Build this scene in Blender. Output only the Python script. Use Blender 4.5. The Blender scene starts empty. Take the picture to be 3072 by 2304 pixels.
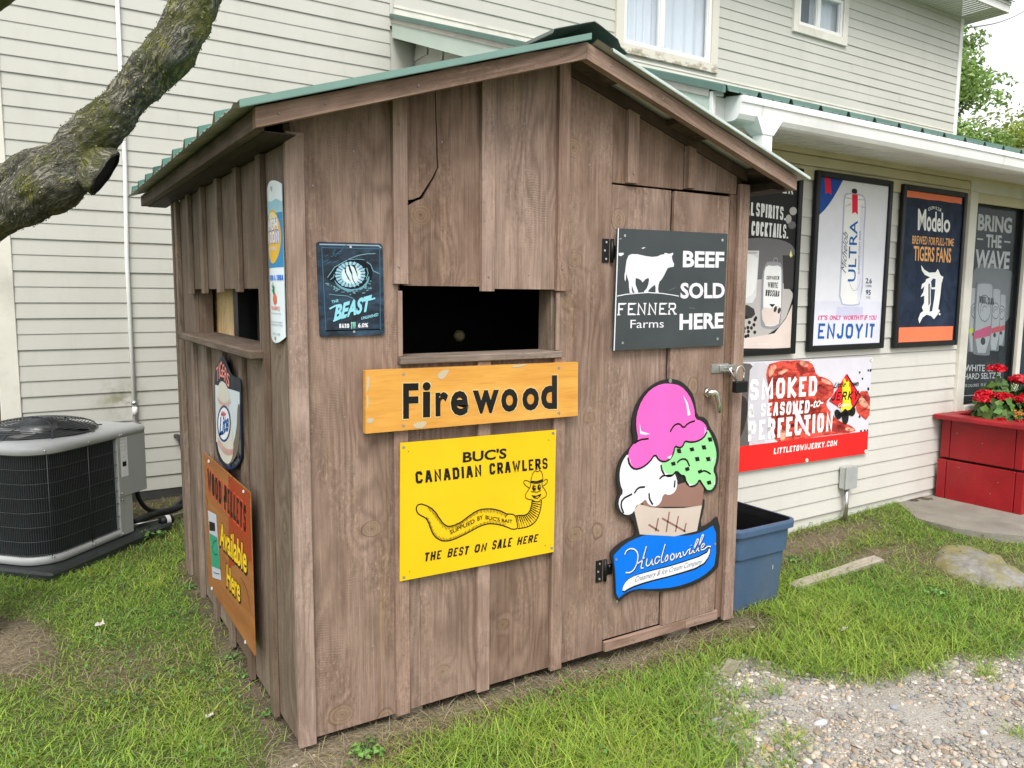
import bpy, bmesh, math, random
import numpy as np
from mathutils import Vector, Matrix, noise as mnoise
from mathutils.geometry import tessellate_polygon
sc = bpy.context.scene
COL = sc.collection
# ---------------------------------------------------------------- camera, sky, sun, exposure
cam = bpy.data.cameras.new('camera'); cam_o = bpy.data.objects.new('camera', cam); COL.objects.link(cam_o)
cam.sensor_width = 36.0; cam.lens = 2353.33/3072*36.0; cam.clip_start = .05; cam.clip_end = 400
def _cam():
    pi, ro, ya = .1137, .0075, .56
    F = Vector((math.sin(ya)*math.cos(pi), math.cos(ya)*math.cos(pi), -math.sin(pi)))
    R = Vector((math.cos(ya), -math.sin(ya), 0)); U = R.cross(F)
    R2 = math.cos(ro)*R+math.sin(ro)*U; U2 = -math.sin(ro)*R+math.cos(ro)*U
    m = Matrix((R2, U2, -F)).transposed().to_4x4(); m.translation = Vector((-.787, -2.7249, 1.65))
    cam_o.matrix_world = m
_cam(); sc.camera = cam_o
SUN_EL, SUN_AZ = math.radians(52), math.radians(212)          # azimuth from +Y, clockwise
world = bpy.data.worlds.new("World"); sc.world = world; world.use_nodes = True
wn = world.node_tree; wb = wn.nodes['Background']
sky = wn.nodes.new('ShaderNodeTexSky'); sky.sky_type = 'NISHITA'; sky.sun_disc = False
sky.sun_elevation = SUN_EL; sky.sun_rotation = SUN_AZ; sky.air_density = 1.0; sky.dust_density = 4.0
hs = wn.nodes.new('ShaderNodeHueSaturation'); hs.inputs['Saturation'].default_value = .16
mxw = wn.nodes.new('ShaderNodeMix'); mxw.data_type = 'RGBA'; mxw.inputs[0].default_value = .45   # an even cloud layer over the sky
mxw.inputs[7].default_value = (8.6, 8.75, 8.9, 1)
wn.links.new(sky.outputs[0], hs.inputs['Color']); wn.links.new(hs.outputs[0], mxw.inputs[6])
wn.links.new(mxw.outputs[2], wb.inputs[0]); wb.inputs[1].default_value = .11
sun = bpy.data.lights.new('sun', 'SUN'); sun.energy = 1.45; sun.angle = math.radians(28); sun.color = (1, .965, .91)
sun_o = bpy.data.objects.new('sun', sun); COL.objects.link(sun_o)
sd = Vector((math.sin(SUN_AZ)*math.cos(SUN_EL), math.cos(SUN_AZ)*math.cos(SUN_EL), math.sin(SUN_EL)))
sun_o.rotation_euler = sd.to_track_quat('Z', 'Y').to_euler(); sun_o.location = (0, -6, 12)
sc.view_settings.view_transform = 'Standard'; sc.view_settings.look = 'None'; sc.view_settings.exposure = .98; sc.view_settings.gamma = 1
sc.view_settings.use_curve_mapping = False
sc.cycles.max_bounces = 6; sc.cycles.transparent_max_bounces = 8
PSI = .0188; C0, C1 = 3.98, .72
RPSI = Matrix.Rotation(PSI, 4, 'Z')
# ---------------------------------------------------------------- node helpers
class N:
    def __init__(s, name):
        s.m = bpy.data.materials.new(name); s.m.use_nodes = True; s.t = s.m.node_tree
        s.b = s.t.nodes['Principled BSDF']
    def n(s, typ, **kw):
        x = s.t.nodes.new(typ)
        for k, v in kw.items(): setattr(x, k, v)
        return x
    def l(s, a, b): s.t.links.new(a, b)
    def put(s, v, sock):
        if isinstance(v, (int, float)): sock.default_value = v
        elif isinstance(v, (tuple, list)): sock.default_value = (*v, 1) if len(v) == 3 and len(sock.default_value) == 4 else v
        else: s.l(v, sock)
    def coord(s, kind='Object'): return s.n('ShaderNodeTexCoord').outputs[kind]
    def attr(s, name, out='Vector'): return s.n('ShaderNodeAttribute', attribute_name=name).outputs[out]
    def mapp(s, v, scale=(1, 1, 1), rot=(0, 0, 0), loc=(0, 0, 0)):
        x = s.n('ShaderNodeMapping'); s.l(v, x.inputs[0]); x.inputs[1].default_value = loc; x.inputs[2].default_value = rot; x.inputs[3].default_value = scale; return x.outputs[0]
    def noise(s, v, scale, detail=3, rough=.55, dist=0, out=0):
        x = s.n('ShaderNodeTexNoise'); s.l(v, x.inputs['Vector']); x.inputs['Scale'].default_value = scale; x.inputs['Detail'].default_value = detail
        x.inputs['Roughness'].default_value = rough; x.inputs['Distortion'].default_value = dist; return x.outputs[out]
    def vor(s, v, scale, feat='F1', out='Distance', rnd=1):
        x = s.n('ShaderNodeTexVoronoi', feature=feat); s.l(v, x.inputs['Vector']); x.inputs['Scale'].default_value = scale; x.inputs['Randomness'].default_value = rnd; return x.outputs[out]
    def ramp(s, f, a, b, ca=0., cb=1., interp='LINEAR'):
        x = s.n('ShaderNodeMapRange'); s.l(f, x.inputs[0]); x.inputs[1].default_value = a; x.inputs[2].default_value = b; x.inputs[3].default_value = ca; x.inputs[4].default_value = cb
        if interp != 'LINEAR': x.interpolation_type = interp
        return x.outputs[0]
    def math(s, op, a, b=0., c=None):
        x = s.n('ShaderNodeMath', operation=op); s.put(a, x.inputs[0]); s.put(b, x.inputs[1])
        if c is not None: s.put(c, x.inputs[2])
        return x.outputs[0]
    def mix(s, f, a, b, mode='MIX'):
        x = s.n('ShaderNodeMix', data_type='RGBA', blend_type=mode); s.put(f, x.inputs[0]); s.put(a, x.inputs[6]); s.put(b, x.inputs[7]); return x.outputs[2]
    def sep(s, v): x = s.n('ShaderNodeSeparateXYZ'); s.l(v, x.inputs[0]); return x.outputs
    def comb(s, a, b, c): x = s.n('ShaderNodeCombineXYZ'); s.put(a, x.inputs[0]); s.put(b, x.inputs[1]); s.put(c, x.inputs[2]); return x.outputs[0]
    def bump(s, h, strength=.3, dist=.01):
        x = s.n('ShaderNodeBump'); s.l(h, x.inputs['Height']); x.inputs['Strength'].default_value = strength; x.inputs['Distance'].default_value = dist; s.l(x.outputs[0], s.b.inputs['Normal']); return x
    def done(s, col=None, rough=.6, metal=0., spec=.4):
        if col is not None: s.put(col, s.b.inputs['Base Color'])
        s.put(rough, s.b.inputs['Roughness']); s.b.inputs['Metallic'].default_value = metal; s.b.inputs['Specular IOR Level'].default_value = spec
        return s.m
def plain(name, col, rough=.55, metal=0., spec=.4, var=.12, scale=9, bump=0., bscale=60, dirt=0.):
    k = N(name); v = k.coord()
    f = k.noise(v, scale, 4)
    c = k.mix(k.ramp(f, .3, .7), tuple(x*(1-var) for x in col), tuple(min(1, x*(1+var)) for x in col))
    if dirt: c = k.mix(k.ramp(k.noise(v, scale*.37, 6, .7), .5, .75, 0, dirt), c, (.12, .1, .075))
    if bump: k.bump(k.noise(v, bscale, 4), bump, .01)
    return k.done(c, k.ramp(f, .3, .7, rough*.85, min(1, rough*1.12)), metal, spec)
def srgb(r, g, b):
    f = lambda u: (u/12.92 if u <= .04045 else ((u+.055)/1.055)**2.4)
    return (f(r/255), f(g/255), f(b/255))
# ---------------------------------------------------------------- object helpers
def tag(o, label=None, cat=None, group=None, kind=None):
    if label: o['label'] = label
    if cat: o['category'] = cat
    if group: o['group'] = group
    if kind: o['kind'] = kind
    return o
def empty(name, loc=(0, 0, 0), rotz=0., label=None, cat=None, group=None):
    o = bpy.data.objects.new(name, None); COL.objects.link(o); o.location = loc; o.rotation_euler = (0, 0, rotz); o.empty_display_size = .1
    return tag(o, label, cat, group)
class MB:
    """collects shapes for ONE mesh object; 'gc' = grain coordinates (along, across, id)"""
    def __init__(s): s.v = []; s.f = []; s.g = []; s.sm = []
    def add(s, vs, fs, gs=None, smooth=False):
        b = len(s.v); s.v += [tuple(x) for x in vs]; s.f += [tuple(b+i for i in f) for f in fs]
        s.g += [tuple(x) for x in gs] if gs is not None else [(x[2], x[0]+x[1], 0.) for x in vs]; s.sm += [smooth]*len(fs)
    def box(s, x0, x1, y0, y1, z0, z1, g=2, ch=.002, idn=None, mat=None, jit=0.):
        """chamfered box, grain along axis g, optional matrix"""
        idn = random.random()*40 if idn is None else idn
        c = ((x0+x1)/2, (y0+y1)/2, (z0+z1)/2); h = (abs(x1-x0)/2, abs(y1-y0)/2, abs(z1-z0)/2)
        ch = min(ch, *[q*.45 for q in h])
        idx = {}; vs = []
        for ax in range(3):
            for sx in (-1, 1):
                for sy in (-1, 1):
                    for sz in (-1, 1):
                        sg = (sx, sy, sz); p = [c[i]+sg[i]*(h[i]-(0 if i == ax else ch)) for i in range(3)]
                        idx[(ax, sg)] = len(vs); vs.append(p)
        fs = []
        for ax in range(3):
            a, b = (ax+1) % 3, (ax+2) % 3
            for sn in (-1, 1):
                q = []
                for sa, sb in ((-1, -1), (1, -1), (1, 1), (-1, 1)):
                    sg = [0, 0, 0]; sg[ax] = sn; sg[a] = sa; sg[b] = sb; q.append(idx[(ax, tuple(sg))])
                fs.append(q if sn > 0 else q[::-1])
            for sa in (-1, 1):
                for sb in (-1, 1):
                    q = []
                    for axx, en in ((a, -1), (a, 1), (b, 1), (b, -1)):
                        sg = [0, 0, 0]; sg[ax] = en; sg[a] = sa; sg[b] = sb; q.append(idx[(axx, tuple(sg))])
                    fs.append(q if sa*sb < 0 else q[::-1])
        for sx in (-1, 1):
            for sy in (-1, 1):
                for sz in (-1, 1):
                    q = [idx[(0, (sx, sy, sz))], idx[(1, (sx, sy, sz))], idx[(2, (sx, sy, sz))]]
                    fs.append(q if sx*sy*sz > 0 else q[::-1])
        o = [i for i in range(3) if i != g]
        gs = [(p[g]+idn*3.7, p[o[0]]+p[o[1]]+idn*.31, idn) for p in vs]
        if mat is not None: vs = [mat @ Vector(p) for p in vs]
        s.add(vs, fs, gs); return s
    def tube(s, pts, r, n=10, cap=True, smooth=True):
        pts = [Vector(p) for p in pts]; N_ = len(pts); rr = r if isinstance(r, (list, tuple)) else [r]*N_
        vs = []; ref = None
        for i, p in enumerate(pts):
            d = (pts[min(i+1, N_-1)]-pts[max(i-1, 0)]).normalized()
            if ref is None: ref = d.orthogonal().normalized()
            ref = (ref-d*ref.dot(d)).normalized(); q = d.cross(ref)
            for k in range(n):
                a = 2*math.pi*k/n; vs.append(p+(ref*math.cos(a)+q*math.sin(a))*rr[i])
        fs = [(i*n+k, i*n+(k+1) % n, (i+1)*n+(k+1) % n, (i+1)*n+k) for i in range(N_-1) for k in range(n)]
        s.add(vs, fs, None, smooth)
        if cap:
            b = len(s.v)-len(vs); s.f += [tuple(b+k for k in range(n))[::-1], tuple(b+(N_-1)*n+k for k in range(n))]; s.sm += [False, False]
        return s
    def prism(s, poly, mk, d0, d1):
        """poly of (a,b) pairs, mk(a,b,d) -> point; closed solid between depths d0 and d1"""
        n = len(poly); vs = [mk(a, b, d0) for a, b in poly]+[mk(a, b, d1) for a, b in poly]
        fs = [(i, (i+1) % n, n+(i+1) % n, n+i) for i in range(n)]
        tri = tessellate_polygon([[Vector((a, b, 0)) for a, b in poly]])
        fs += [tuple(t) for t in tri]+[tuple(n+i for i in t)[::-1] for t in tri]
        s.add(vs, fs); return s
    def strip(s, rows, smooth=False, closed=False):
        m = len(rows[0]); vs = [p for r in rows for p in r]
        fs = [(i*m+k, i*m+(k+1) % m, (i+1)*m+(k+1) % m, (i+1)*m+k) for i in range(len(rows)-1) for k in range(m if closed else m-1)]
        s.add(vs, fs, None, smooth); return s
    def build(s, name, mat, parent=None, fix=True):
        me = bpy.data.meshes.new(name); me.from_pydata(s.v, [], s.f); me.update()
        a = me.attributes.new('gc', 'FLOAT_VECTOR', 'POINT'); a.data.foreach_set('vector', np.array(s.g, dtype=np.float32).ravel())
        me.polygons.foreach_set('use_smooth', s.sm)
        if fix:
            bm = bmesh.new(); bm.from_mesh(me); bmesh.ops.recalc_face_normals(bm, faces=bm.faces); bm.to_mesh(me); bm.free()
        me.materials.append(mat); o = bpy.data.objects.new(name, me); COL.objects.link(o)
        if parent: o.parent = parent
        return o
def rawmesh(name, co, faces, mat, parent=None, col=None, loops=None):
    """numpy mesh: co (n,3), faces list of equal-length index arrays"""
    me = bpy.data.meshes.new(name); me.vertices.add(len(co)); me.vertices.foreach_set('co', np.asarray(co, np.float32).ravel())
    tot = sum(f.size for f in faces); np_ = sum(len(f) for f in faces)
    me.loops.add(tot); me.polygons.add(np_)
    me.loops.foreach_set('vertex_index', np.concatenate([f.ravel() for f in faces]).astype(np.int32))
    sz = np.concatenate([np.full(len(f), f.shape[1], np.int32) for f in faces]); me.polygons.foreach_set('loop_start', np.r_[0, np.cumsum(sz)[:-1]].astype(np.int32))
    if col is not None:
        a = me.attributes.new('tint', 'FLOAT_COLOR', 'POINT'); a.data.foreach_set('color', np.c_[col, np.ones(len(col))].astype(np.float32).ravel())
    me.update(calc_edges=True); me.materials.append(mat); o = bpy.data.objects.new(name, me); COL.objects.link(o)
    if parent: o.parent = parent
    return o
random.seed(7); RNG = np.random.RandomState(11)
# ---------------------------------------------------------------- materials
def wood(name, ca, cb, cc, worn=.5, saw=1., knots=True, rough=.78, at=(), tone_r=(.74, 1.2)):
    k = N(name); g = k.attr('gc'); a, b, i = k.sep(g)
    V = k.comb(a, b, i)
    warp = k.noise(k.mapp(V, (.8, 3.4, 1)), 1.6, 2, .4)
    # growth rings: cathedral figure
    kv = k.mapp(V, (2.5, 3.1, 1)); kd = k.vor(kv, 1.0)
    for kx, kz, kr in at:                      # knots seen at known places on the front
        e = k.n('ShaderNodeVectorMath', operation='DISTANCE'); k.l(k.mapp(k.coord(), (1, 0, 1.25)), e.inputs[0]); e.inputs[1].default_value = (kx, 0, kz*1.25); kd = k.math('MINIMUM', kd, k.math('MULTIPLY', e.outputs['Value'], .128/kr)); 
    pull = k.ramp(kd, .0, .42, 1., 0., 'SMOOTHSTEP')
    ph = k.math('ADD', k.math('MULTIPLY', b, 120.), k.math('MULTIPLY', warp, 60.)); ph = k.math('ADD', ph, k.math('MULTIPLY', pull, 9.))
    ring = k.math('SINE', ph); ring = k.ramp(ring, -1, 1)
    fine = k.noise(k.mapp(V, (7, 320, 1)), 1., 3, .6)
    blot = k.noise(k.mapp(V, (2.2, 6, 1)), 1.3, 4, .6)
    tone = k.n('ShaderNodeTexWhiteNoise', noise_dimensions='1D'); k.l(i, tone.inputs['W'])
    c = k.mix(k.ramp(blot, .36, .62), ca, cb); c = k.mix(k.ramp(k.noise(k.mapp(V, (1.1, 3.4, 1)), 2.1, 4, .6), .56, .72, 0, .5), c, tuple(x*.62 for x in ca))
    ring = k.math('POWER', ring, 1.6); c = k.mix(k.math('MULTIPLY', ring, k.ramp(k.noise(k.mapp(V, (1, 2.4, 1)), 1.1, 2), .4, .66, .08, .58)), c, cc)
    c = k.mix(k.ramp(fine, .42, .75, 0, .42), c, tuple(x*.55 for x in ca)); st2 = k.noise(k.mapp(V, (2.6, 95, 1)), 1., 4, .68); c = k.mix(k.ramp(st2, .55, .72, 0, .62), c, tuple(x*.48 for x in ca)); c = k.mix(k.ramp(st2, .45, .3, 0, .5), c, tuple(min(1, x*1.3) for x in cb))
    # worn, bare streaks
    w = k.noise(k.mapp(V, (.75, 26, 1)), 1.25, 5, .66); c = k.mix(k.math('MULTIPLY', k.ramp(w, .62, .74), worn*.75), c, (.33, .215, .1))
    w2 = k.noise(k.mapp(V, (36, 70, 1)), 1.1, 5, .8); w3 = k.ramp(k.noise(k.mapp(V, (2.2, 5, 1)), 1.2, 3), .45, .65); c = k.mix(k.math('MULTIPLY', k.ramp(w2, .54, .66, 0, worn*.55), w3), c, tuple(min(1, x*1.55) for x in cb)); c = k.mix(k.math('MULTIPLY', k.ramp(w2, .48, .36, 0, .6), k.ramp(w3, 0, 1, .3, 1)), c, tuple(x*.5 for x in ca))
    # saw marks
    sm = k.math('SINE', k.math('ADD', k.math('MULTIPLY', a, 640.), k.math('ADD', k.math('MULTIPLY', k.math('MULTIPLY', b, k.math('SINE', k.math('MULTIPLY', i, 9.))), 160.), k.math('MULTIPLY', k.noise(k.mapp(V, (1, 2.5, 1)), 5., 4, .65), 26.))))
    msk = k.ramp(k.noise(k.mapp(V, (1.4, 3.2, 1)), 1.7, 3, .6), .48, .7, 0, saw)
    sm = k.math('MULTIPLY', k.ramp(sm, -1, 1), msk)
    c = k.mix(k.math('MULTIPLY', sm, .22), c, tuple(x*.5 for x in ca))
    if knots:
        d = k.math('ADD', kd, k.math('MULTIPLY', k.noise(V, 22, 3, .6), .06)); d = k.math('SUBTRACT', d, .03); kr = k.math('SINE', k.math('MULTIPLY', d, 170.))
        km = k.ramp(d, .10, .15, 1, 0); c = k.mix(k.math('MULTIPLY', km, .4), c, (.3, .205, .125)); c = k.mix(k.math('MULTIPLY', km, k.ramp(kr, -1, 1, .0, .3)), c, tuple(x*.6 for x in cc)); c = k.mix(k.math('MULTIPLY', k.ramp(k.math('ABSOLUTE', k.math('SUBTRACT', d, .128)), 0.0, .014, .62, 0), k.ramp(k.noise(V, 9, 2), .4, .6)), c, tuple(x*.5 for x in cc)); c = k.mix(k.ramp(d, .01, .04, .4, 0), c, (.07, .045, .03))
    hv = k.n('ShaderNodeHueSaturation'); k.l(c, hv.inputs['Color']); hv.inputs['Value'].default_value = 1
    k.l(k.ramp(tone.outputs['Value'], 0, 1, *tone_r), hv.inputs['Value']); k.l(k.ramp(tone.outputs['Value'], 0, 1, 1.12, .9), hv.inputs['Saturation'])
    h = k.math('ADD', k.math('MULTIPLY', fine, .5), k.math('MULTIPLY', sm, .45)); h = k.math('ADD', h, k.math('MULTIPLY', ring, .2)); k.bump(h, .55, .0035)
    return k.done(hv.outputs[0], k.ramp(fine, .3, .7, rough*.9, min(1, rough*1.1)), 0, .25)
M = {}
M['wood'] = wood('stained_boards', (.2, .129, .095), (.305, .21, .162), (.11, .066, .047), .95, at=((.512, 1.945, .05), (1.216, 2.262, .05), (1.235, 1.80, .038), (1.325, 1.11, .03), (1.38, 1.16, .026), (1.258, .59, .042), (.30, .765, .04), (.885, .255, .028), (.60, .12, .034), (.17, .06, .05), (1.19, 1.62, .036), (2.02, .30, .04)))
M['woodside'] = wood('weathered_boards', (.165, .12, .088), (.25, .19, .145), (.088, .058, .042), .4)  # weathered grey-brown, partly the side wall's shade put into the colour
M['trim'] = wood('stained_trim', (.21, .14, .108), (.3, .21, .168), (.13, .082, .06), .75, .25, False, tone_r=(1.08, 1.32))
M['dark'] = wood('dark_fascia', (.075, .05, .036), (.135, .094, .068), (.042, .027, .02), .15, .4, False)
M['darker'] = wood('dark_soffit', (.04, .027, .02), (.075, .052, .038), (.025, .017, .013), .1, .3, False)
M['sill'] = wood('grey_sill', (.155, .115, .085), (.225, .175, .14), (.09, .065, .05), .25, .3, False)
M['pine'] = wood('bare_pine', (.78, .55, .28), (.86, .66, .38), (.5, .27, .1), .0, .1)
M['oldwood'] = wood('grey_plank', (.25, .215, .165), (.34, .3, .24), (.12, .1, .075), .2, 0., False)
def siding(name, col, grain=.25, dirtc=(.3, .29, .22)):
    k = N(name); v = k.coord()
    f = k.noise(v, 1.3, 5, .6); c = k.mix(k.ramp(f, .3, .7), tuple(x*.95 for x in col), tuple(min(1, x*1.03) for x in col))
    d = k.noise(k.mapp(v, (7, 7, 1.6)), 1., 5, .7); c = k.mix(k.ramp(d, .52, .78, 0, .2), c, dirtc)
    gr = k.noise(k.mapp(v, (6, 6, 190)), 1., 3); c = k.mix(k.ramp(gr, .35, .7, 0, .1*grain*2), c, tuple(x*.7 for x in col))
    k.bump(gr, .12*grain*2, .003)
    return k, c
k_, c_ = siding('vinyl_siding', (.495, .492, .445))
# algae stain at the foot of the left wall by the drain pipe
vv = k_.coord(); dd = k_.n('ShaderNodeVectorMath', operation='DISTANCE'); k_.l(k_.mapp(vv, (1, .0, 1.3)), dd.inputs[0]); dd.inputs[1].default_value = (-.09, 0, .83*1.3)
st = k_.math('MULTIPLY', k_.ramp(dd.outputs['Value'], .03, .24, 1, 0), k_.ramp(k_.noise(vv, 9, 5, .7), .42, .62))
M['siding'] = k_.done(k_.mix(k_.math('MULTIPLY', st, .7), c_, (.16, .15, .06)), .5, 0, .35)
k_, c_ = siding('painted_siding', (.61, .595, .55), .6, (.4, .36, .27)); M['siding2'] = k_.done(c_, .5, 0, .35)
M['whitetrim'] = plain('white_aluminium', (.76, .76, .74), .4, 0, .4, .04, 4, dirt=.12)
M['creamtrim'] = plain('cream_trim', (.66, .64, .57), .5, 0, .3, .05, 5, dirt=.3)
M['gutter'] = plain('white_gutter', (.88, .88, .88), .35, 0, .45, .03, 5, dirt=.22)
M['fasciagreen'] = plain('pale_green_fascia', (.48, .56, .5), .5, 0, .3, .05, 4)
M['greenroof'] = plain('green_metal', (.06, .17, .132), .38, 0, .5, .1, 6, dirt=.25)
M['roofunder'] = plain('metal_underside', (.42, .4, .36), .5, .2, .4, .2, 7)
M['ridge'] = plain('dark_green_ridge', (.1, .118, .107), .45, 0, .4, .15, 6)
M['black'] = plain('black_frame', (.006, .0075, .0075), .4, 0, .28, .2, 9)
M['steel'] = plain('steel', (.55, .55, .54), .32, .9, .5, .1, 20)
M['nail'] = plain('weathered_nail', (.3, .27, .25), .5, .4, .4)
M['chrome'] = plain('chrome', (.72, .71, .68), .18, 1, .5, .08, 20)
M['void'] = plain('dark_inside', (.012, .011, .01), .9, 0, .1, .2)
M['concrete'] = plain('concrete', (.24, .225, .19), .9, 0, .2, .22, 3, .5, 70, .6)
M['foundation'] = plain('foundation', (.05, .05, .048), .9, 0, .2, .3, 6, .3, 40)
gk = N('window_glass'); gm = gk.done((.55, .62, .68), .04, 0, .6); gk.b.inputs['Transmission Weight'].default_value = 0; gk.b.inputs['Alpha'].default_value = .13; M['glass'] = gm
M['curtain'] = plain('white_curtain', (.66, .71, .78), .8, 0, .2, .05, 3)
M['room'] = plain('dim_room', (.2, .23, .26), .9, 0, .1, .1)
M['frieze'] = plain('frieze_cream', (.6, .54, .38), .5, 0, .3, .05, 5, dirt=.15); M['glass2'] = M['glass']; M['greybox'] = plain('grey_box', (.46, .48, .47), .5, .1, .4, .08)
gk = N('shop_glass'); M['glass2'] = gk.done((.05, .06, .07), .03, 0, .8); gk.b.inputs['Alpha'].default_value = .12
M['fadedgreen'] = plain('faded_green_metal', (.09, .165, .14), .42, 0, .5, .15, 6, dirt=.35)
# ================================================================ GROUND
def gh(x, y):
    """ground height"""
    z = -.045+.045*np.clip((y-.2)/2.0, 0, 1)*1.0
    z = z+.05*np.clip((x-2.9)/2, 0, 1)*np.clip((y+.5)/1.0, 0, 1)+.02*np.clip((-x-.2)/.8, 0, 1)
    z = z-.012*np.clip((-y-.3)/1., 0, 1)
    return z+.008*np.sin(x*2.1+1)*np.cos(y*2.7)+.004*np.sin(x*7.3)*np.sin(y*6.1+2)
GRAVEL = [(1.56, -.50), (1.70, -.44), (1.898, -.325), (2.021, -.417), (2.058, -.491), (2.264, -.616), (2.247, -.706), (2.396, -.861), (2.662, -.874), (2.882, -.867), (2.999, -.919), (3.1, -1.02), (3.6, -1.05), (5, -1.3), (5, -4), (.2, -4), (.95, -1.15), (1.284, -.856), (1.453, -.712)]
SLAB = [(4.898, .62), (4.779, .478), (4.775, .214), (4.863, -.005), (5.1, -.25), (6, -.6), (9, -.8), (9, .85), (5.1, .85)]
def inpoly(x, y, P):
    r = np.zeros(np.shape(x), bool); n = len(P)
    for i in range(n):
        (x1, y1), (x2, y2) = P[i], P[(i+1) % n]
        c = ((y1 > y) != (y2 > y)) & (x < (x2-x1)*(y-y1)/((y2-y1) if y2 != y1 else 1e-9)+x1); r ^= c
    return r
def pdist(x, y, P):
    """signed distance, negative inside"""
    d = np.full(np.shape(x), 1e9); n = len(P)
    for i in range(n):
        ax, ay = P[i]; bx, by = P[(i+1) % n]; L = (bx-ax)**2+(by-ay)**2+1e-9
        t = np.clip(((x-ax)*(bx-ax)+(y-ay)*(by-ay))/L, 0, 1); d = np.minimum(d, np.hypot(x-ax-t*(bx-ax), y-ay-t*(by-ay)))
    return np.where(inpoly(x, y, P), -d, d)
def vnoise(x, y, s, seed=0):
    x = np.asarray(x)*s+seed*17.3; y = np.asarray(y)*s+seed*5.1; xi = np.floor(x).astype(int); yi = np.floor(y).astype(int); fx = x-xi; fy = y-yi
    h = lambda a, b: (np.sin(a*127.1+b*311.7+seed)*43758.5453) % 1
    u = fx*fx*(3-2*fx); v = fy*fy*(3-2*fy)
    return (h(xi, yi)*(1-u)+h(xi+1, yi)*u)*(1-v)+(h(xi, yi+1)*(1-u)+h(xi+1, yi+1)*u)*v
def fbm(x, y, s, seed=0): return .55*vnoise(x, y, s, seed)+.3*vnoise(x, y, s*2.1, seed+1)+.15*vnoise(x, y, s*4.3, seed+2)
def blob(x, y, cx, cy, rx, ry, rot=0.):
    dx, dy = x-cx, y-cy; c, s_ = math.cos(rot), math.sin(rot); a, b = dx*c+dy*s_, -dx*s_+dy*c
    return np.exp(-((a/rx)**2+(b/ry)**2))
def zones(x, y):
    """grass density 0..1, dry share 0..1, sand 0..1"""
    gd = pdist(x, y, GRAVEL)+.26*(fbm(x, y, 4, 4)-.5); sand = np.clip(.5-gd/.17, 0, 1)
    d = 1-sand
    # bare strip along the front of the shed, under the eave
    front = np.clip(1-np.abs(y-(-.02))/.11, 0, 1)*(x > -.1)*(x < 2.4); dry = np.clip(1-np.abs(y+.07)/.2, 0, 1)*(x > -.2)*(x < 2.5)
    d = d*(1-.82*np.clip(front*1.5, 0, 1))
    side = np.clip(1-np.abs(x+.02)/.09, 0, 1)*(y < 2.3)*(y > -.1); d = d*(1-.8*np.clip(side*1.6, 0, 1))
    corner = blob(x, y, .1, -.15, .26, .14); d = d*(1-.75*corner); dry = np.maximum(dry, corner)
    left = blob(x, y, -.92, 1.48, .17, .36, .2); d = d*(1-.97*np.clip(left*1.7, 0, 1)); dry = np.maximum(dry, left*.9)
    thin = blob(x, y, -.5, 1.0, .26, .3); d = d*(1-.45*thin); dry = np.maximum(dry, .5*thin)
    dry = np.maximum(dry, .3*blob(x, y, -.1, .5, .14, .9)); 
    rd = blob(x, y, 3.75, .58, .75, .17, .05); d = d*(1-.75*np.clip(rd*1.3, 0, 1)); rd2 = blob(x, y, 3.85, .22, .42, .09, -.05); d = d*(1-.6*rd2); dry = np.maximum(dry, .7*np.maximum(rd, rd2))
    bo = blob(x, y, 4.25, -.2, .62, .36, -.6); d = d*(1-.6*bo); dry = np.maximum(dry, .5*bo)
    for tx, ty, tr in ((1.57, -.73, .10), (1.64, -.89, .09), (1.9, -.61, .05), (1.77, -.57, .05), (1.37, -.84, .10), (1.48, -.98, .09), (2.85, -1.0, .08), (3.1, -1.18, .07), (2.45, -1.32, .06), (1.2, -1.1, .09)): tb_ = np.clip(blob(x, y, tx, ty, tr, tr*.6, .6)*1.3-.15, 0, 1); d = np.maximum(d, .85*tb_)
    d = np.where((y > 1.9) & (x > -1.3) & (x < 2.2), d*np.clip((y*-1+3.6)/1.2, .12, 1), d)
    d = np.where(inpoly(x, y, SLAB), 0, d)
    d = d*np.clip(.55+1.3*fbm(x, y, 3.1, 9), .4, 1)
    d = np.where((x > 0.0) & (x < 2.27) & (y > .0) & (y < 2.15), 0, d)
    return d, dry, sand
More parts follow.
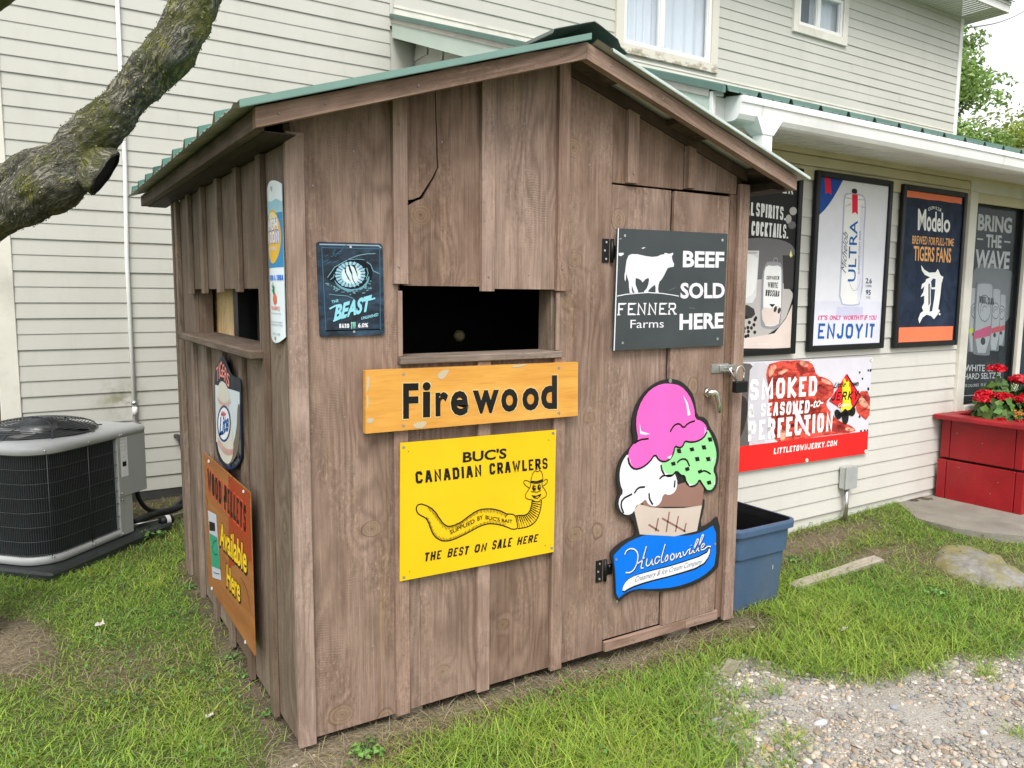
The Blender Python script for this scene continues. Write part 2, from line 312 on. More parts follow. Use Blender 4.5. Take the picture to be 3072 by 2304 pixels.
def ground():
    xs = np.r_[[-70, -30, -14, -7, -4], np.arange(-2.6, 6.2, .045), [7, 8.5, 11, 16, 30, 70]]; ys = np.r_[[-40, -16, -8, -5], np.arange(-3.2, 4.3, .045), [5, 7, 11, 20, 40, 90]]
    X, Y = np.meshgrid(xs, ys); Z = gh(X, Y); Z += np.where((X > -2.6) & (X < 6.2), .012*(fbm(X, Y, 9, 2)-.5)+.008*(fbm(X, Y, 24, 3)-.5), 0)
    co = np.c_[X.ravel(), Y.ravel(), Z.ravel()]; nx = len(xs); I = np.arange(len(co)).reshape(X.shape)
    F = np.stack([I[:-1, :-1], I[:-1, 1:], I[1:, 1:], I[1:, :-1]], -1).reshape(-1, 4)
    d, dry, sand = zones(X.ravel(), Y.ravel())
    k = N('ground_soil'); v = k.coord(); t = k.sep(k.attr('tint', 'Color'))
    n1 = k.noise(v, 7, 6, .65); n2 = k.noise(v, 60, 4, .7); n3 = k.vor(v, 95)
    soil = k.mix(k.ramp(n1, .35, .7), (.055, .042, .028), (.13, .1, .068)); soil = k.mix(k.ramp(n2, .45, .75, 0, .6), soil, (.19, .155, .11))
    dryc = k.mix(k.ramp(n2, .35, .7), (.13, .105, .07), (.3, .25, .17))
    snd = k.mix(k.ramp(n1, .35, .68), (.30, .28, .245), (.41, .385, .345)); snd = k.mix(k.ramp(n3, .0, .5, .5, 0), snd, (.24, .205, .16))
    grs = k.mix(k.ramp(n2, .35, .7), (.05, .07, .017), (.105, .135, .04))
    c = k.mix(t[1], soil, dryc); c = k.mix(k.ramp(t[0], .35, .9), c, grs); c = k.mix(t[2], c, snd)
    k.bump(k.math('ADD', n2, k.math('MULTIPLY', n3, .6)), .7, .012)
    o = rawmesh('ground', co, [F], k.done(c, .95, 0, .15), None, np.c_[d, dry, sand]); o.data.polygons.foreach_set('use_smooth', [True]*len(F)); o['kind'] = 'structure'
ground()
# ================================================================ HOUSE
house = empty('house', (0, 0, 0), PSI, 'pale two storey house with vinyl siding and a green roofed shop front wing', 'house')
def hbox(mb, u0, u1, c0, c1, z0, z1, **k): return mb.box(u0, u1, c0, c1, z0, z1, **k)
def course(mb, u0, u1, c, z0, h, out=.0115):
    """one siding course: c = wall plane, faces -c"""
    pr = [(c-.001, z0+h+.004), (c-.003, z0+h), (c-out, z0+.006), (c-out, z0), (c-out+.006, z0-.001), (c-.002, z0+.004)]
    mb.strip([[(u0, a, b) for a, b in pr], [(u1, a, b) for a, b in pr]])
def siding_wall(name, mat, c, courses, holes, parent):
    mb = MB()
    for u0, u1, z, h in courses:
        segs = [(u0, u1)]
        for (a, b, za, zb) in holes:
            if z+h*.5 > za and z+h*.5 < zb:
                ns = []
                for s0, s1 in segs:
                    if b <= s0 or a >= s1: ns.append((s0, s1)); continue
                    if a > s0: ns.append((s0, a))
                    if b < s1: ns.append((b, s1))
                segs = ns
        for s0, s1 in segs:
            # panel laps
            cut = s0; step = random.uniform(2.4, 3.8)
            while cut < s1:
                e = min(s1, cut+step); course(mb, cut, e, c-(random.choice((0, .0028))), z, h); cut = e; step = random.uniform(2.8, 3.8)
    return mb.build(name, mat, parent, fix=False)
BW = (4.79, 6.33, 4.22, 5.6); SW = (7.66, 8.76, 4.94, 5.62)
cs = [(-.735, 2.205, .1943-.1143+i*.1143, .1143) for i in range(50) if .08+i*.1143 < 5.8]
cs += [(2.235, 11.55, 4.185+i*.1143, .1143) for i in range(15) if 4.185+i*.1143 < 5.8]
siding_wall('upper_siding', M['siding'], C0, cs, [(BW[0]+.03, BW[1]-.03, BW[2]+.03, 9), (SW[0]+.03, SW[1]-.03, SW[2]+.03, 9)], house)
# bodies behind the siding (solid walls with the openings left free)
mb = MB()
for a in ((-.85, 2.3, 0.02, 7.2), (2.3, 4.82, 0.02, 7.2), (6.30, 7.69, 0.02, 7.2), (8.73, 11.6, 0.02, 7.2), (4.82, 6.30, 0.02, 4.25), (4.82, 6.30, 5.57, 7.2), (7.69, 8.73, .02, 4.97), (7.69, 8.73, 5.59, 7.2)): hbox(mb, a[0], a[1], C0+.004, C0+.14, a[2], a[3], ch=0.0001)
hbox(mb, -.85, -.71, C0+.142, 11.5, .02, 7.2, ch=.0001); hbox(mb, 11.46, 11.6, C0+.142, 11.5, .02, 7.2, ch=.0001); hbox(mb, -.708, 11.458, 11.36, 11.5, .02, 7.2, ch=.0001); hbox(mb, -.7, 11.45, C0+.145, 11.35, 3.3, 3.4, ch=.0001)
mb.build('wall', M['siding'], house)
mb = MB(); hbox(mb, -.83, 11.58, C0-.006, C0+.003, -.1, .082, ch=.001); mb.build('foundation', M['foundation'], house)
# corner boards, flashing under the upper siding
mb = MB(); hbox(mb, -.862, -.735, C0-.022, C0+.02, .06, 6.0, ch=.004); mb.build('corner_board', M['creamtrim'], house)
mb = MB(); hbox(mb, 11.55, 11.64, C0-.022, C0+.02, 4.12, 5.84, ch=.004); mb.build('corner_board', M['whitetrim'], house)
mb = MB(); hbox(mb, 2.205, 2.235, C0-.024, C0, 4.0, 5.84, ch=.003); mb.build('corner_board', M['siding'], house)
mb = MB(); hbox(mb, 2.24, 11.6, C0-.012, C0-.001, 3.9, 4.183, ch=.001); hbox(mb, 2.24, 11.6, C0-.02, C0-.012, 4.165, 4.186, ch=.001); mb.build('flashing', M['creamtrim'], house)
# upper eave
mb = MB(); nn = 150
for i in range(nn):
    u0 = -1.0+i*(12.9/nn); w_ = 12.9/nn
    mb.add([(u0, C0-.012, 5.84), (u0+w_*.86, C0-.012, 5.84), (u0+w_*.86, C0-.5, 5.84), (u0, C0-.5, 5.84), (u0+w_, C0-.012, 5.852), (u0+w_, C0-.5, 5.852)], [(0, 1, 2, 3), (1, 4, 5, 2)])
mb.build('soffit', M['whitetrim'], house, fix=False)
mb = MB(); hbox(mb, -1.0, 11.92, C0-.53, C0-.5, 5.83, 5.98, ch=.003); hbox(mb, -1.0, 11.92, C0-.545, C0-.53, 5.93, 5.985, ch=.003); hbox(mb, 11.9, 11.93, C0-.499, C0+3.5, 5.835, 5.98, ch=.003); mb.build('fascia', M['whitetrim'], house)
mb = MB(); mb.add([(-1.1, C0-.6, 5.97), (11.99, C0-.6, 5.97), (11.99, 7.7, 8.2), (-1.1, 7.7, 8.2), (-1.1, 12.1, 5.97), (11.99, 12.1, 5.97)], [(0, 1, 2, 3), (3, 2, 5, 4)])
mb.add([(-.85, C0+.02, 6.0), (-.85, 11.4, 6.0), (-.85, 7.7, 8.15), (11.6, C0+.02, 6.0), (11.6, 11.4, 6.0), (11.6, 7.7, 8.15)], [(0, 1, 2), (3, 4, 5)]); mb.build('roof', M['ridge'], house, fix=False)
def window(u0, u1, z0, z1, tw, mull, curtain):
    w = MB(); c = C0
    for a in ((u0, u0+tw, z0, z1), (u1-tw, u1, z0, z1)): hbox(w, a[0], a[1], c-.045, c+.01, a[2], a[3], ch=.004)
    hbox(w, u0+tw+.0005, u1-tw-.0005, c-.043, c+.01, z0+.001, z0+tw, ch=.004); hbox(w, u0+tw+.0005, u1-tw-.0005, c-.043, c+.01, z1-tw, z1, ch=.004)
    fr = w.build('window', M['peel'] if tw > .09 and curtain == 2 else M['creamtrim'], house)
    i0, i1, j0, j1 = u0+tw, u1-tw, z0+tw, z1-tw; s = MB(); t = .045
    for a in ((i0, i0+t, j0, j1), (i1-t, i1, j0, j1), (i0+t, i1-t, j0, j0+t), (i0+t, i1-t, j1-t, j1), (mull-.03, mull+.03, j0+t, j1-t)): hbox(s, a[0]+.0004, a[1]-.0004, c-.025, c+.03, a[2]+.0004, a[3]-.0004, ch=.004)
    for a in ((i0+t, mull-.03), (mull+.03, i1-t)):
        for b in ((a[0], a[0]+.018), (a[1]-.018, a[1])): hbox(s, b[0]+.001, b[1]-.001, c-.012, c+.02, j0+t+.001, j1-t-.001, ch=.002)
    s.build('sash', M['whitetrim'], fr)
    for a in ((i0+t, mull-.03), (mull+.03, i1-t)):
        g = MB(); hbox(g, a[0]+.001, a[1]-.001, c+.0, c+.006, j0+t+.001, j1-t-.001, ch=.0005); g.build('pane', M['glass'], fr)
    q = MB()
    def fold(a0, a1, ph, amp=.018, wv=.11):
        n = 60; r = [[], []]
        for i in range(n+1):
            u = a0+(a1-a0)*i/n; cc = c+.09+amp*math.sin(u/wv*6.28+ph)+.5*amp*math.sin(u/wv*2.9+ph*2); r[0].append((u, cc, j0-.02)); r[1].append((u, cc, j1+.1))
        q.strip(r, True)
    if curtain == 2: fold(i0-.02, mull+.02, .3); fold(mull+.0, i1+.02, 2., .014, .17)
    else: fold(i0-.02, i0+.16, .5, .01, .06); fold(mull-.05, i1+.02, 1.1, .006, .1)
    q.build('curtain', M['curtain'], fr)
    r = MB(); hbox(r, i0-.3, i1+.3, c+.6, c+.62, j0-.4, j1+.4, ch=.0001); r.build('room_wall', M['room'], fr)
k_ = N('peeling_paint'); v_ = k_.coord(); f_ = k_.noise(k_.mapp(v_, (2.5, 2.5, 5)), 2.6, 6, .72); low = k_.ramp(k_.sep(v_)[2], 4.33, 4.27, 0, 1)
c_ = k_.mix(k_.math('MULTIPLY', k_.ramp(f_, .5, .58), low), (.6, .57, .5), (.33, .29, .21)); c_ = k_.mix(k_.math('MULTIPLY', k_.ramp(f_, .66, .7), low), c_, (.05, .045, .035))
M['peel'] = k_.done(c_, .6, 0, .3)
window(*BW[:3], 5.6, .105, 5.46, 2); window(*SW[:3], 5.6, .10, 8.17, 1)
# ---- shop wing
TOP = 2.43
cs = [(2.44, 5.79, 1.228+i*.1192, .1192) for i in range(10)]+[(2.44, 5.79, .08+.1035*i, .1035) for i in range(11)]+[(5.79, 9.5, .08+.1035*i, .1035) for i in range(6)]
siding_wall('shop_siding', M['siding2'], C1, cs, [], house)
mb = MB(); hbox(mb, 2.45, 5.85, C1+.003, C1+.12, -.1, 2.64, ch=.0001); hbox(mb, 5.85, 9.5, C1+.003, C1+.12, -.1, .72, ch=.0001); hbox(mb, 5.85, 9.5, C1+.003, C1+.12, 2.52, 2.64, ch=.0001); hbox(mb, 7.75, 9.5, C1+.003, C1+.12, .722, 2.518, ch=.0001)
hbox(mb, 9.38, 9.5, C1+.122, C0-.03, -.1, 2.64, ch=.0001); mb.build('shop_wall', M['siding2'], house)
mb = MB(); mb.prism([(C1+.003, -.1), (C0-.03, -.1), (C0-.03, 3.95), (C1+.003, 2.64)], lambda a, b, d: (d, a, b), 2.45, 2.56); mb.build('shop_wall', M['siding'], house)
mb = MB()                                        # siding of the wing's left end wall, faces -u
for i in range(37):
    z = .08+i*.1143; cmin = C1+.0; zz = z+.1143
    if zz > 2.64: cmin = C1+(zz-2.64)/(1.31/(C0-.03-C1-.003))
    if cmin > C0-.1: break
    pr = [(2.449, zz), (2.437, z+.006), (2.437, z), (2.448, z)]
    mb.strip([[(a, cmin, b) for a, b in pr], [(a, C0-.02, b) for a, b in pr]])
mb.build('shop_siding', M['siding'], house, fix=False)
mb = MB(); hbox(mb, 2.425, 2.455, C1-.018, C1+.04, .03, 2.5, ch=.003); mb.build('corner_board', M['creamtrim'], house)
mb = MB(); hbox(mb, 2.42, 9.5, C1-.02, C1, 2.425, 2.515, ch=.006); hbox(mb, 2.42, 9.5, C1-.026, C1, 2.517, 2.585, ch=.006); hbox(mb, 2.42, 9.5, C1-.045, C1, 2.587, 2.635, ch=.01); mb.build('frieze_board', M['frieze'] if 'frieze' in M else M['siding2'], house)
mb = MB(); u = 2.2
while u < 9.6:                                   # ribbed soffit panels
    for q in range(3):
        a = u+q*.1; pr = [(a, 0), (a+.03, 0), (a+.034, .007), (a+.066, .007), (a+.07, 0), (a+.1, 0)]
        mb.strip([[(x, C1-.03, 2.622+dz) for x, dz in pr], [(x, .175, 2.562+dz) for x, dz in pr]])
    u += .3
mb.build('soffit', M['gutter'], house, fix=False)
mb = MB(); hbox(mb, 2.24, 9.6, .172, .192, 2.54, 2.655, ch=.002); mb.build('fascia', M['whitetrim'], house)
ZR = lambda c: 2.668+(c-.1)*.366
# rake of the wing roof
def rake(mb, u0, u1, c0, c1, top, bot):
    mb.prism([(c0, ZR(c0)+bot), (c1, ZR(c1)+bot), (c1, ZR(c1)+top), (c0, ZR(c0)+top)], lambda a, b, d: (d, a, b), u0, u1)
mb = MB(); rake(mb, 2.222, 2.24, .172, C0-.024, -.03, -.175); mb.build('rake_fascia', M['fasciagreen'], house)
mb = MB(); rake(mb, 2.241, 2.436, .2, C0-.03, -.15, -.165); mb.build('rake_soffit', M['fasciagreen'], house)
mb = MB(); hbox(mb, 2.216, 2.2395, .148, .171, 2.515, 2.67, ch=.002); hbox(mb, 2.24, 2.30, .150, .171, 2.655, 2.675, ch=.002); mb.build('corner_cap', M['whitetrim'], house)
mb = MB(); rake(mb, 2.200, 2.221, .07, C0-.02, .022, -.012); mb.build('rake_trim', M['fadedgreen'], house)
mb = MB(); rake(mb, 2.213, 2.2215, .172, C0-.025, -.0125, -.05); mb.build('drip_edge', M['roofunder'], house)  # grey-brown strip standing in for the shadow under the trim
# ribbed metal roof
prof = []; u = 2.2
while u < 9.6:
    prof += [(u, .0), (u+.012, .028), (u+.030, .028), (u+.044, .002), (u+.115, .002), (u+.12, .006), (u+.13, .006), (u+.135, .002), (u+.18, .002), (u+.185, .006), (u+.195, .006), (u+.2, .002)]; u += .25
mb = MB(); rw = [[(a, c, ZR(c)+dz) for a, dz in prof] for c in (.07, C0-.012)]; rw2 = [[(a, c, ZR(c)+dz-.004) for a, dz in prof] for c in (.07, C0-.012)]
mb.strip(rw); mb.strip(rw2); mb.strip([rw[0], rw2[0]]); mb.build('shop_roof', M['fadedgreen'], house, fix=False)
mb = MB()
for i in range(26): 
    for dc in (.14,): mb.tube([(2.2+i*.25+.09, dc, ZR(dc)+.004), (2.2+i*.25+.09, dc-.003, ZR(dc)+.014)], .008, 8)
mb.build('roof_screw', M['ridge'], house)
# gutter
gp = [(.171, 2.66), (.171, 2.535), (.122, 2.533), (.108, 2.534), (.090, 2.541), (.076, 2.562), (.070, 2.59), (.066, 2.612), (.058, 2.618), (.058, 2.647), (.066, 2.65), (.074, 2.648)]
mb = MB(); gi = [(a+(.002 if a < .16 else -.002), b+.003) for a, b in gp]
mb.strip([[(u, a, b) for a, b in gp] for u in (2.335, 9.7)]); mb.strip([[(u, a, b) for a, b in gi] for u in (2.337, 9.7)])
mb.prism([(a, b) for a, b in gp[:-2]], lambda a, b, d: (d, a, b), 2.333, 2.3355)
gt = mb.build('gutter', M['gutter'], house, fix=False)
mb = MB(); e = .0025
for uu in (2.49, 4.985): mb.strip([[(u, a-e*(1 if a < .15 else 0), b-e*.8) for a, b in gp[2:-1]] for u in (uu, uu+.012)])
mb.build('gutter_joint', M['whitetrim'], gt, fix=False)
mb = MB(); mb.strip([[(2.455, .066, 2.565), (2.66, .066, 2.565), (2.66, .171, 2.538), (2.455, .171, 2.538)], [(2.515, .075, 2.482), (2.6, .075, 2.482), (2.6, .150, 2.482), (2.515, .150, 2.482)]], False, True)
def ribtube(mb, u0, u1, c0, c1, path):
    rows = []
    for (dc, z, tz) in path:
        r = []
        for k in range(14): r.append((u0+(u1-u0)*k/13, c0+dc+(.003 if k % 2 else 0), z+tz))
        for k in range(14): r.append((u1-(u1-u0)*k/13, c1+dc-(.003 if k % 2 else 0), z))
        rows.append(r)
    mb.strip(rows, False, True)
ribtube(mb, 2.518, 2.597, .078, .147, [(0, 2.488, 0), (0, 2.38, 0), (.05, 2.35, 0), (.42, 2.17, 0), (.47, 2.12, 0), (.47, .12, 0), (.42, .08, 0)])
mb.build('downspout', M['gutter'], house, fix=False)
# shop windows
mb = MB()
for a in ((5.79, 5.906, .705, 2.503), (6.77, 6.84, .75, 2.503), (7.70, 7.80, .705, 2.503)): hbox(mb, a[0], a[1], C1-.04, C1+.01, a[2], a[3], ch=.004)
hbox(mb, 5.79, 7.80, C1-.038, C1+.01, 2.5035, 2.62, ch=.004); hbox(mb, 5.9065, 7.6995, C1-.05, C1+.01, .69, .7495, ch=.006)
sw = mb.build('shop_window', M['creamtrim'], house)
mb = MB()
for x0, x1 in ((5.9065, 6.7695), (6.8405, 7.6995)):
    for a in ((x0, x0+.03, .75, 2.503), (x1-.03, x1, .75, 2.503), (x0+.0305, x1-.0305, .75, .78), (x0+.0305, x1-.0305, 2.44, 2.503)): hbox(mb, a[0], a[1], C1-.012, C1+.03, a[2]+.0005, a[3]-.0005, ch=.003)
mb.build('window_frame', M['black'], sw)
for x0, x1 in ((5.9375, 6.7385), (6.8715, 7.6685)):
    mb = MB(); hbox(mb, x0, x1, C1+.010, C1+.016, .781, 2.439, ch=.0004); mb.build('pane', M['glass2'] if 'glass2' in M else M['glass'], sw)
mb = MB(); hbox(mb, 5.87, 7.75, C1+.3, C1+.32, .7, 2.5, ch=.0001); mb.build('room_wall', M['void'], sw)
# thin drain pipe on the left wall
pp = MB(); P_ = lambda u, c, z: RPSI @ Vector((u, c, z))
pp.tube([P_(.022, C0-.03, 5.8), P_(.022, C0-.03, 2.6), P_(.004, C0-.03, 1.9), P_(.008, C0-.03, .3)], .0155, 12)
po = empty('drain_pipe', P_(.0, C0-.03, .3), PSI, 'thin white pipe running up the left house wall behind the cooling unit', 'pipe')
o = pp.build('pipe', M['whitetrim']); 
def under(o, p):
    """parent keeping the world place"""
    bpy.context.view_layer.update(); o.parent = p; o.matrix_parent_inverse = (Matrix.Translation(p.location) @ p.rotation_euler.to_matrix().to_4x4()).inverted(); return o
under(o, po)
mb = MB()
for z in (.79, .62): mb.tube([P_(.008, C0-.03, z-.012), P_(.008, C0-.03, z+.012)], .021, 12); mb.box(-.04, .05, C0-.03+.02, C0-.004, z-.006, z+.006, ch=.001, mat=RPSI)
under(mb.build('clamp', M['steel']), po)
mb = MB(); mb.tube([P_(.0105, C0-.03, .69), P_(.0105, C0-.03, .76)], .019, 12); under(mb.build('coupling', M['whitetrim']), po)
# outlet box and conduit on the shop wall
ob = empty('outlet_box', P_(4.32, C1-.02, .05), PSI, 'grey weatherproof outlet box on a conduit low on the shop wall', 'outlet box')
mb = MB(); mb.box(-.06, .06, -.055, .0, .20, .37, ch=.008); mb.build('box', M['greybox'] if 'greybox' in M else M['steel'], ob)
mb = MB(); mb.box(-.068, .068, -.069, -.056, .205, .375, ch=.006); mb.build('cover', plain('grey_cast', (.42, .44, .43), .5, .2, .4), ob)
mb = MB(); mb.tube([(0, -.03, -.05), (0, -.03, .2)], .017, 10); mb.build('conduit', M['steel'], ob)
# ================================================================ SHED
shed = empty('firewood_shed', (0, 0, 0), 0, 'brown board and batten firewood shed with green metal roof and two openings', 'shed')
W, DP, AX, SL = 2.272, 2.1435, 1.136, .3194; Y0_ = -.186
FT = lambda x: 2.624-abs(x-AX)*SL            # top of the barge board / underside of the roof deck
def slab(mb, x0, x1, y0, y1, z0, ztop=None, g=2, ch=.002):
    """upright board whose top follows the roof"""
    if ztop is not None: mb.box(x0, x1, y0, y1, z0, ztop, g, ch); return
    idn = random.random()*40; px = [x0, x1] if not (x0 < AX < x1) else [x0, AX, x1]
    vs, gs = [], []; e = .0015
    for y in (y0, y1):
        for x in px: vs += [(x, y, z0), (x, y, FT(x)-(.058 if x0 > 1.14 else .006))]
    gs = [(v[2]+idn*3.7, v[0]+v[1]+idn*.31, idn) for v in vs]; n = len(px); fs = []
    for i in range(n-1): a = 2*i; fs += [(a, a+2, a+3, a+1), (2*n+a, 2*n+a+1, 2*n+a+3, 2*n+a+2), (a, 2*n+a, 2*n+a+2, a+2), (a+1, a+3, 2*n+a+3, 2*n+a+1)]
    fs += [(0, 1, 2*n+1, 2*n), (2*n-2, 4*n-2, 4*n-1, 2*n-1)]; mb.add(vs, fs, gs)
T = .022
fw = MB()
slab(fw, .0235, .4155, 0, T, .0)                                                  # plain board by the corner
slab(fw, .4165, .5, 0, T, -.002, 1.40)
# the split board above the opening: two pieces either side of the crack
def crackboard(mb):
    cr = [(.571, 2.47), (.5735, 2.401), (.579, 2.229), (.583, 2.122), (.563, 2.083), (.515, 2.011), (.488, 2.0), (.452, 1.978)]
    gap = [.0025, .0035, .005, .008, .010, .013, .012, .013]; idn = 11.3
    L_ = [(.5005, 2.5)] ; 
    left = [(x-g*.5, z) for (x, z), g in zip(cr, gap)]; right = [(x+g*.5, z-(.0 if x > .56 else g*.4)) for (x, z), g in zip(cr, gap)]
    polyL = [(.40, 1.99), (.40, FT(.40)-.006), (.5715-.0013, FT(.571)-.006)]+left[1:-1]+[(.445, 1.992)]
    polyR = [(.44, 1.962)]+[(x, z) for x, z in right[1:-1]][::-1]+[(.5715+.0013, FT(.571)-.006), (.7845, FT(.7845)-.006), (.7845, 1.680), (.5005, 1.680), (.44, 1.680)]
    for P, id_ in ((polyL, 11.3), (polyR, 11.3)):
        b = len(mb.v); mb.prism(P, lambda a, c, d: (a, d, c), .0004, T)
        for i in range(b, len(mb.v)): x, y, z = mb.v[i]; mb.g[i] = (z+id_*3.7, x+y+id_*.31, id_)
crackboard(fw)
slab(fw, .5005, .7845, 0, T, 0.0, 1.40); slab(fw, .7855, 1.1495, 0, T, 1.672); slab(fw, .7855, 1.1495, 0, T, .002, 1.40)
slab(fw, 1.1505, 1.426, 0, T, .006)
slab(fw, 1.4275, 1.845, 0, T, 2.137); slab(fw, 1.852, 2.2, 0, T, 2.142); slab(fw, 2.163, 2.272, .0, T, -.0, 2.14)
fw.build('front_wall', M['wood'], shed)
# dark backing so that gaps read as gaps
def batten(x0, x1, z0, z1=None, y0=-.021, y1=-.0005, mat='trim', name='batten'):
    b = MB(); slab(b, x0, x1, y0, y1, z0, z1); return b.build(name, M[mat], shed)
batten(.393, .449, 1.686); batten(.387, .444, -.004, 1.362)
batten(.765, .822, 1.662); batten(.750, .808, -.006, 1.384)
batten(1.128, 1.183, 1.667); batten(1.122, 1.18, -.008, 1.384)
batten(1.497, 1.557, 2.14); batten(1.86, 1.905, 2.145)
batten(0.0, .064, -.014, 2.19, -.024, -.0005, 'trim', 'corner_board'); batten(2.205, 2.272, -.012, 2.19, -.024, -.0005, 'trim', 'corner_board')
batten(.411, .4285, 1.414, 1.66, -.014, -.0005); batten(1.134, 1.152, 1.414, 1.66, -.012, -.0005)
# opening linings and sills
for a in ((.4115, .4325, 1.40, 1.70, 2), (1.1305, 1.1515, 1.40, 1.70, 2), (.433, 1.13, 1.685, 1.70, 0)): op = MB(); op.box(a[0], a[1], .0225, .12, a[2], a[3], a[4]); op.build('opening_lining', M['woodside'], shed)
b = MB(); b.box(.4105, 1.153, -.034, .125, 1.386, 1.4135, 0, .003); b.build('sill', M['sill'], shed)
# door
dr = MB(); slab(dr, 1.4275, 1.7755, .0, T, .058, 2.128); slab(dr, 2.1365, 2.160, 0, T, .06, 2.128); slab(dr, 1.755, 2.16, .0225, .04, .06, 2.12)
door = dr.build('door', M['wood'], shed)
b = MB(); slab(b, 1.7785, 2.134, -.0205, -.0004, .055, 2.124); b.build('door_board', M['wood'], door)
b = MB(); slab(b, 1.4275, 1.94, -.0205, -.0004, .0065, .0535, 0); slab(b, 1.9405, 2.16, -.0215, -.0004, .0045, .0535, 0); b.build('kick_board', M['trim'], door)
def hinge(z0, z1):
    b = MB(); b.box(1.378, 1.414, -.006, -.0006, z0, z1, ch=.001); b.box(1.438, 1.47, -.006, -.0006, z0+.025, z1-.028, ch=.001); b.tube([(1.4265, -.010, z0), (1.4265, -.010, z1)], .0085, 10)
    h = b.build('hinge', M['black'], door)
    s_ = MB()
    for x, z in ((1.396, z0+.015), (1.388, (z0+z1)/2), (1.396, z1-.015), (1.455, (z0+z1)/2+.015)): s_.tube([(x, -.006, z), (x, -.009, z)], .005, 8)
    s_.build('screw', M['steel'], h)
hinge(1.792, 1.894); hinge(.345, .447)
b = MB(); b.box(2.05, 2.165, -.026, -.0212, 1.277, 1.32, ch=.001); b.box(2.10, 2.205, -.034, -.0265, 1.283, 1.314, ch=.002); b.tube([(2.15, -.03, 1.30), (2.15, -.06, 1.30), (2.15, -.06, 1.282), (2.15, -.03, 1.282)], .004, 8); b.build('hasp', M['steel'], door)
b = MB(); b.tube([(2.03, -.021, 1.183), (2.03, -.034, 1.183)], [.026, .022], 16); b.tube([(2.03, -.03, 1.183), (2.03, -.058, 1.183)], .013, 12); b.tube([(1.995, -.056, 1.186), (2.03, -.064, 1.19), (2.055, -.062, 1.175), (2.073, -.058, 1.135), (2.083, -.055, 1.085)], [.012, .015, .014, .011, .009], 12); b.build('door_handle', M['chrome'], door)
# left wall (faces -x)
lw = MB(); ye = [0.0005, .2555, .62, .985, 1.335, 1.69, DP]; zt = 2.151
for i in range(6):
    if i in (0, 5): lw.box(0, T, ye[i]+(.0008 if i else -.0), ye[i+1]-.0008, .002+.006*random.random(), zt)
    else: lw.box(0, T, ye[i]+.0008, ye[i+1]-.0008, 1.664, zt); lw.box(0, T, ye[i]+.0008, ye[i+1]-.0008, .002+.01*random.random(), 1.41)
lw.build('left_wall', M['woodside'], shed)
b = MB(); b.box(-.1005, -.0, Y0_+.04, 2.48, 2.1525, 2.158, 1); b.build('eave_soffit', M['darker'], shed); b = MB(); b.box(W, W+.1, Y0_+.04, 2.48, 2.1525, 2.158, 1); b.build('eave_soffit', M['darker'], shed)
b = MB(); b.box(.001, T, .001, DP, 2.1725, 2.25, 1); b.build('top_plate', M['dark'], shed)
for k, y in enumerate((.228, .598, .958, 1.308, 1.66)):
    b = MB()
    if 0 < k: b.box(-.022, -.0005, y, y+.062, 1.655-.004*k, zt)
    if k == 0: b.box(-.022, -.0005, y, y+.062, -.01, zt)
    else: b.box(-.022, -.0005, y, y+.062, -.01-.01*random.random(), 1.385)
    b.build('batten', M['woodside'], shed)
b = MB(); b.box(-.022, -.0005, 2.02, 2.085, -.0, zt); b.box(-.024, -.0005, 2.11, 2.165, -.0, zt); b.build('batten', M['woodside'], shed)
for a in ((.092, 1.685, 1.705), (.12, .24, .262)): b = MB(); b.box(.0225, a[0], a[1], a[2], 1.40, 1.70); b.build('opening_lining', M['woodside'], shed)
b = MB(); b.box(-.07, .12, .25, 1.845, 1.400, 1.4355, 1, .006); sl = b.build('sill', M['sill'], shed)
# inside: bare studs, near-black panels standing in for the darkness
b = MB(); b.box(.115, .15, 1.335, 1.83, .1, 2.2); b.build('stud', M['pine'], shed)
b = MB(); b.box(.118, .26, 1.24, 1.333, .1, 2.2); b.tube([(.22, 1.19, .1), (.22, 1.17, 2.0)], .028, 12); b.tube([(.26, 1.16, .1), (.26, 1.17, 2.0)], .022, 12); b.build('pipe', M['black'], shed)
b = MB(); b.box(W-T, W, .03, DP, 0, zt); b.build('right_wall', M['woodside'], shed)
b = MB(); slab(b, .024, W-.024, DP-T, DP, 0); b.build('back_wall', M['woodside'], shed)
b = MB(); b.box(.026, W-.026, .05, DP-.03, .0, .04); b.box(.026, W-.026, .35, .37, .04, 1.30, ch=.001); b.box(.33, 2.2, 1.0, 1.02, .05, 2.1, ch=.001); b.build('inner_floor', M['void'], shed)  # near-black floor and upright sheets, added so the openings stay dark
b = MB(); b.tube([(.86, .349, 1.466), (.86, .338, 1.466), (.86, .33, 1.466)], [.026, .026, .015], 18); b.build('latch_knob', plain('brass', (.10, .085, .035), .6, .3), shed)
# roof: barge boards, eave boards, purlins, ribbed metal, ridge cap
Y0, Y1, EX = -.186, 2.49, .1365
def barge(sx):
    b = MB(); xa, xe = AX, (-EX if sx < 0 else W+EX); L = abs(xe-xa); idn = random.random()*40
    vs = []; 
    for y in (Y0, Y0+.036):
        for x in (xa+sx*.0006, xe): vs += [(x, y, FT(x)-.061), (x, y, FT(x))]
    gs = [(abs(v[0]-AX)+idn, v[2]+abs(v[0]-AX)*SL+v[1]+idn*.3, idn) for v in vs]
    b.add(vs, [(0, 2, 3, 1), (4, 5, 7, 6), (0, 4, 6, 2), (1, 3, 7, 5), (0, 1, 5, 4), (2, 6, 7, 3)], gs); return b.build('barge_board', M['trim'], shed)
barge(-1); barge(1)
for x0, x1 in ((-EX, -EX+.036), (W+EX-.036, W+EX)):
    b = MB(); b.box(x0, x1, Y0+.037, Y1, FT(-EX)-.062, FT(-EX)-.002, 1); b.build('eave_board', M['dark'], shed)
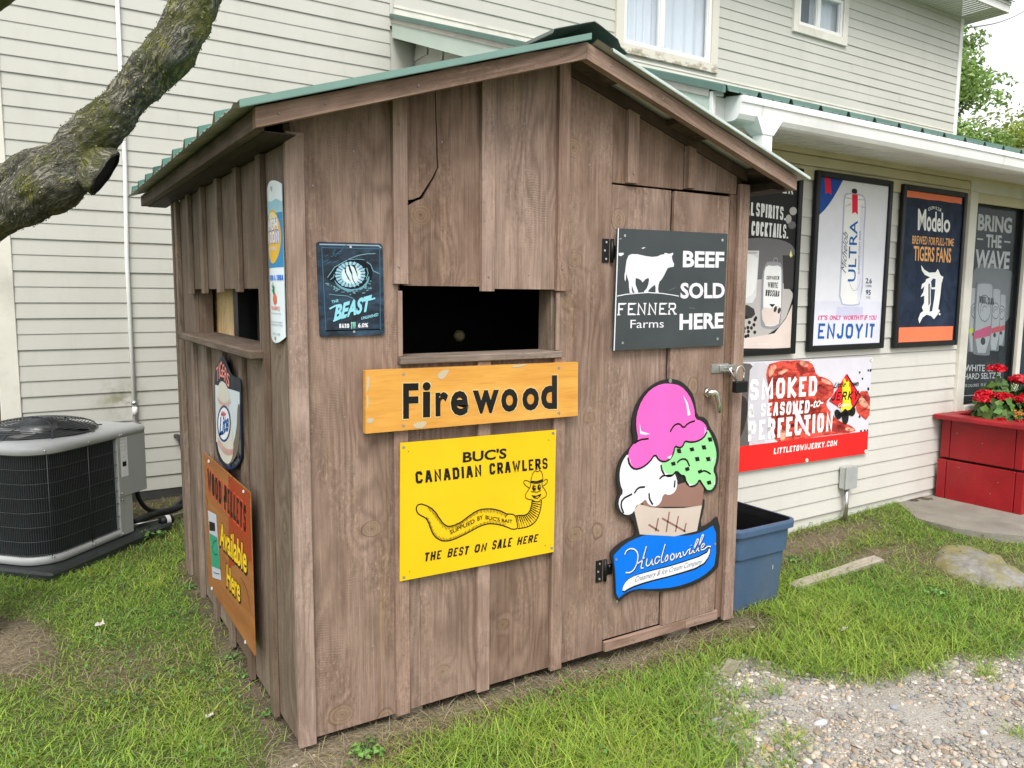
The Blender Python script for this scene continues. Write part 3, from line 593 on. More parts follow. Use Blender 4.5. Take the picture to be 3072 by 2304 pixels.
def sloped(mb, sx, d0, d1, y0, y1, top, th, g=1):
    """plank lying under the roof, from d0 to d1 metres of run away from the ridge"""
    idn = random.random()*40; vs = []
    for y in (y0, y1):
        for d in (d0, d1):
            x = AX+sx*d; vs += [(x, y, FT(x)-top-th), (x, y, FT(x)-top)]
    gs = [((v[1] if g == 1 else abs(v[0]-AX))+idn, (v[0] if g == 1 else v[1])+idn*.3, idn) for v in vs]
    mb.add(vs, [(0, 2, 3, 1), (4, 5, 7, 6), (0, 4, 6, 2), (1, 3, 7, 5), (0, 1, 5, 4), (2, 6, 7, 3)], gs)
for sx, d0, d1 in ((1, .02, .24), (1, .6, .77), (1, 1.13, 1.235), (-1, .02, .2), (-1, .3, .5), (-1, .6, .8), (-1, .92, 1.07), (-1, 1.08, 1.235)):
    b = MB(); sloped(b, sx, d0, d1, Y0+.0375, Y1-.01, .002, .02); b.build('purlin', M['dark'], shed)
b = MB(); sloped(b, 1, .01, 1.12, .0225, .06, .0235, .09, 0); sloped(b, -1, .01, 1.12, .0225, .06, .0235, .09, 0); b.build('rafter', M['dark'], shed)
b = MB(); sloped(b, 1, .017, 1.134, -.003, .0215, .004, .050, 0); b.build('rafter', M['dark'], shed)
def metal(sx):
    pr = [(-.215, .012), (-.205, .010), (-.184, .003), (-.115, .002), (-.107, .008), (-.093, .008), (-.085, .002), (-.045, .002), (-.037, .008), (-.023, .008), (-.015, .002)]; y = .0405; k = 0
    while y < Y1+.02:
        pr += [(y, .002), (y+.004, .036), (y+.018, .038), (y+.052, .003), (y+.12, .002), (y+.128, .008), (y+.142, .008), (y+.15, .002), (y+.19, .002), (y+.198, .008), (y+.212, .008), (y+.22, .002)]; y += .2755
    ex = EX+.072 if sx < 0 else EX+.05
    xa, xe = AX+sx*.03, (-ex if sx < 0 else W+ex)
    r = [[(x, a, FT(x)+z+.008) for a, z in pr] for x in (xa, xe)]; r2 = [[(x, a, FT(x)+z+.006) for a, z in pr] for x in (xa, xe)]
    b = MB(); b.strip(r); o = b.build('roof', M['greenroof'], shed, fix=False)
    c = MB(); c.strip(r2); c.strip([r[1], r2[1]]); c.build('underside', M['roofunder'], o, fix=False)
    t = MB(); e = .0022; th_ = .026 if sx < 0 else .017
    rows = [[(x, -.224+dy, FT(x)+dz) for dy, dz in ((.03, th_), (0, th_), (0, .004 if sx < 0 else .006))] for x in ((AX-.006 if sx < 0 else AX+.10), (-.192 if sx < 0 else W+EX+.05))]
    rows2 = [[(x, y+e*.5, z-e) for x, y, z in rr] for rr in rows]
    t.strip(rows); t.strip([r_[::-1] for r_ in rows2]); t.strip([rows[0], rows2[0]]); t.strip([rows[1], rows2[1]])
    t.build('rake_trim', M['greentrim'] if sx < 0 else M['palegreen'], o, fix=False)
M['greentrim'] = plain('green_rake_trim', (.15, .265, .225), .42, 0, .5, .06, 6); M['palegreen'] = plain('faded_green_trim', (.5, .57, .54), .45, 0, .5, .08, 6)
metal(-1); metal(1)
cp = [(1.0, 2.645), (1.008, 2.662), (1.16, 2.712), (1.20, 2.724), (1.23, 2.714), (1.32, 2.676), (1.335, 2.65), (1.372, 2.63)]
b = MB(); rows = [[(x-.075*t, y, z+dz-.012*t) for x, z in cp] for y, t, dz in ((-.15, 0, 0), (.5, .4, -.004), (1.4, .9, -.008), (2.52, 1, -.006))]; rows2 = [[(x, y, z-.0025) for x, y, z in r] for r in rows]
b.strip(rows); b.strip(rows2); b.strip([rows[0], rows2[0]]); b.build('ridge_cap', M['ridge'], shed, fix=False)
# small nail heads
b = MB()
for x, z in ((.03, 2.02), (.035, .35), (.1, 2.02), (.42, 2.26), (.41, 1.75), (.60, 2.22), (.79, 2.36), (.795, 1.72), (.97, 2.33), (.98, 2.15), (1.0, 1.73), (1.15, 1.76), (1.3, 2.2), (1.53, 2.18), (1.7, 2.18), (.79, .2), (.415, .25), (1.15, .3), (.3, .3), (.2, 1.2), (2.24, 1.9), (2.24, .9), (2.238, .25), (1.6, .03), (2.0, .03), (1.3, .15), (.25, 2.15)):
    yy = -.024 if (x < .064 or x > 2.2 or .387 < x < .449 or .75 < x < .822 or 1.122 < x < 1.183 or (z < .054 and x > 1.43) or 1.497 < x < 1.557) else 0.
    b.tube([(x, yy+.002, z), (x, yy-.002, z)], .0034, 8)
for d in (.12, .4, .72, 1.05, 1.2): 
    for sx in (-1, 1): b.tube([(AX+sx*d, Y0+.002, FT(AX+sx*d)-.03+.012*random.uniform(-1, 1)), (AX+sx*d, Y0-.002, FT(AX+sx*d)-.03)], .0036, 8)
b.build('nail_head', M['nail'], shed)
# blocks under the shed
for x0, x1, y0, lb in ((.39, .525, .03, 'weathered wooden block under the front of the shed below the wide opening'), (1.87, 2.02, .03, 'weathered wooden block under the shed below the door')):
    b = MB(); g_ = float(gh(x0, y0)); b.box(x0, x1, y0, y0+.3, g_-.03, -.003, 0, .006); o = b.build('support_block', M['oldwood']); tag(o, lb, 'block')
# padlock hanging from the hasp
pl = empty('padlock', (2.19, -.075, 1.18), 0, 'black padlock with steel shackle hanging from the hasp of the shed door', 'padlock')
b = MB(); b.box(-.036, .046, -.018, .014, .0, .056, ch=.004); b.build('body', M['black'], pl)
b = MB(); b.tube([(.03, -.002, .05), (.03, -.002, .10)]+[(.003+.027*math.cos(a), -.002, .10+.03*math.sin(a)) for a in np.linspace(0, 3.14, 9)]+[(-.024, -.002, .05)], .0045, 8); b.tube([(-.03, 0, .066), (-.062, .01, .12)], .005, 8); b.build('shackle', M['steel'], pl)
ART=[
('firewood','F',-.045,(.263,1.14),[
('p','board','B',0,[(-0,-0),(.966,-.007),(.963,.225),(.003,.232)]),
('t','lettering','pale',1,'F',(.144,.039),(.217,.036),(.146,.181),.035,'B'),
('t','lettering','black',2,'F',(.149,.043),(.212,.041),(.15,.177),.031,'B'),
('t','lettering','pale',1,'i',(.224,.038),(.268,.037),(.225,.182),.035,'B'),
('t','lettering','black',2,'i',(.229,.042),(.263,.041),(.23,.178),.031,'B'),
('t','lettering','pale',1,'r',(.28,.038),(.343,.036),(.28,.14),.035,'B'),
('t','lettering','black',2,'r',(.284,.042),(.339,.04),(.284,.136),.031,'B'),
('t','lettering','pale',1,'e',(.345,.035),(.431,.032),(.345,.141),.035,'B'),
('t','lettering','black',2,'e',(.349,.039),(.426,.036),(.35,.137),.031,'B'),
('t','lettering','pale',1,'w',(.442,.035),(.573,.03),(.442,.138),.035,'B'),
('t','lettering','black',2,'w',(.447,.039),(.568,.035),(.447,.133),.031,'B'),
('t','lettering','pale',1,'o',(.574,.032),(.663,.029),(.573,.137),.035,'B'),
('t','lettering','black',2,'o',(.579,.036),(.658,.034),(.578,.132),.031,'B'),
('t','lettering','pale',1,'o',(.675,.03),(.768,.027),(.674,.135),.035,'B'),
('t','lettering','black',2,'o',(.68,.034),(.763,.032),(.679,.13),.031,'B'),
('t','lettering','pale',1,'d',(.768,.03),(.861,.026),(.765,.182),.035,'B'),
('t','lettering','black',2,'d',(.773,.034),(.855,.031),(.771,.177),.031,'B'),
('p','screw','steel',1,[(.158,.211),(.157,.208),(.154,.206),(.151,.206),(.148,.208),(.147,.211),(.148,.214),(.151,.216),(.154,.216),(.157,.214)]),
('p','screw','steel',1,[(.869,.204),(.868,.201),(.865,.199),(.86,.199),(.857,.201),(.855,.205),(.856,.208),(.86,.21),(.864,.21),(.868,.208)]),
('p','screw','steel',1,[(.156,.017),(.155,.014),(.152,.012),(.149,.012),(.146,.014),(.145,.018),(.146,.021),(.149,.022),(.152,.022),(.155,.02)]),
('p','screw','steel',1,[(.873,.011),(.872,.008),(.868,.006),(.864,.007),(.86,.009),(.858,.013),(.86,.016),(.863,.018),(.868,.018),(.871,.015)]),
('p','worn_patch','worn',1,[(.296,.207),(.306,.215),(.319,.22),(.336,.221),(.343,.217),(.339,.21),(.333,.201),(.323,.189),(.313,.184),(.303,.186),(.296,.191),(.293,.199)]),
('p','worn_patch','worn',1,[(.634,.224),(.653,.225),(.671,.226),(.69,.227),(.698,.226),(.694,.222),(.679,.219),(.653,.216),(.636,.216),(.629,.221)]),
('p','worn_patch','worn',1,[(.191,.02),(.205,.025),(.222,.027),(.241,.027),(.248,.021),(.241,.01),(.23,.003),(.214,.002),(.2,.005),(.189,.013)]),
('p','worn_patch','worn',1,[(.011,.217),(.016,.209),(.018,.196),(.017,.179),(.013,.164),(.008,.15),(.005,.163),(.007,.202)]),
('p','worn_patch','worn',1,[(.013,.057),(.028,.056),(.034,.051),(.031,.043),(.023,.038),(.011,.038),(.005,.043),(.005,.053)]),
('p','worn_patch','worn',1,[(.009,.146),(.013,.128),(.013,.11),(.008,.09),(.006,.099),(.006,.136)])]),
('beast','F',-.009,(.111,1.496),[
('p','plate','B',0,[(-.005,.326),(.001,.332),(.233,.335),(.242,.326),(.246,.009),(.238,.001),(.01,-0),(.001,.006)]),
('l','rim','rimblue',2,.003,[(.013,.312),(.229,.316),(.23,.309),(.229,.023),(.022,.021),(.013,.312)]),
('l','rim','rimpale',2,.005,[(.005,.323),(.225,.327),(.236,.319)]),
('l','rim','rimpale',2,.003,[(.021,.021),(.228,.023)]),
('p','picture','eyedark',1,[(.036,.214),(.041,.222),(.046,.23),(.052,.237),(.058,.243),(.064,.25),(.071,.256),(.078,.261),(.085,.266),(.093,.27),(.102,.273),(.11,.276),(.119,.277),(.127,.278),(.136,.278),(.144,.278),(.153,.278),(.161,.276),(.169,.274),(.176,.27),(.182,.266),(.189,.26),(.194,.254),(.198,.247),(.2,.241),(.201,.233),(.201,.226),(.2,.218),(.198,.21),(.195,.202),(.19,.194),(.185,.186),(.178,.18),(.17,.174),(.162,.169),(.153,.165),(.144,.162),(.134,.16),(.124,.159),(.114,.16),(.105,.162),(.097,.164),(.089,.168),(.081,.172),(.074,.177),(.067,.183),(.061,.188),(.054,.193),(.047,.196),(.039,.199),(.035,.203),(.034,.208)]),
('p','picture','eyelid',2,[(.06,.197),(.064,.192),(.068,.188),(.073,.184),(.079,.18),(.085,.177),(.091,.174),(.098,.172),(.105,.17),(.112,.169),(.12,.168),(.127,.169),(.135,.17),(.142,.171),(.15,.174),(.156,.177),(.163,.181),(.168,.186),(.173,.191),(.177,.197),(.18,.203),(.182,.209),(.184,.213),(.185,.215),(.187,.216),(.188,.215),(.189,.212),(.188,.208),(.187,.203),(.185,.196),(.182,.19),(.178,.184),(.172,.178),(.166,.173),(.159,.168),(.152,.164),(.144,.161),(.136,.159),(.127,.158),(.119,.158),(.11,.159),(.102,.161),(.094,.164),(.086,.167),(.08,.17),(.074,.174),(.068,.179),(.064,.184),(.061,.189),(.058,.195),(.057,.198),(.058,.199)]),
('p','picture','iris',3,[(.172,.228),(.172,.221),(.171,.213),(.168,.207),(.164,.2),(.159,.194),(.152,.189),(.145,.184),(.137,.18),(.129,.178),(.12,.176),(.111,.176),(.102,.177),(.094,.178),(.086,.181),(.08,.185),(.073,.19),(.068,.195),(.065,.201),(.062,.208),(.061,.214),(.061,.221),(.062,.228),(.065,.235),(.069,.241),(.074,.247),(.08,.253),(.087,.257),(.095,.261),(.103,.264),(.112,.265),(.12,.266),(.129,.265),(.137,.264),(.145,.261),(.152,.257),(.159,.253),(.164,.247),(.168,.241),(.171,.235)]),
('p','picture','irisglow',4,[(.158,.221),(.158,.215),(.156,.21),(.154,.205),(.151,.201),(.147,.197),(.142,.194),(.137,.191),(.132,.189),(.126,.187),(.12,.187),(.114,.187),(.109,.188),(.103,.19),(.098,.193),(.094,.196),(.09,.2),(.087,.204),(.085,.209),(.084,.214),(.084,.219),(.084,.224),(.086,.229),(.088,.234),(.091,.239),(.095,.243),(.099,.246),(.104,.249),(.11,.251),(.115,.252),(.121,.253),(.127,.253),(.133,.252),(.138,.25),(.143,.247),(.148,.244),(.151,.24),(.154,.236),(.157,.231),(.158,.226)]),
('l','picture','eyedark',5,.002,[(.154,.222),(.176,.222)]),
('l','picture','irisray',5,.002,[(.152,.217),(.174,.215)]),
('l','picture','eyedark',5,.002,[(.154,.213),(.175,.208)]),
('l','picture','irisray',5,.002,[(.148,.21),(.168,.203)]),
('l','picture','eyedark',5,.002,[(.145,.206),(.165,.196)]),
('l','picture','irisray',5,.002,[(.142,.203),(.16,.191)]),
('l','picture','eyedark',5,.002,[(.141,.198),(.153,.187)]),
('l','picture','irisray',5,.002,[(.136,.195),(.147,.181)]),
('l','picture','eyedark',5,.002,[(.13,.196),(.14,.178)]),
('l','picture','irisray',5,.002,[(.126,.193),(.132,.176)]),
('l','picture','eyedark',5,.002,[(.12,.192),(.123,.174)]),
('l','picture','irisray',5,.002,[(.115,.191),(.115,.175)]),
('l','picture','eyedark',5,.002,[(.11,.191),(.106,.173)]),
('l','picture','irisray',5,.002,[(.105,.193),(.099,.177)]),
('l','picture','eyedark',5,.002,[(.1,.194),(.09,.176)]),
('l','picture','irisray',5,.002,[(.094,.194),(.083,.18)]),
('l','picture','eyedark',5,.002,[(.089,.197),(.076,.184)]),
('l','picture','irisray',5,.002,[(.088,.201),(.073,.191)]),
('l','picture','eyedark',5,.002,[(.083,.204),(.066,.195)]),
('l','picture','irisray',5,.002,[(.082,.208),(.064,.201)]),
('l','picture','eyedark',5,.002,[(.08,.212),(.06,.207)]),
('l','picture','irisray',5,.002,[(.08,.216),(.059,.213)]),
('l','picture','eyedark',5,.002,[(.079,.22),(.056,.22)]),
('l','picture','irisray',5,.002,[(.079,.225),(.059,.226)]),
('l','picture','eyedark',5,.002,[(.081,.228),(.06,.233)]),
('l','picture','irisray',5,.002,[(.084,.232),(.065,.239)]),
('l','picture','eyedark',5,.002,[(.085,.236),(.069,.244)]),
('l','picture','irisray',5,.002,[(.088,.24),(.073,.25)]),
('l','picture','eyedark',5,.002,[(.091,.244),(.077,.256)]),
('l','picture','irisray',5,.002,[(.096,.246),(.084,.26)]),
('l','picture','eyedark',5,.002,[(.101,.247),(.092,.264)]),
('l','picture','irisray',5,.002,[(.106,.249),(.1,.266)]),
('l','picture','eyedark',5,.002,[(.111,.25),(.108,.267)]),
('l','picture','irisray',5,.002,[(.116,.249),(.117,.267)]),
('l','picture','eyedark',5,.002,[(.122,.253),(.125,.267)]),
('l','picture','irisray',5,.002,[(.127,.251),(.133,.267)]),
('l','picture','eyedark',5,.002,[(.132,.25),(.141,.264)]),
('l','picture','irisray',5,.002,[(.137,.247),(.147,.26)]),
('l','picture','eyedark',5,.002,[(.139,.243),(.154,.256)]),
('l','picture','irisray',5,.002,[(.143,.24),(.159,.252)]),
('l','picture','eyedark',5,.002,[(.146,.237),(.166,.248)]),
('l','picture','irisray',5,.002,[(.149,.234),(.172,.243)]),
('l','picture','eyedark',5,.002,[(.153,.231),(.173,.235)]),
('l','picture','irisray',5,.002,[(.154,.226),(.173,.229)]),
('p','picture','black',6,[(.09,.243),(.101,.246),(.099,.239),(.101,.225),(.109,.211),(.118,.193),(.106,.207),(.1,.221),(.095,.23),(.096,.238)]),
('p','picture','black',6,[(.104,.252),(.115,.255),(.116,.247),(.123,.228),(.124,.212),(.133,.187),(.124,.202),(.12,.221),(.112,.237),(.11,.248)]),
('p','picture','black',6,[(.12,.252),(.13,.256),(.135,.25),(.139,.236),(.142,.229),(.144,.21),(.14,.222),(.136,.233),(.129,.248)]),
('p','picture','scale',2,[(.039,.181),(.036,.18),(.032,.179),(.028,.181),(.028,.182),(.032,.183),(.037,.183)]),
('p','picture','scale',2,[(.07,.164),(.068,.162),(.063,.16),(.058,.16),(.058,.162),(.062,.164),(.067,.165)]),
('p','picture','scale',2,[(.109,.159),(.108,.157),(.104,.157),(.101,.158),(.102,.16),(.104,.161),(.108,.161)]),
('p','picture','scale',2,[(.033,.189),(.032,.187),(.027,.186),(.024,.186),(.023,.188),(.027,.189),(.031,.19)]),
('p','picture','scale',2,[(.038,.184),(.037,.182),(.033,.18),(.03,.179),(.029,.181),(.032,.183),(.036,.184)]),
('p','picture','scale',2,[(.181,.18),(.179,.178),(.174,.175),(.169,.174),(.168,.176),(.172,.179),(.177,.181)]),
('p','picture','scale',2,[(.137,.163),(.136,.161),(.132,.16),(.129,.161),(.129,.163),(.132,.164),(.135,.164)]),
('p','picture','scale',2,[(.126,.159),(.124,.156),(.12,.155),(.116,.155),(.115,.158),(.119,.16),(.123,.16)]),
('p','picture','scale',2,[(.191,.19),(.19,.188),(.187,.187),(.184,.188),(.184,.19),(.186,.192),(.19,.192)]),
('p','picture','scale',2,[(.06,.176),(.058,.175),(.055,.175),(.052,.176),(.052,.178),(.055,.179),(.059,.178)]),
('p','picture','scale',2,[(.153,.165),(.151,.164),(.145,.163),(.141,.164),(.141,.166),(.145,.167),(.151,.167)]),
('p','picture','scale',2,[(.194,.175),(.192,.173),(.187,.171),(.182,.171),(.181,.173),(.185,.175),(.191,.176)]),
('p','picture','scale',2,[(.077,.167),(.076,.166),(.072,.166),(.069,.167),(.069,.169),(.072,.17),(.076,.169)]),
('p','picture','scale',2,[(.198,.174),(.196,.171),(.191,.169),(.186,.169),(.185,.172),(.189,.174),(.195,.175)]),
('p','picture','scale',2,[(.179,.173),(.177,.171),(.171,.171),(.167,.172),(.167,.174),(.171,.175),(.177,.175)]),
('p','picture','scale',2,[(.125,.16),(.124,.157),(.119,.155),(.115,.154),(.114,.156),(.117,.159),(.122,.161)]),
('p','picture','scale',2,[(.186,.167),(.184,.165),(.179,.163),(.174,.163),(.174,.164),(.177,.166),(.183,.168)]),
('p','picture','scale',2,[(.135,.155),(.134,.153),(.131,.152),(.128,.153),(.128,.155),(.13,.157),(.133,.157)]),
('p','picture','scale',2,[(.07,.172),(.069,.17),(.063,.168),(.059,.168),(.058,.17),(.062,.172),(.068,.173)]),
('p','picture','scale',2,[(.039,.188),(.037,.186),(.033,.183),(.029,.182),(.028,.183),(.031,.186),(.036,.188)]),
('p','picture','scale',2,[(.073,.166),(.071,.165),(.067,.165),(.064,.167),(.064,.168),(.068,.168),(.072,.167)]),
('p','picture','scale',2,[(.118,.151),(.118,.149),(.115,.147),(.113,.147),(.112,.148),(.114,.15),(.117,.151)]),
('p','picture','scale',2,[(.049,.18),(.048,.178),(.045,.178),(.042,.178),(.042,.179),(.044,.18),(.047,.181)]),
('p','picture','scale',2,[(.194,.189),(.193,.187),(.188,.186),(.185,.187),(.185,.188),(.188,.19),(.192,.19)]),
('p','picture','scale',2,[(.096,.16),(.094,.158),(.09,.157),(.086,.156),(.086,.157),(.089,.159),(.093,.161)]),
('p','picture','scale',2,[(.066,.174),(.064,.172),(.061,.172),(.058,.172),(.058,.173),(.06,.175),(.064,.175)]),
('p','picture','scale',2,[(.198,.199),(.196,.198),(.192,.197),(.188,.198),(.188,.199),(.192,.2),(.196,.2)]),
('p','picture','scale',2,[(.061,.171),(.06,.168),(.056,.166),(.052,.165),(.051,.166),(.054,.169),(.058,.171)]),
('p','picture','scale',2,[(.134,.159),(.133,.157),(.128,.155),(.124,.154),(.124,.156),(.127,.158),(.132,.159)]),
('p','picture','scale',2,[(.062,.175),(.061,.173),(.057,.171),(.054,.171),(.053,.173),(.056,.175),(.06,.176)]),
('p','picture','scale',2,[(.195,.177),(.194,.175),(.19,.172),(.186,.172),(.185,.173),(.188,.176),(.192,.178)]),
('p','picture','scale',2,[(.136,.165),(.135,.163),(.132,.161),(.129,.16),(.128,.162),(.13,.164),(.134,.166)]),
('p','picture','scale',2,[(.172,.156),(.17,.154),(.164,.153),(.159,.154),(.159,.156),(.164,.157),(.17,.157)]),
('p','picture','scale',2,[(.094,.157),(.091,.156),(.086,.156),(.082,.157),(.082,.159),(.086,.159),(.092,.159)]),
('l','picture','scale',7,.003,[(.031,.208),(.058,.245),(.096,.267),(.116,.277),(.146,.289),(.181,.296),(.212,.298)]),
('l','picture','scale',7,.002,[(.105,.272),(.14,.276),(.171,.274)]),
('l','picture','scale',7,.003,[(.178,.267),(.193,.258),(.203,.235),(.226,.226)]),
('l','picture','scale',7,.003,[(.041,.201),(.053,.21),(.056,.22)]),
('l','picture','scale',7,.003,[(.178,.246),(.183,.227),(.175,.203)]),
('l','picture','scale',7,.002,[(.035,.15),(.064,.147),(.103,.144),(.123,.136),(.135,.124)]),
('l','picture','scaledim',2,.002,[(.016,.26),(.036,.271)]),
('l','picture','scaledim',2,.002,[(.062,.288),(.085,.295)]),
('l','picture','scaledim',2,.002,[(.05,.261),(.075,.269)]),
('l','picture','scaledim',2,.002,[(.031,.258),(.045,.264)]),
('l','picture','scaledim',2,.002,[(.065,.291),(.087,.303)]),
('l','picture','scaledim',2,.002,[(.05,.29),(.063,.308)]),
('l','picture','scaledim',2,.002,[(.079,.302),(.104,.32)]),
('l','picture','scaledim',2,.002,[(.05,.28),(.06,.296)]),
('l','picture','scaledim',2,.002,[(.026,.282),(.036,.288)]),
('l','picture','scaledim',2,.002,[(.057,.285),(.078,.302)]),
('l','picture','scaledim',2,.002,[(.085,.313),(.105,.326)]),
('l','picture','scaledim',2,.002,[(.06,.282),(.079,.3)]),
('l','picture','scaledim',2,.002,[(.046,.282),(.067,.289)]),
('t','lettering','cyan',8,'THE',(.045,.117),(.07,.123),(.044,.127),.02,'B'),
('t','lettering','cyan',8,'BEAST',(.05,.053),(.197,.093),(.05,.11),.045,'R'),
('l','lettering','cyan',9,.006,[(.036,.098),(.051,.106),(.063,.111)]),
('l','lettering','cyan',9,.006,[(.049,.055),(.07,.063),(.087,.074)]),
('l','lettering','cyan',9,.006,[(.161,.127),(.189,.131),(.209,.137)]),
('t','lettering','cyan',8,'UNLEASHED',(.154,.058),(.22,.072),(.155,.069),.02,'B'),
('t','lettering','white',8,'HARD',(.071,.03),(.108,.03),(.071,.045),.03,'S'),
('t','lettering','white',8,'6.0%',(.141,.03),(.18,.031),(.142,.046),.03,'B'),
('p','lettering','mint',8,[(.114,.05),(.119,.051),(.119,.038),(.117,.024),(.115,.029),(.116,.041)]),
('p','lettering','mint',8,[(.12,.05),(.126,.051),(.125,.038),(.123,.024),(.122,.029),(.122,.041)]),
('p','lettering','mint',8,[(.127,.05),(.132,.051),(.132,.038),(.129,.024),(.128,.029),(.128,.041)]),
('p','screw','steel',9,[(.123,.318),(.122,.315),(.119,.314),(.116,.314),(.114,.315),(.113,.318),(.114,.321),(.116,.322),(.119,.323),(.122,.321)]),
('p','screw','steel',9,[(.131,.015),(.13,.012),(.128,.011),(.124,.011),(.122,.013),(.121,.015),(.122,.018),(.125,.02),(.128,.02),(.13,.018)])]),
('bait','F',-.032,(.399,.55),[
('p','plate','B',0,[(0,0),(.722,-.007),(.726,.529),(.007,.54)]),
('t','lettering','ink',1,"BUC'S",(.274,.435),(.478,.431),(.275,.479),.03,'B'),
('t','lettering','ink',1,'CANADIAN',(.07,.375),(.361,.37),(.067,.423),.03,'S'),
('t','lettering','ink',1,'CRAWLERS',(.398,.372),(.684,.365),(.396,.419),.03,'S'),
('t','lettering','ink',1,'THE',(.103,.06),(.175,.059),(.108,.095),.03,'S'),
('t','lettering','ink',1,'BEST',(.204,.059),(.297,.056),(.212,.094),.03,'S'),
('t','lettering','ink',1,'ON',(.326,.057),(.381,.055),(.334,.091),.03,'S'),
('t','lettering','ink',1,'SALE',(.409,.056),(.503,.054),(.417,.094),.03,'S'),
('t','lettering','ink',1,'HERE',(.532,.055),(.634,.053),(.54,.088),.03,'S'),
('l','picture','ink',1,.005,[(.093,.293),(.094,.292),(.098,.29),(.103,.288),(.11,.285),(.117,.281),(.124,.277),(.131,.272),(.139,.266),(.145,.259),(.152,.252),(.158,.244),(.163,.235),(.168,.227),(.174,.219),(.179,.211),(.184,.204),(.19,.198),(.196,.193),(.202,.189),(.209,.186),(.217,.185),(.225,.185),(.235,.186),(.246,.189),(.258,.192),(.269,.196),(.28,.202),(.291,.208),(.302,.214),(.313,.219),(.323,.224),(.334,.228),(.344,.231),(.356,.233),(.368,.233),(.381,.232),(.393,.231),(.405,.229),(.417,.226),(.429,.222),(.44,.218),(.45,.214),(.459,.209),(.468,.204),(.474,.201),(.478,.198),(.48,.197)]),
('l','picture','ink',1,.005,[(.093,.293),(.091,.293),(.089,.292),(.086,.292),(.081,.292),(.077,.29),(.074,.287),(.072,.284),(.071,.279),(.071,.274),(.072,.27),(.073,.265),(.076,.26),(.08,.255),(.085,.251),(.092,.246),(.1,.241),(.106,.237),(.112,.232),(.116,.227),(.119,.221),(.122,.215),(.125,.209),(.127,.202),(.129,.195),(.132,.188),(.135,.18),(.139,.172),(.143,.164),(.148,.157),(.154,.15),(.161,.144),(.168,.139),(.176,.134),(.183,.131),(.191,.129),(.198,.128),(.207,.127),(.216,.127),(.226,.128),(.237,.13),(.249,.132),(.26,.135),(.271,.138),(.282,.141),(.294,.145),(.306,.149),(.319,.153),(.333,.158),(.346,.162),(.359,.165),(.371,.167),(.383,.168),(.394,.168),(.406,.167),(.418,.164),(.429,.161),(.44,.158),(.45,.154),(.459,.151),(.467,.148),(.472,.145),(.476,.143),(.478,.143)]),
('l','picture','ink',1,.005,[(.526,.183),(.529,.182),(.534,.182),(.542,.181),(.552,.18),(.561,.179),(.569,.179),(.576,.18),(.582,.182),(.587,.185),(.591,.189),(.595,.194),(.598,.2),(.6,.206),(.602,.213),(.604,.22),(.605,.227),(.606,.233),(.607,.236),(.607,.238)]),
('l','picture','ink',1,.005,[(.536,.125),(.539,.125),(.545,.125),(.554,.125),(.566,.125),(.577,.125),(.588,.127),(.598,.129),(.608,.133),(.617,.137),(.624,.143),(.63,.149),(.635,.157),(.64,.165),(.643,.173),(.646,.181),(.649,.19),(.651,.198),(.652,.205),(.653,.213),(.654,.221),(.654,.226),(.654,.23),(.654,.232)]),
('l','picture','ink',1,.005,[(.48,.197),(.486,.196),(.498,.194),(.509,.191),(.519,.186),(.526,.176),(.529,.163),(.533,.148),(.536,.134),(.531,.126),(.517,.126),(.502,.13),(.486,.139),(.478,.143)]),
('l','picture','ink',2,.003,[(.487,.195),(.473,.185)]),
('l','picture','ink',2,.002,[(.123,.278),(.121,.268)]),
('l','picture','ink',2,.002,[(.129,.274),(.126,.262)]),
('l','picture','ink',2,.002,[(.134,.27),(.13,.256)]),
('l','picture','ink',2,.002,[(.139,.265),(.136,.256)]),
('l','picture','ink',2,.002,[(.143,.261),(.139,.249)]),
('l','picture','ink',2,.002,[(.148,.256),(.142,.242)]),
('l','picture','ink',2,.002,[(.152,.251),(.148,.241)]),
('l','picture','ink',2,.002,[(.156,.246),(.15,.234)]),
('l','picture','ink',2,.002,[(.159,.241),(.153,.227)]),
('l','picture','ink',2,.002,[(.163,.235),(.158,.225)]),
('l','picture','ink',2,.002,[(.166,.23),(.16,.217)]),
('l','picture','ink',2,.002,[(.17,.225),(.166,.216)]),
('l','picture','ink',2,.002,[(.173,.219),(.168,.208)]),
('l','picture','ink',2,.002,[(.177,.214),(.171,.201)]),
('l','picture','ink',2,.002,[(.181,.209),(.176,.199)]),
('l','picture','ink',2,.002,[(.184,.204),(.18,.192)]),
('l','picture','ink',2,.002,[(.189,.199),(.183,.185)]),
('l','picture','ink',2,.002,[(.194,.194),(.19,.184)]),
('l','picture','ink',2,.002,[(.2,.191),(.195,.178)]),
('l','picture','ink',2,.002,[(.206,.188),(.2,.173)]),
('l','picture','ink',2,.002,[(.212,.186),(.208,.175)]),
('l','picture','ink',2,.002,[(.218,.185),(.213,.172)]),
('l','picture','ink',2,.002,[(.225,.185),(.221,.176)]),
('l','picture','ink',2,.002,[(.231,.186),(.227,.174)]),
('l','picture','ink',2,.002,[(.237,.186),(.232,.173)]),
('l','picture','ink',2,.002,[(.243,.188),(.24,.178)]),
('l','picture','ink',2,.002,[(.249,.189),(.245,.177)]),
('l','picture','ink',2,.002,[(.255,.191),(.25,.176)]),
('l','picture','ink',2,.002,[(.261,.193),(.258,.182)]),
('l','picture','ink',2,.002,[(.266,.195),(.263,.182)]),
('l','picture','ink',2,.002,[(.272,.198),(.268,.182)]),
('l','picture','ink',2,.002,[(.277,.2),(.274,.189)]),
('l','picture','ink',2,.002,[(.282,.203),(.279,.189)]),
('l','picture','ink',2,.002,[(.287,.206),(.286,.196)]),
('l','picture','ink',2,.002,[(.293,.209),(.29,.197)]),
('l','picture','ink',2,.002,[(.298,.212),(.295,.197)]),
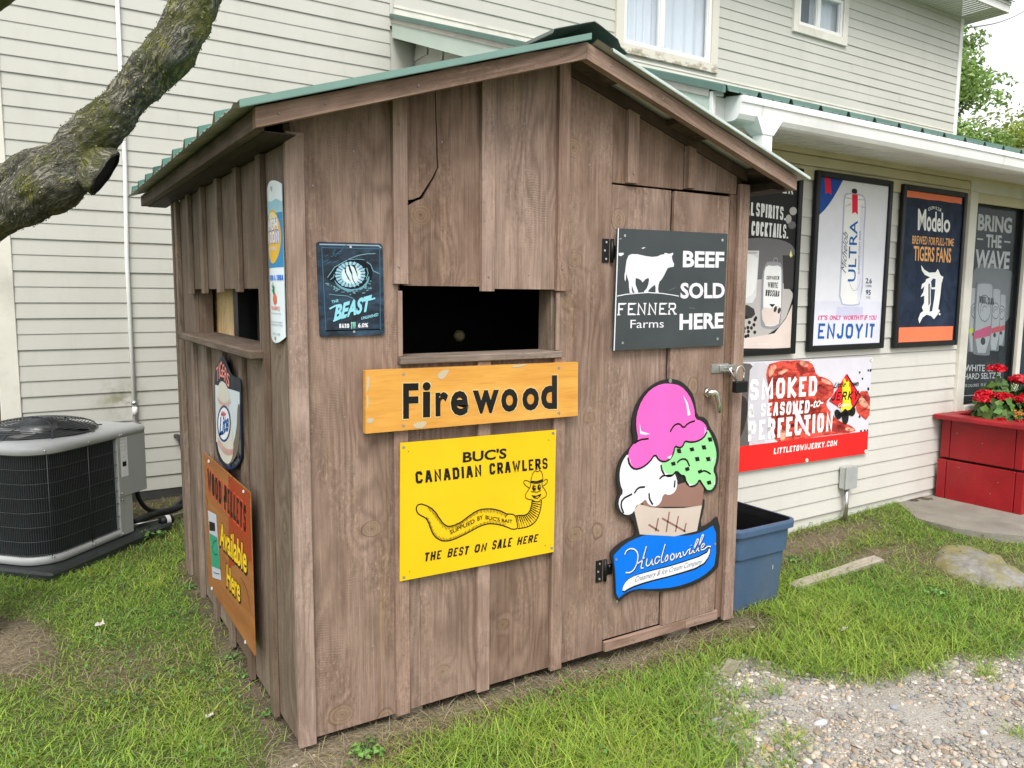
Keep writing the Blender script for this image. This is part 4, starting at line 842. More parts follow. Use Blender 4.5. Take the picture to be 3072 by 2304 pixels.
('l','picture','ink',2,.002,[(.303,.215),(.302,.204)]),
('l','picture','ink',2,.002,[(.309,.217),(.307,.204)]),
('l','picture','ink',2,.002,[(.314,.22),(.312,.204)]),
('l','picture','ink',2,.002,[(.32,.222),(.318,.211)]),
('l','picture','ink',2,.002,[(.325,.225),(.324,.211)]),
('l','picture','ink',2,.002,[(.331,.227),(.329,.211)]),
('l','picture','ink',2,.002,[(.337,.229),(.336,.217)]),
('l','picture','ink',2,.002,[(.343,.231),(.341,.216)]),
('l','picture','ink',2,.002,[(.349,.232),(.348,.222)]),
('l','picture','ink',2,.002,[(.356,.233),(.354,.22)]),
('l','picture','ink',2,.002,[(.362,.233),(.36,.218)]),
('l','picture','ink',2,.002,[(.369,.233),(.368,.222)]),
('l','picture','ink',2,.002,[(.376,.233),(.374,.219)]),
('l','picture','ink',2,.002,[(.383,.232),(.381,.216)]),
('l','picture','ink',2,.002,[(.389,.231),(.388,.22)]),
('l','picture','ink',2,.002,[(.396,.23),(.394,.216)]),
('l','picture','ink',2,.002,[(.403,.229),(.401,.212)]),
('l','picture','ink',2,.002,[(.41,.227),(.408,.215)]),
('l','picture','ink',2,.002,[(.417,.226),(.415,.211)]),
('l','picture','ink',2,.002,[(.423,.224),(.422,.213)]),
('l','picture','ink',2,.002,[(.43,.221),(.429,.209)]),
('l','picture','ink',2,.002,[(.437,.219),(.435,.203)]),
('l','picture','ink',2,.002,[(.444,.216),(.443,.205)]),
('l','picture','ink',2,.002,[(.45,.213),(.449,.2)]),
('l','picture','ink',2,.002,[(.457,.21),(.456,.194)]),
('l','picture','ink',2,.002,[(.463,.207),(.462,.195)]),
('l','picture','ink',2,.002,[(.469,.203),(.469,.189)]),
('l','picture','ink',2,.002,[(.476,.199),(.475,.182)]),
('l','picture','ink',2,.002,[(.114,.231),(.115,.239)]),
('l','picture','ink',2,.002,[(.117,.225),(.119,.235)]),
('l','picture','ink',2,.002,[(.12,.219),(.123,.232)]),
('l','picture','ink',2,.002,[(.123,.213),(.126,.222)]),
('l','picture','ink',2,.002,[(.125,.207),(.129,.218)]),
('l','picture','ink',2,.002,[(.127,.201),(.132,.214)]),
('l','picture','ink',2,.002,[(.129,.195),(.133,.204)]),
('l','picture','ink',2,.002,[(.131,.189),(.136,.2)]),
('l','picture','ink',2,.002,[(.134,.183),(.139,.196)]),
('l','picture','ink',2,.002,[(.136,.177),(.14,.186)]),
('l','picture','ink',2,.002,[(.139,.171),(.144,.182)]),
('l','picture','ink',2,.002,[(.142,.165),(.146,.173)]),
('l','picture','ink',2,.002,[(.146,.16),(.15,.169)]),
('l','picture','ink',2,.002,[(.15,.154),(.155,.166)]),
('l','picture','ink',2,.002,[(.154,.149),(.158,.158)]),
('l','picture','ink',2,.002,[(.16,.145),(.164,.155)]),
('l','picture','ink',2,.002,[(.165,.141),(.17,.153)]),
('l','picture','ink',2,.002,[(.171,.137),(.175,.146)]),
('l','picture','ink',2,.002,[(.177,.134),(.182,.145)]),
('l','picture','ink',2,.002,[(.184,.131),(.189,.144)]),
('l','picture','ink',2,.002,[(.19,.129),(.194,.139)]),
('l','picture','ink',2,.002,[(.197,.128),(.201,.139)]),
('l','picture','ink',2,.002,[(.204,.127),(.207,.136)]),
('l','picture','ink',2,.002,[(.21,.127),(.214,.137)]),
('l','picture','ink',2,.002,[(.217,.127),(.221,.14)]),
('l','picture','ink',2,.002,[(.223,.128),(.226,.137)]),
('l','picture','ink',2,.002,[(.23,.129),(.233,.14)]),
('l','picture','ink',2,.002,[(.236,.13),(.24,.143)]),
('l','picture','ink',2,.002,[(.243,.131),(.245,.141)]),
('l','picture','ink',2,.002,[(.249,.132),(.252,.144)]),
('l','picture','ink',2,.002,[(.255,.134),(.259,.147)]),
('l','picture','ink',2,.002,[(.262,.135),(.264,.145)]),
('l','picture','ink',2,.002,[(.268,.137),(.271,.149)]),
('l','picture','ink',2,.002,[(.274,.139),(.276,.147)]),
('l','picture','ink',2,.002,[(.28,.14),(.282,.151)]),
('l','picture','ink',2,.002,[(.286,.142),(.288,.155)]),
('l','picture','ink',2,.002,[(.292,.144),(.294,.153)]),
('l','picture','ink',2,.002,[(.298,.146),(.3,.158)]),
('l','picture','ink',2,.002,[(.305,.148),(.306,.162)]),
('l','picture','ink',2,.002,[(.311,.15),(.312,.16)]),
('l','picture','ink',2,.002,[(.317,.152),(.318,.165)]),
('l','picture','ink',2,.002,[(.323,.155),(.324,.169)]),
('l','picture','ink',2,.002,[(.329,.157),(.33,.168)]),
('l','picture','ink',2,.002,[(.335,.159),(.336,.172)]),
('l','picture','ink',2,.002,[(.341,.161),(.342,.17)]),
('l','picture','ink',2,.002,[(.347,.163),(.349,.174)]),
('l','picture','ink',2,.002,[(.354,.164),(.356,.177)]),
('l','picture','ink',2,.002,[(.36,.166),(.362,.175)]),
('l','picture','ink',2,.002,[(.367,.167),(.369,.178)]),
('l','picture','ink',2,.002,[(.374,.167),(.376,.181)]),
('l','picture','ink',2,.002,[(.381,.168),(.382,.178)]),
('l','picture','ink',2,.002,[(.388,.168),(.39,.18)]),
('l','picture','ink',2,.002,[(.395,.168),(.397,.182)]),
('l','picture','ink',2,.002,[(.402,.167),(.403,.178)]),
('l','picture','ink',2,.002,[(.409,.166),(.411,.179)]),
('l','picture','ink',2,.002,[(.416,.164),(.417,.174)]),
('l','picture','ink',2,.002,[(.424,.163),(.425,.174)]),
('l','picture','ink',2,.002,[(.431,.16),(.432,.174)]),
('l','picture','ink',2,.002,[(.438,.158),(.439,.168)]),
('l','picture','ink',2,.002,[(.445,.156),(.446,.168)]),
('l','picture','ink',2,.002,[(.452,.153),(.453,.168)]),
('l','picture','ink',2,.002,[(.459,.151),(.46,.161)]),
('l','picture','ink',2,.002,[(.466,.148),(.467,.16)]),
('l','picture','ink',2,.002,[(.473,.145),(.474,.16)]),
('l','picture','ink',2,.002,[(.532,.182),(.546,.126)]),
('l','picture','ink',2,.002,[(.541,.181),(.559,.126)]),
('l','picture','ink',2,.002,[(.549,.18),(.572,.126)]),
('l','picture','ink',2,.002,[(.558,.179),(.585,.128)]),
('l','picture','ink',2,.002,[(.566,.179),(.598,.13)]),
('l','picture','ink',2,.002,[(.574,.18),(.609,.135)]),
('l','picture','ink',2,.002,[(.582,.183),(.62,.141)]),
('l','picture','ink',2,.002,[(.588,.187),(.628,.148)]),
('l','picture','ink',2,.002,[(.593,.192),(.635,.158)]),
('l','picture','ink',2,.002,[(.597,.198),(.64,.168)]),
('l','picture','ink',2,.002,[(.6,.205),(.644,.179)]),
('l','picture','ink',2,.002,[(.602,.212),(.648,.19)]),
('l','picture','ink',2,.002,[(.604,.219),(.65,.201)]),
('l','picture','ink',2,.002,[(.605,.226),(.652,.212)]),
('l','picture','ink',2,.002,[(.606,.233),(.653,.224)]),
('l','picture','ink',2,.004,[(.532,.182),(.538,.158)]),
('l','picture','ink',2,.004,[(.541,.181),(.551,.151)]),
('l','picture','ink',2,.004,[(.549,.18),(.564,.145)]),
('l','picture','ink',2,.004,[(.558,.179),(.571,.155)]),
('l','picture','ink',2,.004,[(.566,.179),(.585,.15)]),
('l','picture','ink',2,.004,[(.574,.18),(.6,.146)]),
('l','picture','ink',2,.004,[(.582,.183),(.603,.159)]),
('l','picture','ink',2,.004,[(.588,.187),(.616,.16)]),
('l','picture','ink',2,.004,[(.593,.192),(.629,.163)]),
('l','picture','ink',2,.004,[(.597,.198),(.625,.179)]),
('l','picture','ink',2,.004,[(.6,.205),(.635,.184)]),
('l','picture','ink',2,.004,[(.602,.212),(.628,.199)]),
('l','picture','ink',2,.004,[(.604,.219),(.637,.206)]),
('l','picture','ink',2,.004,[(.605,.226),(.646,.214)]),
('l','picture','ink',2,.004,[(.606,.233),(.636,.227)]),
('t','lettering','ink',3,'SUPPLIED',(.218,.151),(.33,.183),(.214,.168),.012,'B'),
('t','lettering','ink',3,'BY',(.341,.188),(.367,.192),(.34,.206),.012,'B'),
('t','lettering','ink',3,"BUC'S",(.379,.19),(.447,.169),(.379,.207),.012,'B'),
('t','lettering','ink',3,'BAIT',(.457,.166),(.509,.153),(.456,.181),.012,'B'),
('l','picture','ink',3,.003,[(.598,.324),(.6,.33),(.604,.342),(.607,.351),(.611,.357),(.615,.361),(.62,.363),(.625,.362),(.63,.358),(.635,.358),(.64,.361),(.645,.361),(.65,.358),(.654,.351),(.657,.343),(.659,.334),(.66,.325),(.661,.321)]),
('p','picture','ink',3,[(.597,.324),(.628,.318),(.661,.323),(.66,.311),(.626,.31),(.597,.317)]),
('l','picture','ink',4,.003,[(.594,.291),(.588,.295),(.577,.302),(.569,.31),(.563,.317),(.562,.322),(.565,.326),(.57,.328),(.577,.327),(.586,.323),(.596,.317),(.608,.312),(.623,.308),(.638,.308),(.653,.311),(.664,.314),(.67,.319),(.676,.32),(.682,.317),(.684,.313),(.682,.306),(.676,.3),(.664,.294),(.659,.291)]),
('l','picture','ink',4,.003,[(.598,.314),(.598,.309),(.597,.299),(.591,.29),(.582,.281),(.575,.273),(.572,.266),(.572,.259),(.575,.252),(.584,.246),(.599,.242),(.611,.238),(.618,.232),(.627,.229),(.637,.228),(.644,.23),(.649,.236),(.658,.239),(.669,.241),(.676,.246),(.679,.254),(.678,.263),(.672,.272),(.666,.281),(.659,.288),(.656,.296),(.656,.304),(.656,.308)]),
('p','picture','ink',4,[(.625,.287),(.624,.281),(.62,.278),(.615,.277),(.61,.279),(.607,.284),(.605,.289),(.606,.295),(.61,.298),(.615,.299),(.62,.297),(.624,.292)]),
('p','picture','ink',4,[(.65,.287),(.649,.282),(.646,.278),(.641,.277),(.637,.279),(.633,.284),(.632,.289),(.633,.295),(.636,.298),(.641,.299),(.645,.297),(.649,.293)]),
('p','picture','B',5,[(.622,.291),(.621,.289),(.619,.288),(.617,.29),(.617,.292),(.617,.294),(.619,.295),(.621,.294)]),
('p','picture','B',5,[(.647,.292),(.646,.289),(.644,.289),(.642,.29),(.642,.292),(.642,.295),(.644,.295),(.646,.294)]),
('l','picture','ink',5,.002,[(.606,.298),(.613,.304),(.624,.295)]),
('l','picture','ink',5,.002,[(.633,.296),(.641,.303),(.65,.296)]),
('l','picture','ink',5,.003,[(.599,.277),(.629,.27),(.651,.275)]),
('p','picture','ink',4,[(.602,.261),(.626,.255),(.653,.261),(.647,.248),(.632,.241),(.614,.246)]),
('p','picture','B',6,[(.619,.25),(.642,.251),(.633,.245)]),
('p','screw','steel',1,[(.026,.521),(.025,.518),(.022,.516),(.018,.516),(.015,.519),(.014,.522),(.015,.525),(.018,.527),(.022,.527),(.025,.524)]),
('p','screw','steel',1,[(.717,.515),(.716,.511),(.712,.509),(.707,.51),(.704,.512),(.702,.516),(.703,.52),(.707,.522),(.712,.521),(.716,.519)]),
('p','screw','steel',1,[(.023,.012),(.022,.008),(.019,.007),(.015,.008),(.012,.01),(.011,.014),(.012,.017),(.015,.019),(.019,.018),(.022,.015)]),
('p','screw','steel',1,[(.718,.01),(.717,.006),(.713,.005),(.708,.006),(.704,.009),(.703,.013),(.704,.016),(.708,.018),(.713,.017),(.717,.014)]),
('p','screw','ink',1,[(.042,.504),(.041,.502),(.039,.502),(.038,.504),(.039,.506),(.041,.506)]),
('p','screw','ink',1,[(.043,.031),(.042,.029),(.04,.03),(.039,.032),(.04,.033),(.042,.033)]),
('p','screw','ink',1,[(.679,.029),(.678,.027),(.675,.028),(.674,.03),(.675,.032),(.677,.031)]),
('p','screw','ink',1,[(.69,.488),(.689,.486),(.686,.486),(.685,.488),(.686,.49),(.689,.49)])]),
('beef','F',-.034,(1.43,1.406),[
('p','plate','B',0,[(0,.001),(.682,.004),(.685,.541),(.009,.533)]),
('p','picture','white',1,[(.054,.362),(.059,.397),(.07,.418),(.088,.425),(.123,.425),(.166,.419),(.204,.416),(.238,.419),(.262,.428),(.281,.43),(.281,.436),(.295,.436),(.305,.433),(.32,.435),(.332,.439),(.336,.434),(.326,.423),(.329,.412),(.334,.399),(.342,.389),(.34,.376),(.328,.374),(.318,.373),(.303,.368),(.291,.349),(.28,.331),(.266,.314),(.256,.307),(.25,.29),(.249,.272),(.253,.255),(.234,.256),(.233,.283),(.228,.292),(.209,.281),(.19,.266),(.191,.259),(.169,.257),(.164,.261),(.18,.275),(.189,.293),(.193,.315),(.188,.322),(.17,.315),(.156,.302),(.141,.314),(.117,.321),(.113,.314),(.114,.292),(.121,.278),(.129,.264),(.129,.255),(.11,.255),(.103,.267),(.093,.287),(.093,.267),(.099,.254),(.082,.254),(.077,.278),(.074,.306),(.069,.316),(.061,.334),(.059,.348),(.058,.316),(.054,.304),(.05,.316),(.049,.334),(.053,.351)]),
('l','picture','white',2,.004,[(.009,.24),(.059,.248),(.12,.253),(.191,.257),(.268,.254),(.338,.247),(.378,.242)]),
('t','lettering','white',1,'BEEF',(.397,.375),(.667,.379),(.396,.45),.034,'B'),
('t','lettering','white',1,'SOLD',(.389,.23),(.68,.233),(.386,.304),.034,'B'),
('t','lettering','white',1,'HERE',(.389,.085),(.678,.089),(.387,.16),.034,'B'),
('t','lettering','white',1,'FENNER',(.017,.156),(.361,.157),(.018,.21),.02,'F'),
('t','lettering','white',1,'Farms',(.09,.098),(.29,.098),(.09,.135),0,'B'),
('p','screw','steel',1,[(.053,.504),(.052,.5),(.049,.498),(.045,.497),(.042,.5),(.041,.503),(.042,.507),(.045,.509),(.049,.509),(.052,.507)]),
('p','screw','steel',1,[(.658,.51),(.657,.506),(.653,.503),(.648,.503),(.644,.505),(.643,.509),(.644,.513),(.648,.516),(.652,.516),(.656,.514)]),
('p','screw','steel',1,[(.055,.034),(.054,.03),(.051,.028),(.047,.028),(.043,.03),(.042,.034),(.043,.038),(.046,.04),(.05,.04),(.054,.037)]),
('p','screw','steel',1,[(.65,.038),(.648,.034),(.645,.031),(.64,.031),(.636,.034),(.634,.038),(.636,.042),(.639,.045),(.644,.044),(.648,.042)]),
('p','scratch','white',1,[(.012,.427),(.04,.429),(.043,.422),(.027,.414),(.013,.416)]),
('p','scratch','white',1,[(.143,.452),(.157,.457),(.169,.456),(.151,.45)]),
('p','scratch','white',1,[(.013,.487),(.027,.49),(.026,.487)]),
('l','scratch','scr',1,.002,[(.317,.268),(.356,.281)]),
('l','scratch','scr',1,.002,[(.445,.188),(.484,.185)]),
('l','edge','white',1,.006,[(0,.001),(.009,.533)])]),
('icecream','F',-.036,(1.47,.231),[
('p','plate','B',0,[(.31,1.032),(.346,1.026),(.38,1.012),(.413,.989),(.439,.964),(.457,.935),(.469,.902),(.477,.863),(.491,.842),(.512,.839),(.531,.832),(.548,.82),(.56,.806),(.565,.792),(.58,.772),(.603,.747),(.621,.72),(.633,.69),(.64,.661),(.642,.632),(.638,.604),(.628,.576),(.628,.554),(.636,.539),(.64,.519),(.638,.493),(.631,.474),(.616,.462),(.601,.455),(.583,.455),(.567,.458),(.552,.464),(.542,.457),(.535,.436),(.539,.425),(.554,.422),(.552,.386),(.532,.318),(.538,.286),(.571,.29),(.607,.302),(.645,.323),(.667,.268),(.674,.137),(.666,.062),(.642,.044),(.614,.029),(.579,.017),(.538,.006),(.489,-.003),(.436,-.006),(.38,-.003),(.321,.003),(.261,.013),(.208,.025),(.164,.037),(.124,.042),(.089,.038),(.054,.027),(.018,.009),(-.003,.047),(-.01,.142),(-.021,.204),(-.035,.234),(-.035,.255),(-.019,.269),(.003,.282),(.032,.294),(.066,.304),(.104,.311),(.115,.337),(.099,.38),(.079,.403),(.055,.407),(.034,.416),(.014,.43),(.001,.446),(-.007,.462),(-.01,.478),(-.009,.494),(-.004,.509),(.005,.523),(.005,.543),(-.005,.569),(-.01,.595),(-.01,.621),(-.005,.647),(.005,.672),(.02,.693),(.04,.711),(.061,.729),(.081,.746),(.087,.769),(.077,.796),(.073,.826),(.074,.859),(.082,.891),(.096,.923),(.117,.952),(.146,.98),(.177,1.002),(.212,1.018),(.245,1.028),(.277,1.032)]),
('p','picture','brown',1,[(.144,.468),(.161,.442),(.534,.39),(.546,.51),(.488,.535),(.367,.522),(.276,.499)]),
('p','picture','tan',2,[(.098,.434),(.123,.461),(.198,.435),(.288,.417),(.409,.401),(.534,.397),(.506,.272),(.359,.269),(.136,.314)]),
('l','picture','brown2',3,.009,[(.188,.353),(.256,.311)]),
('l','picture','brown2',3,.009,[(.249,.375),(.234,.313)]),
('l','picture','brown2',3,.009,[(.318,.396),(.302,.299)]),
('l','picture','brown2',3,.009,[(.272,.371),(.429,.281)]),
('l','picture','brown2',3,.009,[(.378,.366),(.362,.29)]),
('l','picture','brown2',3,.009,[(.431,.323),(.419,.281)]),
('p','picture','white',4,[(.043,.698),(.026,.679),(.015,.659),(.008,.637),(.006,.613),(.008,.586),(.014,.561),(.026,.538),(.025,.522),(.013,.512),(.006,.497),(.004,.477),(.009,.459),(.02,.44),(.034,.427),(.051,.42),(.068,.418),(.085,.422),(.098,.433),(.107,.451),(.118,.459),(.13,.459),(.143,.464),(.158,.474),(.169,.473),(.176,.46),(.189,.448),(.207,.438),(.227,.435),(.249,.44),(.264,.455),(.272,.479),(.285,.488),(.304,.48),(.324,.479),(.344,.485),(.357,.499),(.363,.519),(.362,.54),(.354,.561),(.342,.584),(.325,.606),(.307,.627),(.288,.646),(.263,.668),(.231,.692),(.195,.702),(.156,.699),(.115,.7),(.072,.704)]),
('p','picture','green',5,[(.559,.768),(.58,.738),(.598,.708),(.611,.678),(.619,.65),(.62,.625),(.615,.601),(.604,.577),(.604,.557),(.615,.541),(.62,.523),(.62,.501),(.613,.484),(.6,.471),(.585,.467),(.568,.471),(.551,.481),(.536,.497),(.524,.512),(.514,.526),(.505,.526),(.495,.513),(.48,.505),(.461,.504),(.443,.509),(.426,.52),(.416,.535),(.413,.553),(.404,.562),(.39,.564),(.377,.572),(.363,.586),(.349,.587),(.335,.577),(.319,.572),(.3,.572),(.284,.579),(.269,.593),(.26,.608),(.256,.624),(.261,.637),(.273,.65),(.29,.668),(.311,.694),(.349,.717),(.404,.74),(.46,.759),(.519,.775)]),
('p','picture','pink',6,[(.313,1.009),(.347,1.002),(.379,.987),(.407,.963),(.431,.935),(.449,.903),(.46,.873),(.463,.845),(.477,.828),(.501,.821),(.521,.81),(.537,.797),(.546,.783),(.549,.769),(.544,.755),(.532,.742),(.515,.732),(.491,.724),(.468,.721),(.444,.723),(.425,.726),(.411,.73),(.401,.726),(.394,.713),(.385,.705),(.374,.702),(.361,.704),(.347,.711),(.338,.706),(.334,.687),(.326,.671),(.313,.657),(.297,.648),(.279,.646),(.262,.648),(.246,.654),(.233,.664),(.221,.679),(.207,.678),(.19,.661),(.171,.647),(.149,.636),(.128,.63),(.106,.628),(.087,.633),(.07,.644),(.059,.659),(.054,.677),(.053,.696),(.057,.716),(.066,.731),(.08,.743),(.094,.753),(.106,.76),(.108,.778),(.1,.806),(.096,.836),(.096,.865),(.103,.896),(.117,.928),(.137,.956),(.164,.981),(.193,.998),(.223,1.008),(.253,1.013),(.281,1.013)]),
('l','picture','black',7,.009,[(.051,.687),(.054,.677),(.059,.659),(.07,.644),(.087,.632),(.106,.627),(.128,.629),(.149,.635),(.171,.646),(.19,.66),(.207,.678),(.221,.679),(.233,.663),(.247,.652),(.262,.646),(.279,.644),(.297,.647),(.313,.655),(.326,.669),(.334,.686),(.338,.704),(.347,.71),(.361,.703),(.374,.701),(.385,.704),(.394,.712),(.401,.725),(.411,.729),(.425,.724),(.444,.721),(.468,.72),(.491,.723),(.515,.73),(.533,.741),(.544,.755),(.55,.761)]),
('l','picture','black',7,.009,[(.306,.783),(.311,.79),(.322,.804),(.336,.814),(.354,.818),(.37,.813),(.385,.799),(.399,.798),(.412,.809),(.43,.817),(.454,.821),(.465,.823)]),
('l','picture','black',7,.009,[(.087,.749),(.095,.752),(.11,.759),(.131,.763),(.159,.763),(.173,.763)]),
('l','picture','black',7,.009,[(.255,.631),(.256,.623),(.26,.607),(.269,.592),(.284,.578),(.3,.571),(.319,.57),(.335,.575),(.349,.586),(.363,.584),(.377,.571),(.39,.563),(.404,.561),(.413,.551),(.418,.533),(.428,.519),(.444,.507),(.461,.502),(.48,.504),(.495,.511),(.505,.524),(.514,.524),(.524,.511),(.536,.496),(.551,.479),(.559,.471)]),
('l','picture','black',7,.009,[(.357,.63),(.363,.634),(.374,.641),(.389,.644),(.408,.642),(.423,.632),(.434,.613),(.44,.604)]),
('l','picture','black',7,.009,[(.516,.567),(.523,.568),(.537,.57),(.555,.565),(.575,.554),(.585,.548)]),
('l','picture','black',7,.009,[(.095,.515),(.1,.521),(.111,.533),(.127,.539),(.148,.538),(.159,.537)]),
('l','picture','black',7,.009,[(.247,.564),(.253,.568),(.266,.576),(.286,.578),(.314,.573),(.328,.571)]),
('l','picture','black',7,.009,[(.034,.43),(.03,.439),(.021,.457),(.018,.474),(.022,.49),(.038,.502),(.068,.51),(.082,.514)]),
('l','picture','black',7,.009,[(.185,.504),(.186,.497),(.187,.483),(.194,.468),(.205,.453),(.211,.446)]),
('l','picture','black',7,.009,[(.347,.545),(.346,.536),(.345,.519),(.344,.511)]),
('p','picture','black',8,[(.435,.693),(.461,.695),(.468,.677),(.443,.675)]),
('p','picture','black',8,[(.554,.733),(.581,.733),(.589,.711),(.563,.712)]),
('p','picture','black',8,[(.514,.698),(.541,.697),(.549,.676),(.523,.677)]),
('p','picture','black',8,[(.35,.697),(.376,.696),(.383,.674),(.358,.676)]),
('p','picture','black',8,[(.472,.644),(.499,.644),(.506,.623),(.48,.623)]),
('p','picture','black',8,[(.546,.636),(.574,.636),(.581,.615),(.555,.615)]),
('p','picture','black',8,[(.316,.635),(.341,.638),(.349,.62),(.324,.618)]),
('p','picture','black',8,[(.408,.599),(.434,.602),(.441,.584),(.416,.581)]),
('p','picture','black',8,[(.494,.575),(.521,.58),(.528,.564),(.503,.559)]),
('p','picture','black',8,[(.558,.515),(.585,.517),(.593,.498),(.567,.496)]),
('p','picture','white',9,[(.38,.954),(.414,.911),(.434,.855),(.415,.85),(.404,.905)]),
('p','picture','white',9,[(.114,.846),(.126,.802),(.181,.784),(.151,.783),(.12,.789)]),
('p','picture','white',9,[(.529,.791),(.54,.769),(.531,.749),(.533,.77)]),
('p','picture','white',9,[(.061,.692),(.065,.665),(.083,.644),(.069,.658)]),
('p','picture','white',9,[(.288,.662),(.324,.672),(.311,.653)]),
('p','picture','white',9,[(.267,.61),(.286,.587),(.318,.58),(.282,.579)]),
('p','picture','white',9,[(.426,.542),(.442,.516),(.475,.508),(.442,.507)]),
('p','picture','white',9,[(.6,.643),(.596,.615),(.584,.606),(.595,.629)]),
('p','picture','white',9,[(.573,.482),(.606,.485),(.611,.513),(.617,.491)]),
('p','banner','blue',1,[(-.017,.237),(-.013,.243),(.004,.255),(.033,.274),(.068,.288),(.111,.298),(.154,.304),(.198,.305),(.25,.298),(.31,.284),(.368,.272),(.425,.261),(.477,.257),(.526,.26),(.572,.269),(.616,.283),(.64,.239),(.646,.135),(.636,.074),(.612,.057),(.578,.041),(.534,.027),(.476,.018),(.405,.014),(.334,.017),(.265,.026),(.201,.037),(.143,.05),(.099,.053),(.069,.049),(.042,.041),(.018,.029),(.003,.056),(-.002,.121),(-.008,.174),(-.015,.214)]),
('p','banner','black',2,[(.039,.057),(.041,.08),(.054,.099),(.075,.113),(.11,.121),(.158,.125),(.227,.128),(.318,.129),(.415,.134),(.518,.142),(.578,.156),(.594,.174),(.604,.172),(.608,.147),(.596,.12),(.568,.092),(.506,.076),(.413,.072),(.321,.07),(.229,.07),(.16,.067),(.112,.063),(.075,.057),(.05,.049)]),
('p','banner','white',3,[(.039,.063),(.043,.081),(.055,.097),(.076,.11),(.11,.118),(.158,.121),(.227,.123),(.318,.123),(.416,.128),(.522,.136),(.582,.149),(.595,.168),(.601,.166),(.601,.146),(.588,.124),(.561,.1),(.502,.086),(.411,.081),(.32,.078),(.229,.078),(.16,.076),(.112,.072),(.075,.066),(.05,.058)]),
('t','lettering','grey',4,'Creamery & Ice Cream Company',(.112,.089),(.548,.1),(.117,.114),0,'I'),
('l','lettering','black',4,.007,[(.05,.229),(.051,.23),(.052,.232),(.054,.236),(.057,.24),(.06,.244),(.065,.247),(.071,.249),(.079,.251),(.086,.251),(.094,.249),(.102,.247),(.109,.243),(.116,.238),(.121,.233),(.125,.227),(.128,.221),(.13,.213),(.131,.205),(.131,.197),(.129,.188),(.127,.179),(.124,.171),(.121,.163),(.117,.157),(.112,.15),(.107,.146),(.101,.142),(.095,.139),(.088,.138),(.082,.137),(.075,.138),(.069,.139),(.064,.141),(.061,.141),(.059,.142)]),
('l','lettering','black',4,.007,[(.182,.246),(.181,.243),(.179,.239),(.177,.232),(.173,.222),(.17,.212),(.166,.202),(.163,.191),(.159,.179),(.156,.17),(.154,.162),(.153,.155),(.153,.15),(.153,.147),(.155,.145),(.158,.144),(.162,.144),(.165,.144),(.167,.144),(.168,.144)]),
('l','lettering','black',4,.007,[(.125,.171),(.126,.171),(.13,.172),(.134,.174),(.141,.175),(.147,.178),(.153,.18),(.159,.184),(.165,.188),(.169,.191),(.172,.192),(.173,.193)]),
('l','lettering','black',4,.007,[(.189,.185),(.189,.183),(.188,.18),(.186,.174),(.184,.168),(.184,.162),(.184,.157),(.186,.153),(.188,.151),(.191,.149),(.195,.148),(.198,.149),(.202,.15),(.206,.153),(.21,.158),(.214,.164),(.218,.171),(.221,.177),(.223,.18),(.224,.182)]),
('l','lettering','black',4,.007,[(.224,.182),(.224,.18),(.223,.177),(.222,.172),(.22,.165),(.219,.159),(.22,.154),(.223,.151),(.226,.149),(.229,.148),(.231,.147),(.232,.147)]),
('l','lettering','black',4,.007,[(.271,.177),(.269,.178),(.266,.179),(.262,.181),(.257,.183),(.252,.183),(.247,.182),(.244,.179),(.241,.175),(.239,.17),(.238,.166),(.238,.162),(.239,.157),(.241,.154),(.243,.151),(.246,.15),(.25,.15),(.253,.151),(.257,.153),(.26,.156),(.264,.16),(.267,.163),(.268,.165),(.269,.166)]),
('l','lettering','black',4,.007,[(.301,.237),(.299,.233),(.296,.224),(.292,.211),(.285,.194),(.281,.18),(.279,.169),(.278,.161),(.279,.155),(.28,.152),(.282,.15),(.285,.149),(.288,.15),(.291,.15),(.292,.151),(.293,.151)]),
('l','lettering','black',4,.007,[(.297,.152),(.298,.154),(.301,.158),(.305,.165),(.31,.174),(.314,.179),(.317,.18),(.319,.177),(.321,.17),(.321,.165),(.319,.16),(.317,.156),(.314,.153),(.31,.152),(.307,.152),(.304,.153),(.301,.154),(.299,.156),(.297,.157),(.297,.157)]),
('l','lettering','black',4,.007,[(.349,.181),(.349,.18),(.347,.179),(.345,.177),(.342,.174),(.339,.171),(.338,.168),(.338,.164),(.338,.159),(.34,.156),(.342,.153),(.344,.151),(.348,.15),(.351,.15),(.354,.151),(.357,.153),(.36,.156),(.362,.159),(.363,.162),(.363,.165),(.362,.169),(.361,.172),(.359,.175),(.356,.177),(.354,.178),(.351,.179),(.35,.18),(.349,.181)]),
('l','lettering','black',4,.007,[(.376,.179),(.375,.177),(.375,.174),(.375,.168),(.374,.161),(.374,.156),(.374,.152),(.374,.151)]),
('l','lettering','black',4,.007,[(.374,.151),(.375,.152),(.378,.156),(.382,.161),(.387,.168),(.391,.173),(.395,.176),(.398,.176),(.401,.175),(.403,.172),(.403,.169),(.403,.165),(.401,.16),(.401,.156),(.403,.154),(.406,.154),(.41,.155),(.413,.157),(.415,.157),(.416,.158)]),
('l','lettering','black',4,.007,[(.419,.181),(.419,.179),(.421,.175),(.422,.17),(.425,.162),(.428,.159),(.432,.159),(.437,.163),(.443,.17),(.448,.176),(.452,.18),(.455,.182),(.457,.182),(.459,.183),(.46,.183),(.461,.183)]),
('l','lettering','black',4,.007,[(.467,.188),(.467,.186),(.466,.182),(.464,.177),(.463,.169),(.462,.164),(.463,.161),(.465,.16),(.469,.161),(.471,.161),(.473,.162),(.474,.162)]),
('l','lettering','black',4,.007,[(.472,.2),(.472,.2),(.473,.2),(.473,.201),(.473,.202),(.474,.202),(.474,.203),(.474,.203)]),
